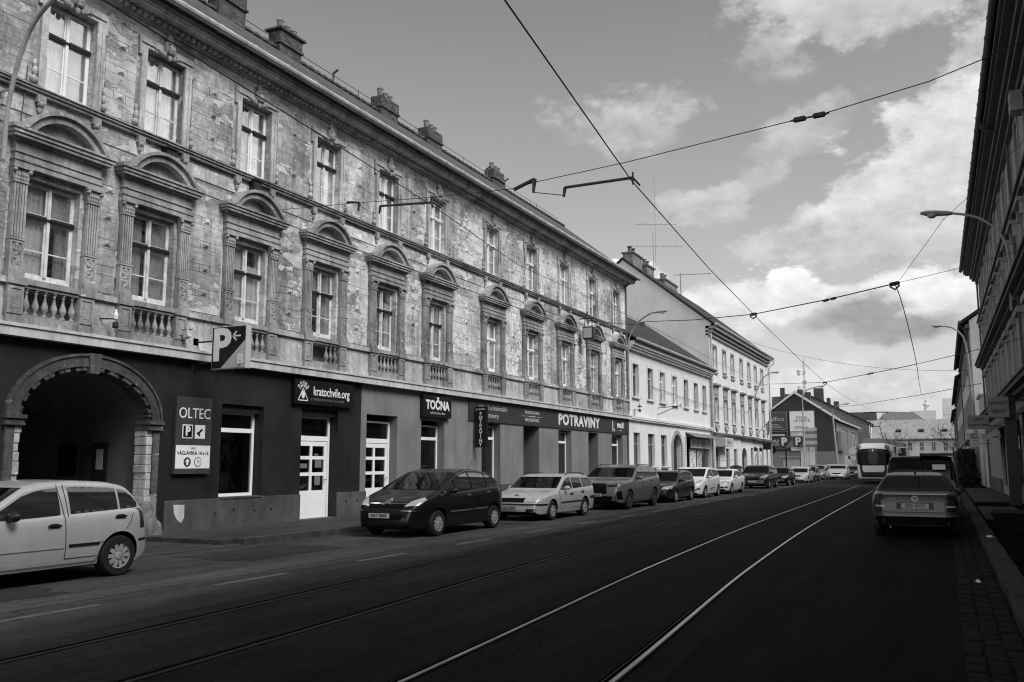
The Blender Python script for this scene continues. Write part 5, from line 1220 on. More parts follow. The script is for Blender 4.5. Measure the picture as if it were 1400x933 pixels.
b = MB(); b.box(-28, -26.2, 170, 173, 0, 13.5); o = top(b, 'chimney_block', M['brick_l'], 'pale chimney block rising behind the pale house and the dark gable', 'chimney', (-27, 171, 0)); b = MB(); b.box(-26.3, -25.6, 169, 170, 9, 15.0); b.build('stack', M['brick'], o, off=(-27, 171, 0))
o = root_at('end_building', 'long pale two storey building with a light roof closing the street', 'building', (-3, 200, 0)); H = o
WX = [-16.9 + 2.15 * k for k in range(13)]
w = MB(); b = MB()
def rot_front(mb, y):     # turn a +X facing sheet into one that faces -Y: (x,y,z) -> (y, yy - x, z)
    mb.v = [(p[1], y - p[0], p[2]) for p in mb.v]; return mb
rot_front(wall_holes(w, 0, -18, 12, 0, 6.5, [(c - .42, c + .42, 3.85, 5.6) for c in WX], .25), 200).build('wall', M['rwall2'], H)
for c in WX:
    f = MB(); t = .08
    f.box(c - .42, c - .34, 200.1, 200.16, 3.85, 5.6); f.box(c + .34, c + .42, 200.1, 200.16, 3.85, 5.6); f.box(c - .34, c + .34, 200.1, 200.16, 3.85, 3.93); f.box(c - .34, c + .34, 200.1, 200.16, 5.52, 5.6); f.box(c - .04, c + .04, 200.1, 200.16, 3.93, 5.52); f.box(c - .34, c - .04, 200.1, 200.16, 4.75, 4.82); f.box(c + .04, c + .34, 200.1, 200.16, 4.75, 4.82)
    f.box(c - .5, c + .5, 199.9, 200.05, 3.70, 3.84); f.box(c - .36, c + .36, 199.96, 200.0, 2.95, 3.6)
    ww = f.build('window', M['pale'], H); f = MB(); f.box(c - .34, c + .34, 200.18, 200.2, 3.93, 5.52); f.build('pane', M['darkglass'], ww)
b.prism([(199.3, 6.35), (205.5, 10.4), (212, 6.4), (212, 6.2), (205.5, 10.2), (199.3, 6.15)], 'x', -18, 12); rr = b.build('roof', M['roof_l'], H)
b = MB(); b.box(-18, 12, 199.4, 199.7, 6.1, 6.3); b.build('gutter', M['rdark'], rr)
for x in (-8.2, -4.0, .3): b = MB(); b.obox((x, 201.6, 8.0), (.5, 0, 0), (0, .28, .18), (0, -.08, .13)); b.build('skylight', M['darkframe'], rr)
b = MB(); b.box(-18, 12, 200.3, 211.8, 0, 6.0); b.build('back_wall', M['rwall2'], H)
b = MB(); b.box(-14, 6, 198.9, 199.3, 2.35, 2.75); b.build('shop_canopy', M['rdark'], H)
b = MB(); b.prism([(228, 8.5), (236, 15.5), (250, 8.5)], 'x', -15, -6.5); b.box(-15, -4, 229, 249, 0, 8.6)
b = MB()
b.add([(-16, 226, 9), (-1, 226, 9), (-1, 244, 9), (-16, 244, 9), (-12, 235, 13.7), (-6, 235, 13.4)], [(0, 1, 5, 4), (1, 2, 5), (2, 3, 4, 5), (3, 0, 4), (0, 3, 2, 1)]); b.box(-15.6, -1.4, 226.4, 243.6, 0, 8.99, 1)
top(b, 'hip_roofed_house', [M['roof_m'], M['rwall']], 'house with a grey hipped roof rising behind the pale end building', 'house', (-8, 235, 0))
b = MB(); b.box(-7.6, -1.5, 262, 272, 0, 15.1); b.box(-8.0, -7.0, 263, 266, 0, 14.2); b.lathe([(.6, 15.1), (.6, 16.5), (.9, 16.6), (.9, 17.0), (.4, 17.2), (.4, 18.0)], (-3.6, 265, 0), 8); top(b, 'flat_block', M['gable'], 'plain windowless grey block above the end building roof', 'building', (-4, 266, 0))
b = MB(); b.box(.2, 9, 262, 272, 0, 18.2); b.box(.4, 2, 261.9, 262, 14, 16); b.box(-.3, .2, 263, 266, 11, 13); top(b, 'flat_block', M['rwall2'], 'tall pale block with a balcony beyond the roof of the end building', 'building', (4, 266, 0))

# --- right side: dark building in the foreground (faces -X); built facing +X and turned round
o = thing('dark_building', 'tall shaded building along the dark pavement with deep eaves', 'building', (2.83, 0, 0), math.pi + .0065); H = o
MB.off = Vector((0, 0, 0))
# local frame: x out of the wall, y = -(distance down the street)
w = MB(); yN, yF = 14.0, -60.9
WC = [-(58.9 - 3.05 * k) for k in range(24)]; WC = [c for c in WC if c < 12]
wall_holes(w, 0, yF, yN, 0, 13.0, [(c - .5, c + .5, 10.35, 12.15) for c in WC] + [(c - .5, c + .5, 7.75, 9.35) for c in WC] + [(c - .5, c + .5, 4.55, 6.35) for c in WC] + [(-50.5, -47.3, .5, 2.75), (-46.2, -38.2, .5, 2.75), (-36.0, -34, .1, 2.9), (-31, -28, .6, 2.8), (-25, -22, .6, 2.8)], .3)
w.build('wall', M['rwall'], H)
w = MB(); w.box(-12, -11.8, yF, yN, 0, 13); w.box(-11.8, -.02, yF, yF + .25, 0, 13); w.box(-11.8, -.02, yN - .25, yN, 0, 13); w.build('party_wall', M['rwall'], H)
w = MB(); w.prism([(.95, 13.3), (-5.6, 17.2), (-12.6, 13.2), (-12.6, 13.0), (-5.6, 17.0), (.9, 13.18)], 'y', yF - .2, yN); w.build('roof', M['roof_d'], H)
w = MB(); w.box(-.1, .16, yF, yN, 12.3, 12.5); w.box(-.1, .34, yF - .1, yN, 12.5, 12.66); w.box(-.1, .68, yF - .2, yN, 12.9, 13.0); w.box(-.1, .78, yF - .25, yN, 13.0, 13.14); w.box(-.1, .45, yF - .15, yN, 12.66, 12.9); w.build('cornice', M['rdark'], H)
w = MB(); w.prism([(.90 + .1 * math.cos(k * .628), 13.24 + .1 * math.sin(k * .628)) for k in range(10)], 'y', yF - .25, yN)
y = yF
while y < yN: w.prism([(.90 + .118 * math.cos(k * .628), 13.24 + .118 * math.sin(k * .628)) for k in range(10)], 'y', y, y + .05); y += 1.3
w.tube([(.88, -33.6, 13.2), (.85, -33.6, 12.9), (.2, -33.9, 12.7), (.1, -33.9, 12.3), (.1, -33.9, .2)], .06); w.tube([(.1, -60.3, .2), (.1, -60.3, 12.2)], .06); w.build('gutter', M['rdark'], H)
w = MB(); w.box(-.01, .16, yF, yN, 9.75, 9.9); w.box(-.01, .24, yF - .05, yN, 9.9, 10.0); w.box(-.01, .2, yF, yN, 7.1, 7.22); w.box(-.01, .42, yF - .1, yN, 7.22, 7.36); w.box(-.01, .5, yF - .15, yN, 7.36, 7.42); w.box(-.01, .12, yF, yN, 3.3, 3.5); w.box(-.01, .3, yF, yN, 3.9, 4.05); w.box(-.01, .5, yF - .05, yN, 4.05, 4.2); w.box(-.01, .56, yF - .1, yN, 4.2, 4.26); w.build('string_course', M['rdark'], H)
for c in WC:
    fr = MB(); frame_around(fr, 0, c - .5, c + .5, 10.35, 12.15, .16, .06); fr.box(0, .13, c - .65, c + .65, 10.1, 10.345); fr.build('window_surround', M['rtrim'], H); fr = MB(); frame_around(fr, 0, c - .5, c + .5, 7.75, 9.35, .16, .06); fr.box(0, .22, c - .75, c + .75, 9.5, 9.62); fr.box(0, .14, c - .7, c - .52, 9.1, 9.5); fr.box(0, .14, c + .52, c + .7, 9.1, 9.5)
    fr.box(0, .13, c - .65, c + .65, 7.5, 7.745); fr.build('window_surround', M['rtrim'], H); fr = MB()
    frame_around(fr, 0, c - .5, c + .5, 4.55, 6.35, .16, .06); fr.box(0, .2, c - .75, c + .75, 6.51, 6.72); fr.build('window_surround', M['rtrim'], H)
for c in WC:
    if c < -20:
        for (a, b) in ((10.35, 12.15), (7.75, 9.35), (4.55, 6.35)): simple_window(H, 0, c - .5, c + .5, a, b, 'rtrim', 'darkglass', dep=.16)
for (a, b, z0, z1) in ((-50.5, -47.3, .5, 2.75), (-46.2, -38.2, .5, 2.75), (-31, -28, .6, 2.8), (-25, -22, .6, 2.8)):
    f = MB(); f.box(-.2, -.14, a, b, z0, z0 + .08); f.box(-.2, -.14, a, b, z1 - .08, z1)
    n = max(1, int((b - a) / 2.6))
    for k in range(n + 1): yy = a + (b - a - .1) * k / n; f.box(-.21, -.13, yy, yy + .1, z0 + .08, z1 - .08)
    ww = f.build('shop_window', M['darkframe'], H); f = MB(); f.box(-.19, -.17, a + .1, b - .1, z0 + .08, z1 - .08); f.build('pane', M['darkglass'], ww)
f = MB(); f.box(-.25, -.18, -36, -34, .1, 2.9); f.box(0, .08, -37.3, -36.3, .1, 3.3, 0); f.build('shop_door', M['darkframe'], H)
f = MB(); f.box(.24, .62, -36.45, -36.3, .1, 3.95); f.build('shop_portal', M['black'], H)
f = MB(); f.prism([(0.02, 3.25), (.75, 2.9), (.75, 2.86), (.02, 3.18)], 'y', -50.5, -38.2); f.prism([(.75, 2.9), (.75, 2.62), (.73, 2.62), (.73, 2.9)], 'y', -50.5, -38.2); f.build('awning', M['rtrim'], H)
f = MB(); f.box(0, .1, yF, -50.6, .1, .8); f.build('plinth', M['rdark'], H); f = MB(); f.box(0, .1, -38.1, -37.3, .1, .8); f.build('plinth', M['rdark'], H)
MB.off = Vector((0, 0, 0))
o = root_at('nesting_box', 'pale nesting box with holes under the eaves of the dark building', 'box', (2.6, 29, 11.6))
b = MB(); b.box(2.28, 2.62, 28.7, 29.35, 11.65, 12.25); b.build('box', M['greytrim'], o, bevel=.02)
b = MB()
for k in range(4): b.lathe([(.035, 2.272), (.035, 2.282)], (0, 28.82 + k * .13, 11.95), 8, 'x')
b.build('entrance_hole', M['black'], o)
# signs on the right
def hang_sign(lb, x0, x1, y, z0, z1, mt, lines, sz_, tm='signdark', nm='hanging_shop_sign', cols=1.0):
    o = root_at(nm, lb, 'sign', (x1, y, z0)); b = MB(); b.box(x0, x1, y, y + .16, z0, z1); b.build('box', M[mt], o, bevel=.008)
    b = MB(); b.box(x1, 2.66, y + .05, y + .11, z1 - .15, z1 - .1); b.box(x1, 2.66, y + .05, y + .11, z0 + .1, z0 + .15); b.build('bracket', M['blackmetal'], o)
    for k, t_ in enumerate(lines): text(t_, sz_, mtx(o, frame_front((x0 + x1) / 2, y - .006, z1 - (z1 - z0) * (k + .75) / (len(lines) + .5))), M[tm], o, bold=.006, sx=cols, spacing=1.15)
    return o
hang_sign('pale square sign reading OPRAVY OBUVI on the dark building', 1.47, 2.13, 36, 3.16, 3.88, 'signmid', ['OPRAVY', 'OBUVI'], .165, cols=.85)
hang_sign('grey sign with the word OBUV and a shoe outline, behind the repairs sign', 1.02, 1.84, 45, 3.06, 3.66, 'signmid', ['OBUV', 'opravna obuvi'], .13)
hang_sign('small pale double sign below the grey shoe sign', 1.05, 1.78, 52, 2.75, 3.1, 'signlight', ['LOTO', 'TABAK'], .12)
b = MB(); b.tube([(2.6, 56, 2.65), (1.9, 56, 2.65)], .02); b.lathe([(.30, 55.9), (.30, 56.0)], (0, 0, 0), 20, 'y'); b.v = [((p[0] * 1.1 + 1.58, p[1], p[2] * .55 + 2.62) if abs(p[1] - 55.95) < .06 and abs(p[2]) < .5 else p) for p in b.v]; o = top(b, 'oval_sign', M['signlight'], 'pale oval shop sign hanging over the dark pavement', 'sign', (1.6, 56, 2.6)); text('Kodak'.replace('Kodak', 'kopie'), .13, mtx(o, frame_front(1.58, 55.89, 2.62)), M['signdark'], o)
b = MB(); b.lathe([(.16, 57.9), (.16, 58)], (1.25, 0, 2.65), 14, 'y'); b.tube([(1.25, 57.95, 2.65), (2.6, 57.95, 2.65)], .015); top(b, 'round_sign', M['signdark'], 'small dark round sign beside the pale oval sign', 'sign', (1.25, 58, 2.6))
b = MB(); b.box(1.95, 2.2, 34.0, 34.5, .1, 4.0); 

# --- next houses on the right
def right_house(name, lb, x, ya, yb, ez, dep, wallm, wins, eave=.55, ridge=4.2):
    o = thing(name, lb, 'house', (x, 0, 0), math.pi); MB.off = Vector((0, 0, 0)); H = o
    hs = [(-c - .55, -c + .55, a, b) for c in wins for (a, b) in ((ez - 2.6, ez - .9), (ez - 6.2, ez - 4.4), (.8, 2.7))]
    w = MB(); wall_holes(w, 0, -yb, -ya, 0, ez, hs, .2); w.build('wall', M[wallm], H)
    w = MB(); w.prism([(-.02, 0), (-.02, ez), (-dep / 2, ez + ridge), (-dep, ez), (-dep, 0)], 'y', -ya - .3, -ya - .01); w.build('gable_wall', M[wallm], H)
    w = MB(); w.prism([(eave, ez - .05), (-dep / 2, ez + ridge + .2), (-dep - .4, ez - .1), (-dep - .4, ez - .3), (-dep / 2, ez + ridge), (eave, ez - .25)], 'y', -yb, -ya + .15); w.build('roof', M['roof_d'], H)
    w = MB(); w.box(-.01, .25, -yb, -ya, ez - .5, ez - .26); w.box(-.01, .12, -yb, -ya, 3.4, 3.6); w.prism([(eave + .02 + .09 * math.cos(k * .628), ez - .1 + .09 * math.sin(k * .628)) for k in range(10)], 'y', -yb, -ya + .2); w.tube([(eave, -ya - .4, ez - .2), (.1, -ya - .5, ez - .8), (.1, -ya - .5, .2)], .06); w.build('cornice', M['rdark'], H)
    for (a, b, c, d) in hs: fr = MB(); frame_around(fr, 0, a, b, c, d, .14, .05); fr.box(0, .12, a - .15, b + .15, c - .12, c - .01); fr.build('window_surround', M['rtrim'], H)
    for (a, b, c, d) in hs: simple_window(H, 0, a, b, c, d, 'rtrim', 'darkglass', dep=.14)
    w = MB(); w.box(0, .06, -yb, -ya, .1, .75); w.build('plinth', M['rdark'], H)
    return H
right_house('gabled_house', 'pale gabled house next to the dark building', 1.95, 66.3, 100, 10.9, 12, 'rwall2', [70 + 3.3 * k for k in range(9)])
right_house('row_house', 'lower house with a dark roof beyond the pale gabled house', 2.0, 100.2, 150, 10.2, 12, 'rwall2', [104 + 4.5 * k for k in range(10)])
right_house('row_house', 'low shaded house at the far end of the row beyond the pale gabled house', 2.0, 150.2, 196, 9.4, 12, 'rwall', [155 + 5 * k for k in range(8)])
b = MB(); b.box(2.2, 4.2, 61.6, 65.9, 0, 5.6); b.box(2.05, 4.2, 61.5, 65.9, 5.6, 5.72); b.box(2.3, 4.2, 61.55, 61.6, 4.4, 4.5)
top(b, 'annex', M['rwall2'], 'narrow low pale annex squeezed between the dark building and the gabled house', 'building', (2.5, 63.5, 0))
MB.off = Vector((0, 0, 0))
# ------------------------------------------------------------------ vehicles
def interp(tab, s):
    if s <= tab[0][0]: return tab[0][1]
    for (a, za), (b, zb) in zip(tab, tab[1:]):
        if s <= b: return za + (zb - za) * (s - a) / max(b - a, 1e-6)
    return tab[-1][1]
TOPF = [(1, 0), (.992, .30), (.965, .58), (.91, .78), (.78, .92), (.55, .975), (.28, .995), (0, 1)]

class Body:
    def __init__(s, L, W, H, wb, fo, r, prof, belt, gc=.2, tum=.16, cf=.26, cr=.16, sf=.75, sr=.6):
        s.L, s.W, s.H, s.wb, s.fo, s.r, s.belt, s.gc, s.tum, s.cf, s.cr, s.sf, s.sr = L, W, H, wb, fo, r, belt, gc, tum, cf, cr, sf, sr
        s.prof = prof
    def top(s, t):
        ds = (-.06, -.03, 0, .03, .06); ds = [d * min(1, t / .06, (s.L - t) / .06) if .0 < t < s.L else 0 for d in ds]
        return sum(interp(s.prof, t + d) for d in ds) / 5
    def hw(s, t, z):
        f = min(1, max(0, t / s.sf)); g = min(1, max(0, (s.L - t) / s.sr))
        plan = (1 - s.cf * (1 - f) ** 2.4) * (1 - s.cr * (1 - g) ** 2.4)
        b = interp(s.belt, t); zm = .55 * (s.gc + b)
        if z < zm: v = 1 - .07 * ((zm - z) / max(zm - s.gc, .01)) ** 2
        elif z < b: v = 1 - .035 * ((z - zm) / max(b - zm, .01)) ** 2
        else: u = (z - b) / max(s.H - b, .1); v = .965 - .02 * min(1, (z - b) / .03) - s.tum * 1.08 * u * (.5 + .5 * u)
        return s.W / 2 * plan * v
    def mesh(s):
        st = sorted(set([round(s.L * k / 54, 3) for k in range(55)] + [round(p[0], 3) for p in s.prof]))
        vs = []; rings = []
        for t in st:
            zt = s.top(t); rc = min(.09, (zt - s.gc) * .3)
            e = min(1, t / .25, (s.L - t) / .2); zb = s.gc + .10 * (1 - e) ** 2
            z1 = zt - rc; zk = min(interp(s.belt, t), z1)
            half = [(0, zb), (s.hw(t, zb) * .82, zb)]
            for k in range(7): z = zb + .02 + (zk - zb - .02) * k / 6; half.append((s.hw(t, z), z))
            if zk < z1 - .03:
                for k in range(6): z = zk + .025 + (z1 - zk - .025) * k / 5; half.append((s.hw(t, z), z))
            else:
                for k in range(6): half.append((s.hw(t, zk) * (1 - k * .0004), zk + (z1 - zk) * k / 5 + k * .0004))
            w1 = half[-1][0]
            for (a, b) in TOPF[1:]: half.append((w1 * a, z1 + .0022 + rc * b))
            ring = half + [(-x, z) for (x, z) in half[-2:0:-1]]
            rings.append(len(vs)); vs += [(x, t - s.L / 2, z) for x, z in ring]; n = len(ring)
        fs = []
        for a, b in zip(rings, rings[1:]):
            for k in range(n): fs.append((a + k, a + (k + 1) % n, b + (k + 1) % n, b + k))
        fs.append(tuple(range(rings[0] + n - 1, rings[0] - 1, -1))); fs.append(tuple(rings[-1] + k for k in range(n)))
        me = bpy.data.meshes.new('body'); me.from_pydata(vs, [], fs)
        bm = bmesh.new(); bm.from_mesh(me); bmesh.ops.recalc_face_normals(bm, faces=bm.faces); bm.to_mesh(me); bm.free()
        o = bpy.data.objects.new('body', me); col.objects.link(o)
        c = MB()
        for y in s.axles():
            for sg in (-1, 1): c.lathe([(s.r + .055, sg * (s.W / 2 - .27)), (s.r + .055, sg * (s.W / 2 + .2))], (0, y, s.r + .01), 26, 'x')
        cut = c.build('cutter', [], None, off=(0, 0, 0))
        md = o.modifiers.new('b', 'BOOLEAN'); md.operation = 'DIFFERENCE'; md.object = cut; md.solver = 'EXACT'
        bpy.context.view_layer.update()
        m2 = bpy.data.meshes.new_from_object(o.evaluated_get(bpy.context.evaluated_depsgraph_get()))
        o.modifiers.clear(); o.data = m2; bpy.data.objects.remove(cut); bpy.data.meshes.remove(me)
        return o
    def axles(s): return (s.fo - s.L / 2, s.fo + s.wb - s.L / 2)

def finish_body(o, B, mpaint, name='body', low=None):
    me = o.data; me.materials.clear(); me.materials.append(mpaint); me.materials.append(M['trim'])
    for p in me.polygons:
        p.use_smooth = True; c = p.center; p.material_index = 0
        if abs(p.normal.z) > .8 and c.z < B.gc + .12: p.material_index = 1
        for y in B.axles():
            d = math.hypot(c.y - y, c.z - B.r - .01)
            if d < B.r + .065 and (abs(c.x) < B.W / 2 - .24 or d < B.r + .0565 and abs(p.normal.x) < .5): p.material_index = 1
        if low and c.z < low: p.material_index = 1
    if hasattr(me, 'set_sharp_from_angle'): me.set_sharp_from_angle(angle=R(34))
    o.name = name

def decal(root, bvh, name, poly, view, mt, off=.004, grid=.07):
    bm = bmesh.new(); bm.faces.new([bm.verts.new((p[0], p[1], 0)) for p in poly])
    for ax in (0, 1):
        lo = min(p[ax] for p in poly); hi = max(p[ax] for p in poly); n = int((hi - lo) / grid)
        for k in range(1, n + 1):
            co = [0, 0, 0]; no = [0, 0, 0]; co[ax] = lo + (hi - lo) * k / (n + 1); no[ax] = 1
            bmesh.ops.bisect_plane(bm, geom=bm.verts[:] + bm.edges[:] + bm.faces[:], plane_co=co, plane_no=no)
    bmesh.ops.triangulate(bm, faces=bm.faces)
    for v in bm.verts:
        a, b = v.co.x, v.co.y
        if view[0] == 's': sg = 1 if view[1] == '+' else -1; o_ = Vector((sg * 3, a, b)); d = Vector((-sg, 0, 0))
        elif view == 'front': o_ = Vector((a, -30, b)); d = Vector((0, 1, 0))
        elif view == 'rear': o_ = Vector((a, 30, b)); d = Vector((0, -1, 0))
        else: o_ = Vector((a, b, 6)); d = Vector((0, 0, -1))
        h = bvh.ray_cast(o_, d)
        if h[0] is None:
            q = o_ + d * ((3 - .6) if view[0] == 's' else 28); h = bvh.find_nearest(q)
        nrm = h[1]
        if nrm.dot(d) > 0: nrm = -nrm
        v.co = h[0] + nrm * off
    bmesh.ops.recalc_face_normals(bm, faces=bm.faces)
    me = bpy.data.meshes.new(name); bm.to_mesh(me); bm.free(); me.materials.append(mt)
    for p in me.polygons: p.use_smooth = True
    o = bpy.data.objects.new(name, me); col.objects.link(o); o.parent = root; return o

def make_wheel(root, B, x, y, rim='rim', spokes=9, style=0):
    sg = 1 if x > 0 else -1; r = B.r; w = .2
    t = MB(); t.lathe([(r * .62, -w / 2), (r * .93, -w / 2), (r, -w / 2 + .03), (r, w / 2 - .03), (r * .93, w / 2), (r * .62, w / 2)], (0, 0, 0), 28, 'x', cap=False)
    t.lathe([(.02, -w / 2 + .02), (r * .64, -w / 2 + .02)], (0, 0, 0), 20, 'x', cap=False)
    o = t.build('wheel', M['tyre'], root, smooth=True, off=(0, 0, 0)); o.location = (x, y, r)
    m = MB(); xo = sg * (w / 2 - .012)
    m.lathe([(r * .58, xo - sg * .05), (r * .60, xo), (r * .655, xo + sg * .006), (r * .665, xo - sg * .02)], (0, 0, 0), 28, 'x', cap=False)
    m.lathe([(.035, xo + sg * .012), (r * .20, xo + sg * .004), (r * .22, xo - sg * .05)], (0, 0, 0), 14, 'x')
    for k in range(spokes):
        a = 2 * math.pi * k / spokes; d = Vector((0, math.cos(a), math.sin(a))); n_ = Vector((0, -d.z, d.y))
        wd = r * (.085 if style == 0 else .05)
        if style == 2: wd = r * .095
        m.obox(d * r * .40 + Vector((xo - sg * .012, 0, 0)), (.012, 0, 0), d * r * .21, n_ * wd)
    m.build('rim', M[rim], o, off=(0, 0, 0))
    m = MB(); m.lathe([(.0, xo - sg * .06), (r * .62, xo - sg * .06)], (0, 0, 0), 20, 'x', cap=False); m.build('brake_disc', M['black'], o, off=(0, 0, 0))
    return o

def poly_side(B, sa, sb, top_gap=.10, bot_gap=.045, n=6):
    """side window between sa and sb, between the belt line and the roof line"""
    up = []; dn = []
    for k in range(n + 1):
        t = sa + (sb - sa) * k / n; zt = B.top(t) - top_gap; zb = interp(B.belt, t) + bot_gap
        if zt > zb + .015: up.append((t - B.L / 2, zt)); dn.append((t - B.L / 2, zb))
    return dn + up[::-1]

def make_car(label, B, pk, loc, rotz=0.0, windows=(), ws=None, rw=None, lights=(), grille=(), plate=None, plate_txt=None, rear=(), seams=(), handles=(), mould=None, mirror=True, rim='rim', spokes=9, style=0, sill=True, extras=None, low=None, cat='car', name='parked_car', group='cars parked along the street', mirror_m=None, ptop=.10, zs=.87):
    root = thing(name, label, cat, loc, rotz, group); root.scale = (1, 1, zs)
    o = B.mesh(); bvh = BVHTree.FromObject(o, bpy.context.evaluated_depsgraph_get()) if False else None
    bm = bmesh.new(); bm.from_mesh(o.data); bvh = BVHTree.FromBMesh(bm); bm.free()
    finish_body(o, B, M[pk], low=low); o.parent = root
    hl = B.L / 2
    for (sa, sb) in windows:
        p = poly_side(B, sa, sb, ptop)
        if len(p) > 2:
            for v in 's+', 's-': decal(root, bvh, 'side_window', p, v, M['sideglass'], .008, .045)
    def screen(sa, sb, view, nm, inset=.07):
        n = 5; a = []; b = []
        for k in range(n + 1):
            t = sa + (sb - sa) * k / n; z = B.top(t) - .012; w_ = B.hw(t, z - .05) - inset; a.append((w_, z)); b.append((-w_, z))
        return decal(root, bvh, nm, a + b[::-1], view, M['carglass'], .009, .05)
    if ws: screen(ws[0], ws[1], 'front', 'windscreen')
    if rw: screen(rw[0], rw[1], 'rear', 'rear_window')
    for (poly, mt) in lights:
        for s_ in (1, -1): decal(root, bvh, 'headlight', [(s_ * x, z) for x, z in poly], 'front', M[mt], .006, .05)
    for (poly, mt) in grille: decal(root, bvh, 'grille', poly, 'front', M['matt' if mt == 'trim' else mt], .006, .05)
    for (nm, poly, mt, mir) in rear:
        for s_ in ((1, -1) if mir else (1,)): decal(root, bvh, nm, [(s_ * x, z) for x, z in poly], 'rear', M[mt], .006, .05)
    for pts in seams:                                           # panel gaps: thin strips along a polyline in side view
        for (p, q) in zip(pts, pts[1:]):
            d = Vector((q[0] - p[0], q[1] - p[1])); n_ = Vector((-d.y, d.x)).normalized() * .006
            pl_ = [(p[0] + n_.x - hl, p[1] + n_.y), (q[0] + n_.x - hl, q[1] + n_.y), (q[0] - n_.x - hl, q[1] - n_.y), (p[0] - n_.x - hl, p[1] - n_.y)]
            for v in 's+', 's-': decal(root, bvh, 'panel_gap', pl_, v, M['seam'], .003, .08)
    for (t, z, mt) in handles:
        for s_ in (1, -1):
            h = bvh.ray_cast(Vector((s_ * 3, t - hl, z)), Vector((-s_, 0, 0)))
            if h[0] is None: continue
            m = MB(); c = h[0]; m.obox(c + Vector((s_ * .018, 0, 0)), (.012, 0, 0), (0, .095, 0), (0, 0, .016)); m.obox(c + Vector((s_ * .006, 0, 0)), (.006, 0, 0), (0, .06, 0), (0, 0, .03)); m.build('door_handle', M[mt], root, bevel=.006, off=(0, 0, 0))
    if mould:
        for (sa, sb, z0, z1, mt) in mould:
            for v in 's+', 's-': decal(root, bvh, 'side_strip', [(sa - hl, z0), (sb - hl, z0 + (z1[1] if isinstance(z1, tuple) else 0)), (sb - hl, (z1[0] + z1[1]) if isinstance(z1, tuple) else z1), (sa - hl, z1[0] if isinstance(z1, tuple) else z1)], v, M[mt], .012, .09)
    if plate:
        for (x, z, vw, w_, h_) in plate:
            sg = -1 if vw == 'front' else 1
            h = bvh.ray_cast(Vector((x, sg * 30, z)), Vector((0, -sg, 0))); y = h[0].y + sg * .02
            m = MB(); m.box(x - w_ / 2, x + w_ / 2, y - .008, y + .008, z - h_ / 2, z + h_ / 2); pp = m.build('number_plate', M['plate'], root, off=(0, 0, 0), bevel=.003)
            if plate_txt:
                mm = frame_front(x, y - .010, z) if vw == 'front' else Matrix.Translation((x, y + .010, z)) @ Matrix(((-1, 0, 0, 0), (0, 0, 1, 0), (0, 1, 0, 0), (0, 0, 0, 1)))
                text(plate_txt, h_ * .95, mm, M['signdark'], pp, 'plate_number', sx=.95, depth=.002, bold=.002)
    if mirror:
        t = ws[0] + .42 if ws else 1.3
        for s_ in (1, -1):
            z = interp(B.belt, t) + .09; x = s_ * (B.hw(t, z) + .10); m = MB()
            m.blob((x, t - hl, z), (.105, .075, .075), 10); m.obox((x - s_ * .09, t - hl, z - .05), (.06, 0, 0), (0, .03, 0), (0, 0, .02))
            mo = m.build('wing_mirror', mirror_m and M[mirror_m] or M[pk], root, smooth=True, off=(0, 0, 0))
    if sill:
        pass
    a0, a1 = B.axles()
    for x in (B.W / 2 - .115, -B.W / 2 + .115):
        for y in (a0, a1): make_wheel(root, B, x, y, rim, spokes, style)
    m = MB(); m.box(-B.W / 2 + .3, B.W / 2 - .3, -hl + .4, hl - .4, .17, B.gc + .1); m.build('underbody', M['trim'], root, off=(0, 0, 0))
    if extras: extras(root, B, bvh, hl)
    return root

def S(pts): return pts
XS = -9.95   # the side of the parked row that faces the road
def place(B, front_axle_y, side_x): return (side_x - B.W / 2, front_axle_y - B.fo + B.L / 2, 0)

# 1 silver hatchback at the left edge
B1 = Body(3.84, 1.66, 1.46, 2.46, .80, .305, [(0, .50), (.05, .66), (.35, .80), (.95, .92), (1.08, .96), (1.80, 1.38), (2.15, 1.445), (2.6, 1.46), (3.15, 1.43), (3.42, 1.375), (3.58, 1.20), (3.70, 1.05), (3.77, .90), (3.83, .66), (3.84, .45)], [(0.9, .87), (2.0, .91), (3.8, .99)], tum=.20)
def ex1(root, B, bvh, hl):
    for v in 's+', 's-':
        decal(root, bvh, 'sill_line', [(1.15 - hl, .28), (2.95 - hl, .28), (2.95 - hl, .33), (1.15 - hl, .33)], v, M['p_silver2'], .02)
    decal(root, bvh, 'rear_bumper_insert', [(3.62 - hl, .50), (3.80 - hl, .50), (3.80 - hl, .54), (3.62 - hl, .54)], 's+', M['trim'], .006)
car1 = make_car('dusty pale silver hatchback in front of the gateway', B1, 'p_silver2', place(B1, 9.55 - 2.46, -10.72), 0, [(1.2, 2.28), (2.44, 3.22), (3.26, 3.58)], (1.12, 1.80), (3.44, 3.68), lights=[([(.42, .62), (.72, .66), (.74, .76), (.45, .72)], 'headlight')], grille=[([(-.3, .58), (.3, .58), (.36, .7), (-.36, .7)], 'trim')],
    rear=[('tail_light', [(.58, .70), (.78, .70), (.76, 1.0), (.64, 1.02)], 'taillight', True)], seams=[[(2.36, .34), (2.34, .93)], [(2.36, .34), (2.98, .34), (3.42, .78), (3.52, 1.0)], [(1.2, .34), (1.15, .88)], [(2.34, .93), (2.28, 1.40)], [(2.4, .93), (2.38, 1.40)]], handles=[(2.17, .82, 'trim'), (3.25, .90, 'trim')], mould=[(1.3, 2.33, .50, .535, 'p_silver'), (2.4, 3.06, .505, .545, 'trim')], extras=ex1, style=2, spokes=10, mirror_m='trim', plate=[(0, .45, 'front', .5, .11)], zs=.93)

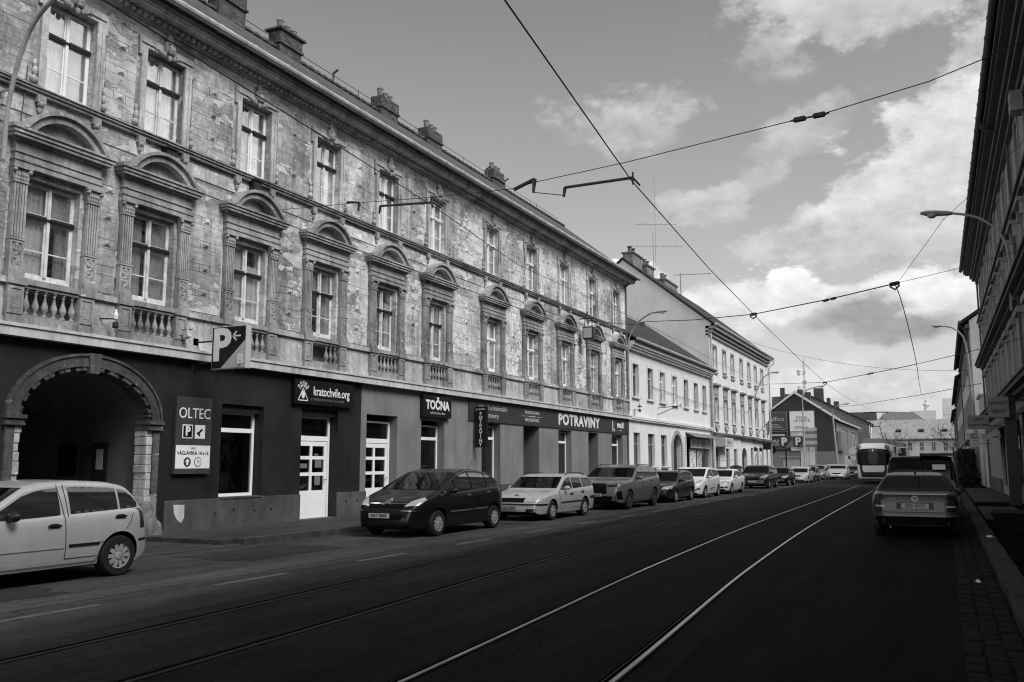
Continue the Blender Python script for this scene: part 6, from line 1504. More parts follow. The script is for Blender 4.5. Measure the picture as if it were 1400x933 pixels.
# 2 black compact people carrier
B2 = Body(4.276, 1.75, 1.63, 2.76, .86, .315, [(0, .50), (.05, .72), (.22, .86), (.50, .97), (.90, 1.09), (1.05, 1.15), (1.95, 1.55), (2.4, 1.63), (3.0, 1.62), (3.5, 1.54), (3.85, 1.36), (4.08, 1.12), (4.17, .92), (4.26, .68), (4.276, .5)], [(.8, .98), (2.2, 1.02), (4.1, 1.12)], tum=.22, cf=.30, sf=.95)
def ex2(root, B, bvh, hl):
    decal(root, bvh, 'bumper_strip', [(.40, .635), (.80, .625), (.80, .645), (.40, .66)], 'front', M['chrome'], .012, .05); decal(root, bvh, 'bumper_strip', [(-.80, .625), (-.40, .635), (-.40, .66), (-.80, .645)], 'front', M['chrome'], .012, .05)
    decal(root, bvh, 'grille_bar', [(-.50, .795), (.50, .795), (.50, .812), (-.50, .812)], 'front', M['chrome'], .012, .05)
    for dz in (0, .055):                                   # double chevron emblem
        for s_ in (1, -1): decal(root, bvh, 'badge', [(0, .83 + dz), (s_ * .10, .755 + dz), (s_ * .10, .785 + dz), (0, .865 + dz)], 'front', M['chrome'], .02, .05)
    m = MB(); m.tube([(.35, 1.0, 1.61), (.38, 1.2, 1.86)], .006, 5); m.build('aerial', M['black'], root, off=(0, 0, 0))
    for s_ in (1, -1):
        m = MB(); pth = []
        for k in range(13): t = 1.9 + 2.15 * k / 12; z = B.top(t) - .055; pth.append((s_ * (B.hw(t, z) + .002), t - hl, z))
        m.tube(pth, .014, 5); m.build('roof_strip', M['p_grey'], root, off=(0, 0, 0))
car2 = make_car('glossy black rounded people carrier in front of the pub sign', B2, 'p_black', place(B2, 17.55, -10.08), 0, [(1.10, 1.62), (1.68, 2.42), (2.50, 3.22), (3.28, 3.92)], (1.02, 1.93), (3.6, 4.05), lights=[([(.44, .74), (.74, .77), (.80, .90), (.72, .955), (.56, .87)], 'headlight')], grille=[([(-.42, .42), (.42, .42), (.46, .56), (-.46, .56)], 'trim'), ([(-.44, .70), (.44, .70), (.48, .78), (-.48, .78)], 'trim')],
    plate=[(-.12, .52, 'front', .52, .115)], plate_txt='4A7 5885', seams=[[(1.30, .34), (1.28, 1.0)], [(2.46, .34), (2.46, 1.05)], [(2.46, .34), (3.1, .36), (3.45, .85), (3.48, 1.08)]], handles=[(2.28, .95, 'p_grey'), (3.28, 1.0, 'p_grey')], mould=[(1.35, 2.42, .56, .60, 'p_grey'), (2.50, 3.2, .57, .61, 'p_grey')], extras=ex2, zs=.89, style=2, spokes=9, rear=[('tail_light', [(.6, .8), (.82, .8), (.78, 1.3), (.66, 1.3)], 'taillight', True)])

# 3 silver estate
B3 = Body(4.51, 1.73, 1.46, 2.51, .90, .31, [(0, .48), (.04, .66), (.20, .76), (.7, .87), (1.25, .945), (1.38, .985), (2.05, 1.38), (2.4, 1.45), (3.4, 1.455), (3.95, 1.40), (4.22, 1.12), (4.38, .93), (4.49, .7), (4.51, .5)], [(1, .88), (4.3, .98)], tum=.16, cf=.2)
def rails(root, B, bvh, hl, s0=2.2, s1=3.9, h=.06):
    for s_ in (1, -1):
        m = MB(); pts = []
        for k in range(9):
            t = s0 + (s1 - s0) * k / 8; z = B.top(t) + (h if 0 < k < 8 else -.02) - .03; pts.append((s_ * (B.hw(t, B.top(t) - .09) - .06), t - hl, z))
        m.tube(pts, .016, 6); m.build('roof_rail', M['trim'], root, off=(0, 0, 0))
def ex3(root, B, bvh, hl):
    rails(root, B, bvh, hl)
    decal(root, bvh, 'bumper_strip', [(-.86, .50), (.86, .50), (.86, .545), (-.86, .545)], 'front', M['trim'], .014, .05)
    for v in 's+', 's-': decal(root, bvh, 'bumper_strip', [(.12 - hl, .50), (.52 - hl, .50), (.52 - hl, .545), (.12 - hl, .545)], v, M['trim'], .014, .05); decal(root, bvh, 'bumper_strip', [(3.82 - hl, .60), (4.48 - hl, .60), (4.48 - hl, .68), (3.82 - hl, .68)], v, M['trim'], .014, .05)
    for s_ in (1, -1): decal(root, bvh, 'fog_light', [(s_ * .42, .30), (s_ * .70, .31), (s_ * .70, .39), (s_ * .42, .39)], 'front', M['trim'], .006, .05)
    decal(root, bvh, 'grille_frame', [(-.07, .78), (.07, .78), (.04, .82), (-.04, .82)], 'front', M['chrome'], .012, .05)
    m = MB(); h = bvh.ray_cast(Vector((0, -30, .79)), Vector((0, 1, 0))); m.lathe([(.045, h[0].y - .02), (.045, h[0].y + .01)], (0, 0, .785), 14, 'y'); m.build('badge', M['chrome'], root, off=(0, 0, 0))
car3 = make_car('silver estate car with black bumper strips and roof rails, third in the row', B3, 'p_silver', place(B3, 23.75, -9.97), 0, [(1.55, 2.42), (2.52, 3.25), (3.35, 4.1)], (1.42, 2.03), (4.0, 4.3), lights=[([(.40, .60), (.80, .60), (.84, .72), (.42, .73)], 'headlight')], grille=[([(-.34, .585), (.34, .585), (.36, .72), (-.36, .72)], 'trim')], plate=[(-.08, .42, 'front', .52, .115)], plate_txt='1J4 1524', seams=[[(1.42, .34), (1.42, .92)], [(2.46, .34), (2.46, .95), (2.42, 1.38)], [(2.46, .34), (3.0, .34), (3.3, .7), (3.33, .96)]], handles=[(2.28, .80, 'trim'), (3.2, .84, 'trim')], mould=[(1.48, 3.1, .52, .56, 'trim')], extras=ex3, style=2, spokes=7)

# 4 grey sport utility
B4 = Body(4.93, 1.98, 1.75, 2.975, .90, .375, [(0, .55), (.03, .92), (.15, 1.05), (.8, 1.14), (1.35, 1.19), (1.5, 1.24), (2.25, 1.64), (2.7, 1.74), (3.6, 1.745), (4.25, 1.66), (4.6, 1.36), (4.78, 1.12), (4.9, .85), (4.93, .6)], [(1.2, 1.10), (3.0, 1.16), (4.7, 1.27)], gc=.26, tum=.19, cf=.2)
def ex4(root, B, bvh, hl):
    rails(root, B, bvh, hl, 2.3, 4.2, .05)
    for s_ in (1, -1): decal(root, bvh, 'air_intake', [(s_ * .72, .42), (s_ * .92, .42), (s_ * .90, .74), (s_ * .80, .72)], 'front', M['matt'], .006, .05)
    for v in 's+', 's-': decal(root, bvh, 'sill_strip', [(1.3 - hl, .36), (3.5 - hl, .36), (3.5 - hl, .41), (1.3 - hl, .41)], v, M['chrome'], .012, .09)
car4 = make_car('mid grey sport utility car with a wide black grille, fourth in the row', B4, 'p_grey', place(B4, 30.3, -9.85), 0, [(1.75, 2.62), (2.72, 3.5), (3.58, 4.3)], (1.55, 2.24), (4.25, 4.65), lights=[([(.44, .88), (.86, .93), (.86, .99), (.46, .96)], 'taillight')], grille=[([(-.44, .66), (-.36, .62), (.36, .62), (.44, .66), (.42, .98), (.36, 1.02), (-.36, 1.02), (-.42, .98)], 'trim'), ([(-.62, .36), (.62, .36), (.66, .54), (-.66, .54)], 'trim')], plate=[(0, .58, 'front', .52, .115)], plate_txt='2BN 4410', seams=[[(1.5, .45), (1.5, 1.1)], [(2.68, .45), (2.68, 1.15)], [(2.68, .45), (3.3, .45), (3.6, .9), (3.62, 1.18)]], handles=[(2.45, 1.05, 'p_grey'), (3.45, 1.1, 'p_grey')], extras=ex4, rim='rim_d', style=1, spokes=10)

# 5 dark estate, 6 white high hatchback, 7 white taxi saloon, 8 dark people carrier
B5 = Body(4.22, 1.66, 1.47, 2.46, .85, .30, [(0, .48), (.05, .66), (.3, .79), (1.05, .93), (1.15, .97), (1.85, 1.38), (2.2, 1.45), (3.3, 1.46), (3.75, 1.40), (4.0, 1.1), (4.12, .9), (4.2, .7), (4.22, .5)], [(1, .89), (4.0, .98)])
car5 = make_car('dark estate car squeezed between the grey sport utility and the white hatchback', B5, 'p_dark', place(B5, 36.3, -9.85), 0, [(1.3, 2.25), (2.35, 3.1), (3.18, 3.8)], (1.2, 1.84), None, lights=[([(.42, .60), (.78, .64), (.80, .78), (.46, .72)], 'headlight')], grille=[([(-.34, .6), (.34, .6), (.38, .73), (-.38, .73)], 'trim')], plate=[(0, .42, 'front', .5, .11)], handles=[(2.1, .8, 'trim'), (3.0, .85, 'trim')], extras=lambda r_, B, b, h: rails(r_, B, b, h, 2.0, 3.7), seams=[[(2.3, .34), (2.3, .93)]], spokes=7)
B6 = Body(4.1, 1.76, 1.6, 2.61, .83, .31, [(0, .48), (.05, .70), (.3, .86), (.85, 1.02), (.98, 1.08), (1.85, 1.51), (2.3, 1.59), (2.9, 1.59), (3.5, 1.50), (3.85, 1.2), (4.0, .95), (4.09, .7), (4.1, .5)], [(.8, .95), (2, 1.0), (3.9, 1.12)], cf=.3)
def ex6(root, B, bvh, hl):
    for s_ in (1, -1): decal(root, bvh, 'fog_light', [(s_ * .56, .40), (s_ * .76, .48), (s_ * .76, .56), (s_ * .60, .48)], 'front', M['trim'], .006, .05)
car6 = make_car('white high roofed hatchback with slanted headlights, sixth in the row', B6, 'p_white', place(B6, 41.3, -9.85), 0, [(1.15, 1.7), (1.76, 2.45), (2.55, 3.6)], (1.05, 1.84), None, lights=[([(.50, .70), (.80, .84), (.82, .95), (.74, .95), (.56, .82)], 'headlight')], grille=[([(-.40, .44), (.40, .44), (.44, .60), (-.44, .60)], 'trim')], plate=[(0, .52, 'front', .5, .11)], handles=[(2.3, .92, 'p_white'), (3.2, .98, 'p_white')], extras=ex6, seams=[[(2.5, .34), (2.5, 1.02)]], mould=[(1.6, 2.5, .44, (.47, .06), 'trim')])
B7 = Body(4.48, 1.70, 1.46, 2.60, .85, .31, [(0, .48), (.05, .68), (.25, .79), (1.1, .93), (1.25, .98), (2.0, 1.39), (2.4, 1.46), (3.1, 1.44), (3.9, 1.10), (4.05, 1.05), (4.3, 1.02), (4.42, .85), (4.48, .55)], [(1, .88), (4.1, .98)])
def ex7(root, B, bvh, hl):
    m = MB(); m.box(-.26, .26, 2.35 - hl - .08, 2.35 - hl + .08, 1.46, 1.56); m.build('roof_sign', M['signmid'], root, off=(0, 0, 0), bevel=.02)
car7 = make_car('white saloon with a small roof sign, behind the white hatchback', B7, 'p_white', place(B7, 47.2, -9.9), 0, [(1.45, 2.3), (2.4, 3.2), (3.25, 3.6)], (1.3, 1.98), None, lights=[([(.40, .62), (.78, .64), (.80, .76), (.42, .75)], 'headlight'), ([(.42, .36), (.74, .37), (.74, .45), (.42, .45)], 'trim')], grille=[([(-.34, .62), (.34, .62), (.36, .74), (-.36, .74)], 'trim'), ([(-.4, .34), (.4, .34), (.4, .45), (-.4, .45)], 'trim')], handles=[(2.2, .82, 'p_white'), (3.1, .88, 'p_white')], extras=ex7, seams=[[(2.36, .34), (2.36, .93)]])
B8 = Body(4.45, 1.80, 1.66, 2.73, .88, .32, [(0, .50), (.05, .72), (.3, .88), (.95, 1.04), (1.08, 1.1), (1.9, 1.57), (2.3, 1.65), (3.3, 1.65), (3.95, 1.55), (4.2, 1.25), (4.35, .95), (4.44, .7), (4.45, .5)], [(.9, .98), (4.2, 1.12)])
car8 = make_car('dark people carrier alone in front of the arched gate of the pale house', B8, 'p_dark', place(B8, 58.0, -9.85), 0, [(1.2, 1.75), (1.82, 2.55), (2.65, 3.4), (3.46, 4.0)], (1.14, 1.88), None, lights=[([(.44, .72), (.84, .82), (.82, .95), (.52, .86)], 'headlight')], grille=[([(-.36, .62), (.36, .62), (.4, .76), (-.4, .76)], 'trim')], plate=[(0, .50, 'front', .52, .12)], extras=lambda r_, B, b, h: decal(r_, b, 'badge', [(-.09, .80), (.09, .80), (.09, .83), (-.09, .83)], 'front', M['chrome'], .01))
# far cars
far = [(B5, 'p_black', 65.5, -9.8, 'black car just behind the dark people carrier'), (B7, 'p_silver', 73.5, -9.55, 'silver saloon in the middle of the far row'), (B5, 'p_dark', 80.0, -9.8, 'dark car directly behind the silver saloon of the far row'),
       (B6, 'p_grey', 86.5, -9.8, 'grey high car two places behind the far silver saloon'), (B5, 'p_dark', 93, -9.8, 'dark small car three places behind the far silver saloon'), (B6, 'p_silver', 99.5, -9.8, 'silver high car at the end of the far parked row'), (B6, 'p_silver2', 91.0, -8.35, 'bright silver car standing out from the far row toward the tram'), (B5, 'p_dark', 101, -8.1, 'dark car behind the bright silver car near the tram')]
for (B_, pk, y, sx_, lb) in far:
    make_car(lb, B_, pk, place(B_, y, sx_), 0, [(1.3, 2.3), (2.4, 3.5)], (1.2, 1.85), None, lights=[([(.42, .62), (.78, .68), (.80, .80), (.46, .74)], 'headlight')], grille=[([(-.34, .6), (.34, .6), (.38, .72), (-.38, .72)], 'trim')], plate=[(0, .44, 'front', .5, .11)])

# silver saloon seen from behind on the right
B9 = Body(4.70, 1.75, 1.46, 2.70, .92, .315, [(0, .48), (.05, .66), (.3, .78), (1.25, .94), (1.4, .99), (2.15, 1.39), (2.6, 1.46), (3.1, 1.455), (3.45, 1.39), (4.05, 1.06), (4.15, 1.035), (4.5, 1.01), (4.6, .97), (4.66, .82), (4.69, .66), (4.70, .42)], [(1, .88), (4.2, .97)], tum=.30, cr=.26, sr=.5)
def ex9(root, B, bvh, hl):
    decal(root, bvh, 'boot_gap', [(-.62, .58), (.62, .58), (.60, .592), (-.60, .592)], 'rear', M['seam'], .004, .06)
    for s_ in (1, -1): decal(root, bvh, 'boot_gap', [(s_ * .60, .58), (s_ * .61, .58), (s_ * .56, .985), (s_ * .55, .985)], 'rear', M['seam'], .004, .06)
    decal(root, bvh, 'boot_lip', [(-.62, .962), (.62, .962), (.62, .985), (-.62, .985)], 'rear', M['p_silver2'], .02, .06)
    decal(root, bvh, 'bumper_strip', [(-.84, .50), (.84, .50), (.84, .535), (-.84, .535)], 'rear', M['p_grey'], .014, .06)
    decal(root, bvh, 'lower_bumper', [(-.72, .24), (.72, .24), (.80, .49), (-.80, .49)], 'rear', M['matt'], .008, .05)
    decal(root, bvh, 'plate_recess', [(-.36, .655), (.36, .655), (.36, .80), (-.36, .80)], 'rear', M['trim'], .006, .06)
    h = bvh.ray_cast(Vector((0, 30, .90)), Vector((0, -1, 0))); y = h[0].y
    m = MB(); n = 20
    for k in range(n):
        a, b = 2 * math.pi * k / n, 2 * math.pi * (k + 1) / n
        m.prism([(.062 * math.cos(a), .89 + .062 * math.sin(a)), (.062 * math.cos(b), .89 + .062 * math.sin(b)), (.05 * math.cos(b), .89 + .05 * math.sin(b)), (.05 * math.cos(a), .89 + .05 * math.sin(a))], 'y', y - .01, y + .022)
    for pts in ([(-.03, .93), (0, .895), (.03, .93)], [(-.045, .90), (-.02, .85), (0, .89), (.02, .85), (.045, .90)]): m.tube([(p, y + .018, q) for p, q in pts], .007, 5)
    m.build('badge', M['signwhite'], root, off=(0, 0, 0))
    m = MB(); m.blob((0, 3.15 - hl, 1.46), (.03, .06, .02), 8); m.tube([(0, 3.12 - hl, 1.46), (0, 3.42 - hl, 1.62)], .006, 5); m.build('aerial', M['black'], root, off=(0, 0, 0))
    text('variant', .055, Matrix.Translation((.46, y + .012, .885)) @ Matrix(((-1, 0, 0, 0), (0, 0, 1, 0), (0, 1, 0, 0), (0, 0, 0, 1))), M['chrome'], root, 'lettering', depth=.002)
    for s_ in (1, -1): decal(root, bvh, 'reverse_lamp', [(s_ * .60, .70), (s_ * .78, .70), (s_ * .78, .74), (s_ * .60, .74)], 'rear', M['headlight'], .009, .05)
    m = MB(); m.lathe([(.02, hl - .12), (.02, hl - .02)], (.5, 0, .25), 8, 'y'); m.build('exhaust', M['steel'], root, off=(0, 0, 0))
make_car('dull silver saloon seen from behind beside the gutter of setts', B9, 'p_silver_d', (-.63, 21.25 + 2.35, 0), math.pi, [(1.55, 2.4), (2.5, 3.2), (3.25, 3.75)], (1.45, 2.1), (3.42, 4.06), plate=[(0, .725, 'rear', .54, .115)], plate_txt='3B9 6037', rear=[('tail_light', [(.56, .62), (.79, .60), (.82, .80), (.77, .955), (.64, .97), (.57, .86)], 'taillight', True)], handles=[(2.2, .8, 'p_silver'), (3.1, .86, 'p_silver')], seams=[[(2.45, .34), (2.45, .93)]], extras=ex9, mould=[(1.4, 3.2, .50, .54, 'p_grey')], zs=.94)
# black van in front of it, right rear door swung open
B10 = Body(4.9, 1.90, 1.80, 3.0, .90, .33, [(0, .55), (.05, .8), (.3, .95), (.9, 1.12), (1.0, 1.18), (1.75, 1.7), (2.1, 1.79), (4.4, 1.80), (4.62, 1.72), (4.76, 1.3), (4.84, 1.0), (4.89, .8), (4.9, .5)], [(.9, 1.05), (4.7, 1.15)], tum=.13, cr=.08, gc=.24)
def ex10(root, B, bvh, hl):
    decal(root, bvh, 'dark_opening_decal', [(.05, .55), (.80, .55), (.74, 1.66), (.05, 1.66)][::1] if False else [(-.05, .55), (-.82, .55), (-.74, 1.66), (-.05, 1.66)], 'rear', M['signdark'], .008, .08)  # dark inside of the van painted as a decal on the closed rear
    m = MB(); x = -.86; m.prism([(hl - .02, .45), (hl + .62, .45), (hl + .62, 1.15), (hl + .34, 1.92), (hl - .06, 1.92), (hl - .02, 1.1)], 'x', x - .06, x); d = m.build('open_door', M['p_black'], root, off=(0, 0, 0), bevel=.01)
    m = MB(); m.prism([(hl + .06, 1.15), (hl + .55, 1.15), (hl + .32, 1.82), (hl + .04, 1.82)], 'x', x - .064, x + .004); m.build('door_window', M['carglass'], d, off=(0, 0, 0))
    m = MB(); m.box(-.62, -.30, hl - .095, hl - .085, 1.42, 1.56); m.build('white_sheet', M['signwhite'], root, off=(0, 0, 0))  # white sheet added for the bright view through the windscreen
    m = MB(); m.box(-.88, -.0, hl - .9, hl - .16, 1.80, 1.87); m.build('roof_carrier', M['black'], root, off=(0, 0, 0))
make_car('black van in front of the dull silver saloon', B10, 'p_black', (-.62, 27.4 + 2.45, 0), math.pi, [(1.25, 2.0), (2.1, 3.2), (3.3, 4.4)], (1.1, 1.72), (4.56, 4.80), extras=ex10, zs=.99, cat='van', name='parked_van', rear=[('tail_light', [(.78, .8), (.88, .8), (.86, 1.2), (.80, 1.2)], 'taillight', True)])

# ------------------------------------------------------------------ tram
T0 = 75.5
o = root_at('tram', 'white and black low floor tram coming up the street', 'tram', (-5.0, T0, 0), None); H = o
st = [(0, .55, .80, 2.50), (.08, .38, .88, 2.74), (.3, .33, .96, 2.96), (.7, .30, 1.0, 3.08), (1.4, .30, 1.0, 3.12), (3, .30, 1.0, 3.12), (9, .3, 1.0, 3.12)]
vs = []; n = 0
for (d, zb, pl_, zt) in st:
    w_ = 1.225 * pl_; half = [(0, zb), (w_ * .9, zb), (w_, zb + .15), (w_, .9), (w_, 1.5), (w_ * .995, 2.1), (w_ * .98, 2.45), (w_ * .93, zt - .22), (w_ * .82, zt - .08), (w_ * .6, zt - .02), (0, zt)]
    ring = half + [(-x, z) for x, z in half[-2:0:-1]]; n = len(ring); vs += [(x, d, z) for x, z in ring]
fs = [(i*n+k, i*n+(k+1) % n, (i+1)*n+(k+1) % n, (i+1)*n+k) for i in range(len(st)-1) for k in range(n)] + [tuple(range(n)), tuple((len(st)-1)*n+k for k in range(n))]
m = MB(); m.add(vs, fs); body = m.build('cab', M['p_white'], o, smooth=True, off=(0, 0, 0))
bm = bmesh.new(); bm.from_mesh(body.data); tb = BVHTree.FromBMesh(bm); bm.free()
decal(o, tb, 'windscreen', [(-1.19, 1.48), (-.95, 1.40), (.95, 1.40), (1.19, 1.48), (1.17, 2.48), (.8, 2.62), (0, 2.67), (-.8, 2.62), (-1.17, 2.48)], 'front', M['carglass'], .03, .05)
for v_ in 's+', 's-': decal(o, tb, 'side_window', [(.02, 1.46), (1.45, 1.46), (1.45, 2.46), (.02, 2.46)], v_, M['carglass'], .03, .06)
decal(o, tb, 'wiper_panel', [(-.28, 1.52), (.28, 1.52), (.36, 2.0), (.3, 2.6), (-.3, 2.6), (-.36, 2.0)], 'front', M['signgrey'], .045, .06)
decal(o, tb, 'route_mark', [(-.04, 2.42), (.04, 2.42), (.04, 2.6), (-.04, 2.6)], 'front', M['signwhite'], .06, .06)
decal(o, tb, 'lower_mask', [(-.86, .50), (.86, .50), (.95, .95), (.98, 1.42), (-.98, 1.42), (-.95, .95)], 'front', M['trim'], .03, .06)
decal(o, tb, 'front_panel', [(-.70, .86), (.70, .86), (.78, 1.0), (.80, 1.36), (-.80, 1.36), (-.78, 1.0)], 'front', M['signwhite'], .045, .06)
for s in (-1, 1):
    m = MB(); h = tb.ray_cast(Vector((s * .88, -30, 1.14)), Vector((0, 1, 0))); m.blob((s * .88, h[0].y, 1.14), (.055, .03, .05), 8)
    lm = NT('tram_lamp'); lm.bsdf(.8, .3, emit=2.5); m.build('headlight', lm.m, o, off=(0, 0, 0))
    m = MB(); m.blob((s * 1.0, .30, 2.72), (.20, .26, .26), 12); m.build('corner_pod', M['signmid'], o, smooth=True, off=(0, 0, 0))
    m = MB(); m.blob((s * 1.22, .55, 2.05), (.05, .12, .3), 8); m.tube([(s * 1.1, .5, 2.4), (s * 1.22, .5, 2.3)], .02); m.build('mirror', M['black'], o, off=(0, 0, 0))
m = MB(); m.tube([(.05, -.06, 1.38), (-.12, -.02, 1.52), (.0, -.02, 1.56)], .03); m.build('wiper', M['black'], o, off=(0, 0, 0))
text('1902', .13, frame_front(0, tb.ray_cast(Vector((0, -30, 1.12)), Vector((0, 1, 0)))[0].y - .02, 1.12), M['signdark'], o, depth=.003)
m = MB(); m.box(-1.0, 1.0, .15, 8.6, .12, .36); m.build('skirt', M['black'], o, off=(0, 0, 0))
for seg, (y0_, y1_, dx) in enumerate(((1.6, 9, .0), (9.6, 18, .15), (18.6, 27, .6))):
    if seg:
        m = MB(); m.prism([(-1.2 + dx, .3), (1.2 + dx, .3), (1.225 + dx, 2.5), (1.05 + dx, 3.05), (-1.05 + dx, 3.05), (-1.225 + dx, 2.5)], 'y', y0_, y1_); m.build('car_section', M['p_white'], o, off=(0, 0, 0))
        m = MB(); m.box(-1.1 + dx, 1.1 + dx, y0_ - .6, y0_, .35, 2.95); m.build('bellows', M['black'], o, off=(0, 0, 0))
    for s in (-1, 1):
        m = MB(); m.box(*sorted((dx + s * 1.20, dx + s * 1.232)), y0_ + .4, y1_ - .2, 1.2, 2.4); m.build('window_band', M['carglass'], o, off=(0, 0, 0))
    m = MB(); m.box(-.9 + dx, .9 + dx, y0_ + 1, y1_ - .6, 3.05, 3.5); m.build('roof_equipment', M['signmid'], o, off=(0, 0, 0), bevel=.05)
m = MB()
for yy, zz in ((5.5, 5.75),):
    for s in (-1, 1): m.tube([(s * .5, yy, 3.5), (s * .35, yy - 1.2, 4.5), (s * .6, yy + .3, zz)], .03, 5)
    m.tube([(-.35, yy - 1.2, 4.5), (.35, yy - 1.2, 4.5)], .03, 5); m.tube([(-.95, yy + .3, zz - .1), (-.8, yy + .3, zz), (.8, yy + .3, zz), (.95, yy + .3, zz - .1)], .035, 5); m.tube([(-.95, yy + .6, zz - .1), (-.8, yy + .6, zz), (.8, yy + .6, zz), (.95, yy + .6, zz - .1)], .035, 5)
m.build('pantograph', M['blackmetal'], o, off=(0, 0, 0))
MB.off = Vector((0, 0, 0))
# ------------------------------------------------------------------ small things, plants
def leaf_plant(name, label, loc, h, rad, n, cat='shrub', group=None, seed=3):
    r_ = random.Random(seed); o = thing(name, label, cat, loc, 0, group)
    m = MB(); m.tube([(0, 0, 0), (.03, 0, h * .4), (0, .02, h * .85)], [.06, .04, .015], 6); m.build('trunk', M['bark'], o, off=(0, 0, 0))
    m = MB()
    for k in range(n):
        z = h * (r_.random() ** .8) ; t = z / h; rr = rad * (1.0 - .45 * t * t) * (.35 + .65 * r_.random() ** .5) * (1 + .25 * math.sin(7 * t + k % 3)); a = r_.uniform(0, 6.28)
        c = Vector((rr * math.cos(a), rr * math.sin(a), z * .97 + .05)); u = Vector((r_.uniform(-1, 1), r_.uniform(-1, 1), r_.uniform(-.6, 1))).normalized(); v = u.cross(Vector((r_.random(), r_.random(), r_.random()))).normalized()
        l = r_.uniform(.06, .14); m.add([c - u * l, c + v * l * .4, c + u * l, c - v * l * .4], [(0, 1, 2, 3)])
    m.build('crown', M['leaf'], o, off=(0, 0, 0)); return o
leaf_plant('bush', 'dark upright leafy bush in a shadowed spot on the dark pavement', (1.2, 63.0, .12), 2.3, .62, 5200)
def bare_tree(loc, h, label, seed):
    r_ = random.Random(seed); o = thing('bare_tree', label, 'tree', loc, 0)
    m = MB(); m.tube([(0, 0, 0), (.05, 0, h * .3), (0, .1, h * .5)], [.16, .12, .09], 7); m.build('trunk', M['bark'], o, off=(0, 0, 0))
    m = MB()
    def br(p, d, l, r, k):
        q = p + d * l; mid = (p + q) / 2 + Vector((r_.uniform(-1, 1), r_.uniform(-1, 1), r_.uniform(-1, 1))) * l * .08
        m.tube([p, mid, q], [r, r * .8, r * .6], 4, caps=False)
        if k > 0:
            for _ in range(3):
                d2 = (d + Vector((r_.uniform(-1, 1), r_.uniform(-1, 1), r_.uniform(-.3, .8))) * .75).normalized(); br(q, d2, l * r_.uniform(.6, .85), r * .6, k - 1)
    for k in range(5): br(Vector((0, .05, h * (.35 + .04 * k))), Vector((math.cos(k * 1.3), math.sin(k * 1.3), .9)).normalized(), h * .2, .06, 4)
    m.build('crown', M['bark'], o, off=(0, 0, 0)); return o
bare_tree((1.2, 150, .1), 7.5, 'bare winter tree beside the house row opposite the dark gable house', 5)
bare_tree((-8.5, 196, .1), 8.0, 'bare winter tree in front of the pale end building behind the tram', 8)
# black trough, litter, bin
o = root_at('trough', 'black plastic trough on the dark pavement by the kerb', 'trough', (1.25, 22.8, .12))
m = MB()
def ring_(w_, l, z): return [(1.25 - w_, 22.8 - l, z), (1.25 + w_, 22.8 - l, z), (1.25 + w_, 22.8 + l, z), (1.25 - w_, 22.8 + l, z)]
v = ring_(.22, .4, .125) + ring_(.42, .62, .52) + ring_(.38, .58, .52) + ring_(.19, .37, .16)
m.add(v, [(3, 2, 1, 0)] + [(k + i, k + (i + 1) % 4, k + 4 + (i + 1) % 4, k + 4 + i) for k in (0, 4, 8) for i in range(4)] + [(12, 13, 14, 15)]); m.build('tub', M['black'], o, bevel=.008)
m = MB(); m.tube([(.83, 22.18, .53), (1.67, 22.18, .53), (1.67, 23.42, .53), (.83, 23.42, .53), (.83, 22.18, .53)], .022, 6); m.build('rim', M['trim'], o)
r_ = random.Random(4)
spots = [(1.72, 19.6, .16, 'crumpled white scrap of paper on the dark pavement beside the trough'), (2.35, 16.3, .18, 'larger white scrap of paper close to the shop wall'), (2.1, 18.3, .09, 'small torn scrap of paper on the dark pavement'), (.72, 20.4, .1, 'scrap of paper on the kerb beside the silver saloon'), (.30, 13.7, .05, 'tiny pale scrap in the gutter setts'), (-12.1, 11.0, .1, 'white scrap of paper in the lowered kerb by the gateway')]
for (x, y, s_, lb) in spots:
    m = MB(); z = .135 if x > .8 else (.14 if x > .5 else .03); pts = []
    for k in range(7): a = 6.28 * k / 7; pts.append((x + s_ * math.cos(a) * r_.uniform(.6, 1.1), y + s_ * .8 * math.sin(a) * r_.uniform(.6, 1.1), z + r_.uniform(0, .03)))
    pts.append((x, y, z + .05)); m.add(pts, [(k, (k + 1) % 7, 7) for k in range(7)]); top(m, 'paper_scrap', M['paper'], lb, 'litter', (x, y, z), 'litter on the pavement')
o = root_at('litter_bin', 'grey litter bin at the kerb in front of the pale house gate', 'bin', (-12.0, 58.5, .12))
m = MB(); m.lathe([(.28, .14), (.32, .2), (.36, 1.2), (.38, 1.25)], (-12, 58.5, 0), 12); m.build('bin_body', M['signmid'], o, smooth=True)
m = MB(); m.lathe([(.40, 1.26), (.42, 1.32), (.2, 1.42), (.02, 1.44)], (-12, 58.5, 0), 12); m.build('lid', M['blackmetal'], o, smooth=True)
MB.off = Vector((0, 0, 0))

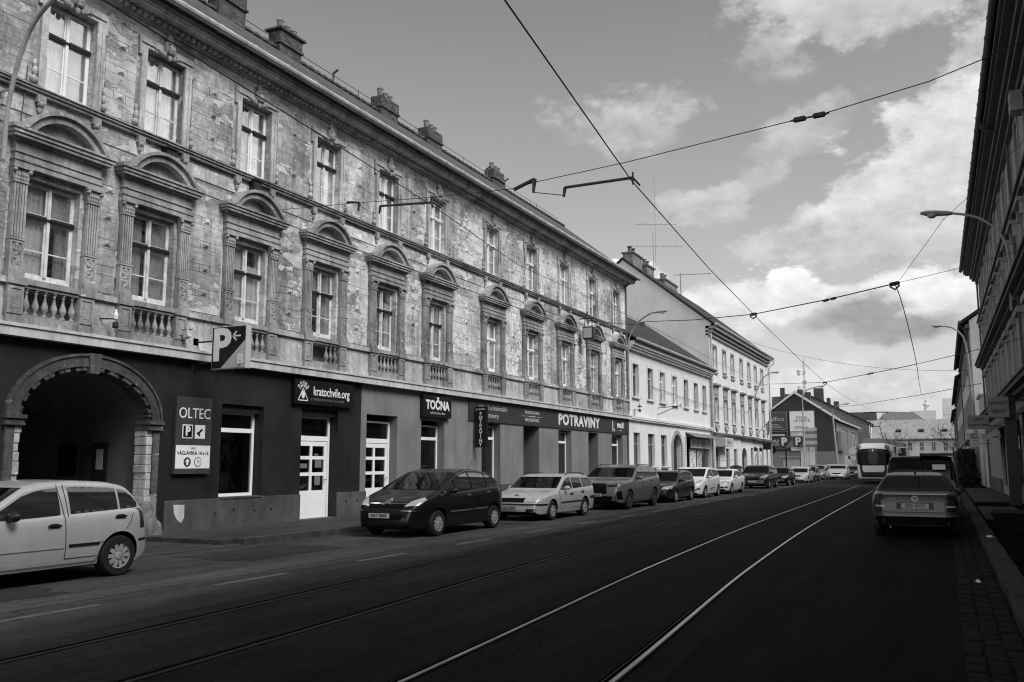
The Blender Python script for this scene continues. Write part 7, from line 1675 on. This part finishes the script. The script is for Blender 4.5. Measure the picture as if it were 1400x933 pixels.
# ------------------------------------------------------------------ sky, sun, camera
SUN_EL, SUN_AZ = 49.0, 103.0            # azimuth from +Y toward +X
wd = bpy.data.worlds.new('World'); scene.world = wd; wd.use_nodes = True
t = wd.node_tree; t.nodes.clear()
def N(typ, **kw):
    n = t.nodes.new('ShaderNode' + typ)
    for k, v in kw.items(): setattr(n, k, v)
    return n
def setv(s, v):
    if hasattr(v, 'links'): t.links.new(v, s)
    else: s.default_value = v
def mth(op, a, b=0.0, c=None, clamp=False):
    n = N('Math', operation=op); n.use_clamp = clamp; setv(n.inputs[0], a); setv(n.inputs[1], b)
    if c is not None: setv(n.inputs[2], c)
    return n.outputs[0]
def rmp(v, a, b, c=0.0, d=1.0, smooth=True):
    n = N('MapRange'); n.interpolation_type = 'SMOOTHSTEP' if smooth else 'LINEAR'
    for k, x in zip(('Value', 'From Min', 'From Max', 'To Min', 'To Max'), (v, a, b, c, d)): setv(n.inputs[k], x)
    return n.outputs[0]
def nz(vec, sc, det=8, ro=.58):
    n = N('TexNoise'); setv(n.inputs['Vector'], vec); n.inputs['Scale'].default_value = sc; n.inputs['Detail'].default_value = det; n.inputs['Roughness'].default_value = ro; return n.outputs[0]
sky = N('TexSky', sky_type='NISHITA'); sky.sun_disc = False; sky.sun_elevation = R(SUN_EL); sky.sun_rotation = R(SUN_AZ); sky.air_density = 1.0; sky.dust_density = 1.5
bw = N('RGBToBW'); t.links.new(sky.outputs[0], bw.inputs[0])
tc = N('TexCoord'); sep = N('SeparateXYZ'); t.links.new(tc.outputs['Generated'], sep.inputs[0])
dx, dy, dz = sep.outputs
el = mth('MAXIMUM', dz, 0.0)
mp = N('Mapping'); t.links.new(tc.outputs['Generated'], mp.inputs[0]); mp.inputs['Location'].default_value = CLOUD_LOC; mp.inputs['Scale'].default_value = (1, 1, 1.7)
P = mp.outputs[0]
n_big = nz(P, 11.0, 12, .62); n_fine = nz(P, 40.0, 8, .65); n_sh = nz(P, 17.0, 10, .64)
noise = mth('ADD', mth('MULTIPLY', mth('SUBTRACT', n_big, .5), 2.9), mth('MULTIPLY', mth('SUBTRACT', n_fine, .5), .8))
azd = mth('MULTIPLY', mth('ARCTAN2', dx, dy), 57.29578); eld = mth('MULTIPLY', mth('ARCSINE', dz), 57.29578)
val = mth('ADD', mth('MULTIPLY', bw.outputs[0], SKY_K), 0.0)
val = mth('ADD', val, rmp(eld, 34.0, 2.0, 0.0, .20, False))             # paler air toward the horizon
tex = rmp(n_sh, .30, .70, .70, 1.22, False)
def cloud(v, a0, e0, ra, re, rot, b, w=1.0, soft=.44, amp=1.0):
    """one cloud of the sky, as an uneven patch round a direction (azimuth, elevation)"""
    c, s_ = math.cos(R(rot)), math.sin(R(rot))
    x = mth('SUBTRACT', azd, a0); y = mth('SUBTRACT', eld, e0)
    u = mth('ADD', mth('MULTIPLY', x, c / ra), mth('MULTIPLY', y, s_ / ra)); q = mth('SUBTRACT', mth('MULTIPLY', y, c / re), mth('MULTIPLY', x, s_ / re))
    r = mth('SQRT', mth('ADD', mth('MULTIPLY', u, u), mth('MULTIPLY', q, q)))
    f = mth('ADD', mth('SUBTRACT', 1.0, r), mth('MULTIPLY', noise, amp))
    m_ = mth('MULTIPLY', rmp(f, 0.0, soft), w)
    lit = mth('MULTIPLY', mth('MULTIPLY', tex, b), rmp(q, -1.0, .5, .80, 1.02, False))
    n = N('Mix', data_type='FLOAT'); setv(n.inputs[0], m_); setv(n.inputs[2], v); setv(n.inputs[3], lit); return n.outputs[0]
# cloud cover outside the photographed part of the sky: thick on the sun's side and behind, thin on the other
fwd = mth('ADD', mth('MULTIPLY', dx, -.42), mth('MULTIPLY', dy, .90))
gen = mth('ADD', nz(P, 2.6, 9, .58), mth('ADD', mth('MULTIPLY', dx, .34), mth('MULTIPLY', dy, -.10)))
gm = mth('MULTIPLY', mth('MULTIPLY', rmp(gen, .44, .56), rmp(fwd, .80, .62)), rmp(dz, .80, .55))
n = N('Mix', data_type='FLOAT'); setv(n.inputs[0], gm); setv(n.inputs[2], val); setv(n.inputs[3], mth('MULTIPLY', tex, 1.05)); val = n.outputs[0]
for c in [(-18.2, 20.6, 6.8, 3.0, -6, .62, .92, .7), (-4.0, 26.6, 7.5, 3.0, -4, .74, .85, .5), (-8.2, 24.2, 3.2, 2.4, -25, .66, .75, .7), (-7.0, 19.8, 4.4, 1.8, 20, .60, .8, .6), (4.2, 22, 5.5, 3.4, 40, .66, .9), (-13.0, 15.8, 3.6, 1.7, 0, .66, .9, .4), (-9.0, 17.3, 2.2, 1.0, 10, .60, .7, .6),
          (.5, 16.6, 8.5, 4.4, 24, .80, 1, .45), (-4.5, 13.8, 6.5, 3.0, 20, .76, .95, .5), (2, 12.5, 7, 3, 0, .70, .95, .5), (-9.0, 13.0, 3.2, 1.3, 15, .60, .8, .7),
          (-3.2, 4.6, 10, 1.9, 0, .78, .95, .6), (-14, 8.5, 5, 2.0, 0, .74, .9, .5), (-17.6, 11.4, 2.0, 1.7, 0, .92, 1, .3), (-11.3, 9.6, 4.4, 2.6, 0, .90, 1, .3, .8), (-8.0, 10.2, 2.3, 2.0, 0, .95, 1, .25, .8), (-.6, 9.6, 5.2, 2.3, 5, .92, 1, .3, .8),
          (-6.0, 8.2, 2.6, 1.2, 5, .46, .8, .8, .8), (-3.4, 8.6, 3.6, 1.6, 8, .38, .92, .65, .7), (-1.2, 7.9, 4.2, 1.2, 3, .38, .88, .7, .7)]:
    val = cloud(val, *c)
val = cloud(val, 106, 46, 46, 15, 0, 1.5, 1, .6, .5)            # bright veil round the hidden sun
azd = mth('ABSOLUTE', azd)
val = cloud(val, 180, 22, 38, 18, 0, 2.8, 1, .6, .4)            # unseen cloud bank added behind the camera to brighten faces turned to it
val = mth('MULTIPLY', val, SKY_GAIN / SKY_STRENGTH)
cc = N('CombineColor')
for i in range(3): setv(cc.inputs[i], val)
bg = N('Background'); t.links.new(cc.outputs[0], bg.inputs[0]); bg.inputs[1].default_value = SKY_STRENGTH
ow = N('OutputWorld'); t.links.new(bg.outputs[0], ow.inputs[0])

sl = bpy.data.lights.new('sun', 'SUN'); sl.energy = SUN_E; sl.angle = R(SUN_ANGLE); sl.color = (1, 1, 1)
so = bpy.data.objects.new('sun', sl); col.objects.link(so)
az, e_ = R(SUN_AZ), R(SUN_EL)
dirv = Vector((math.sin(az) * math.cos(e_), math.cos(az) * math.cos(e_), math.sin(e_)))
so.rotation_euler = dirv.to_track_quat('Z', 'Y').to_euler(); so.location = (40, 40, 60)

cam = bpy.data.cameras.new('camera'); co = bpy.data.objects.new('camera', cam); col.objects.link(co)
cam.sensor_width = 36; cam.lens = 36 * 1238 / 1400; cam.clip_end = 3000; cam.clip_start = .05
co.location = (0, 0, 1.6)
th = math.atan(166 / 1238); psi = math.atan(592 * math.cos(th) / 1238)
co.rotation_euler = (math.pi / 2 + th, 0, psi)
scene.camera = co
scene.view_settings.view_transform = 'Standard'; scene.view_settings.look = 'None'; scene.view_settings.gamma = 1; scene.view_settings.exposure = EXPOSURE
scene.view_settings.use_curve_mapping = False
scene.cycles.filter_width = 1.15; scene.cycles.max_bounces = 6; scene.cycles.transparent_max_bounces = 12; scene.cycles.use_denoising = True
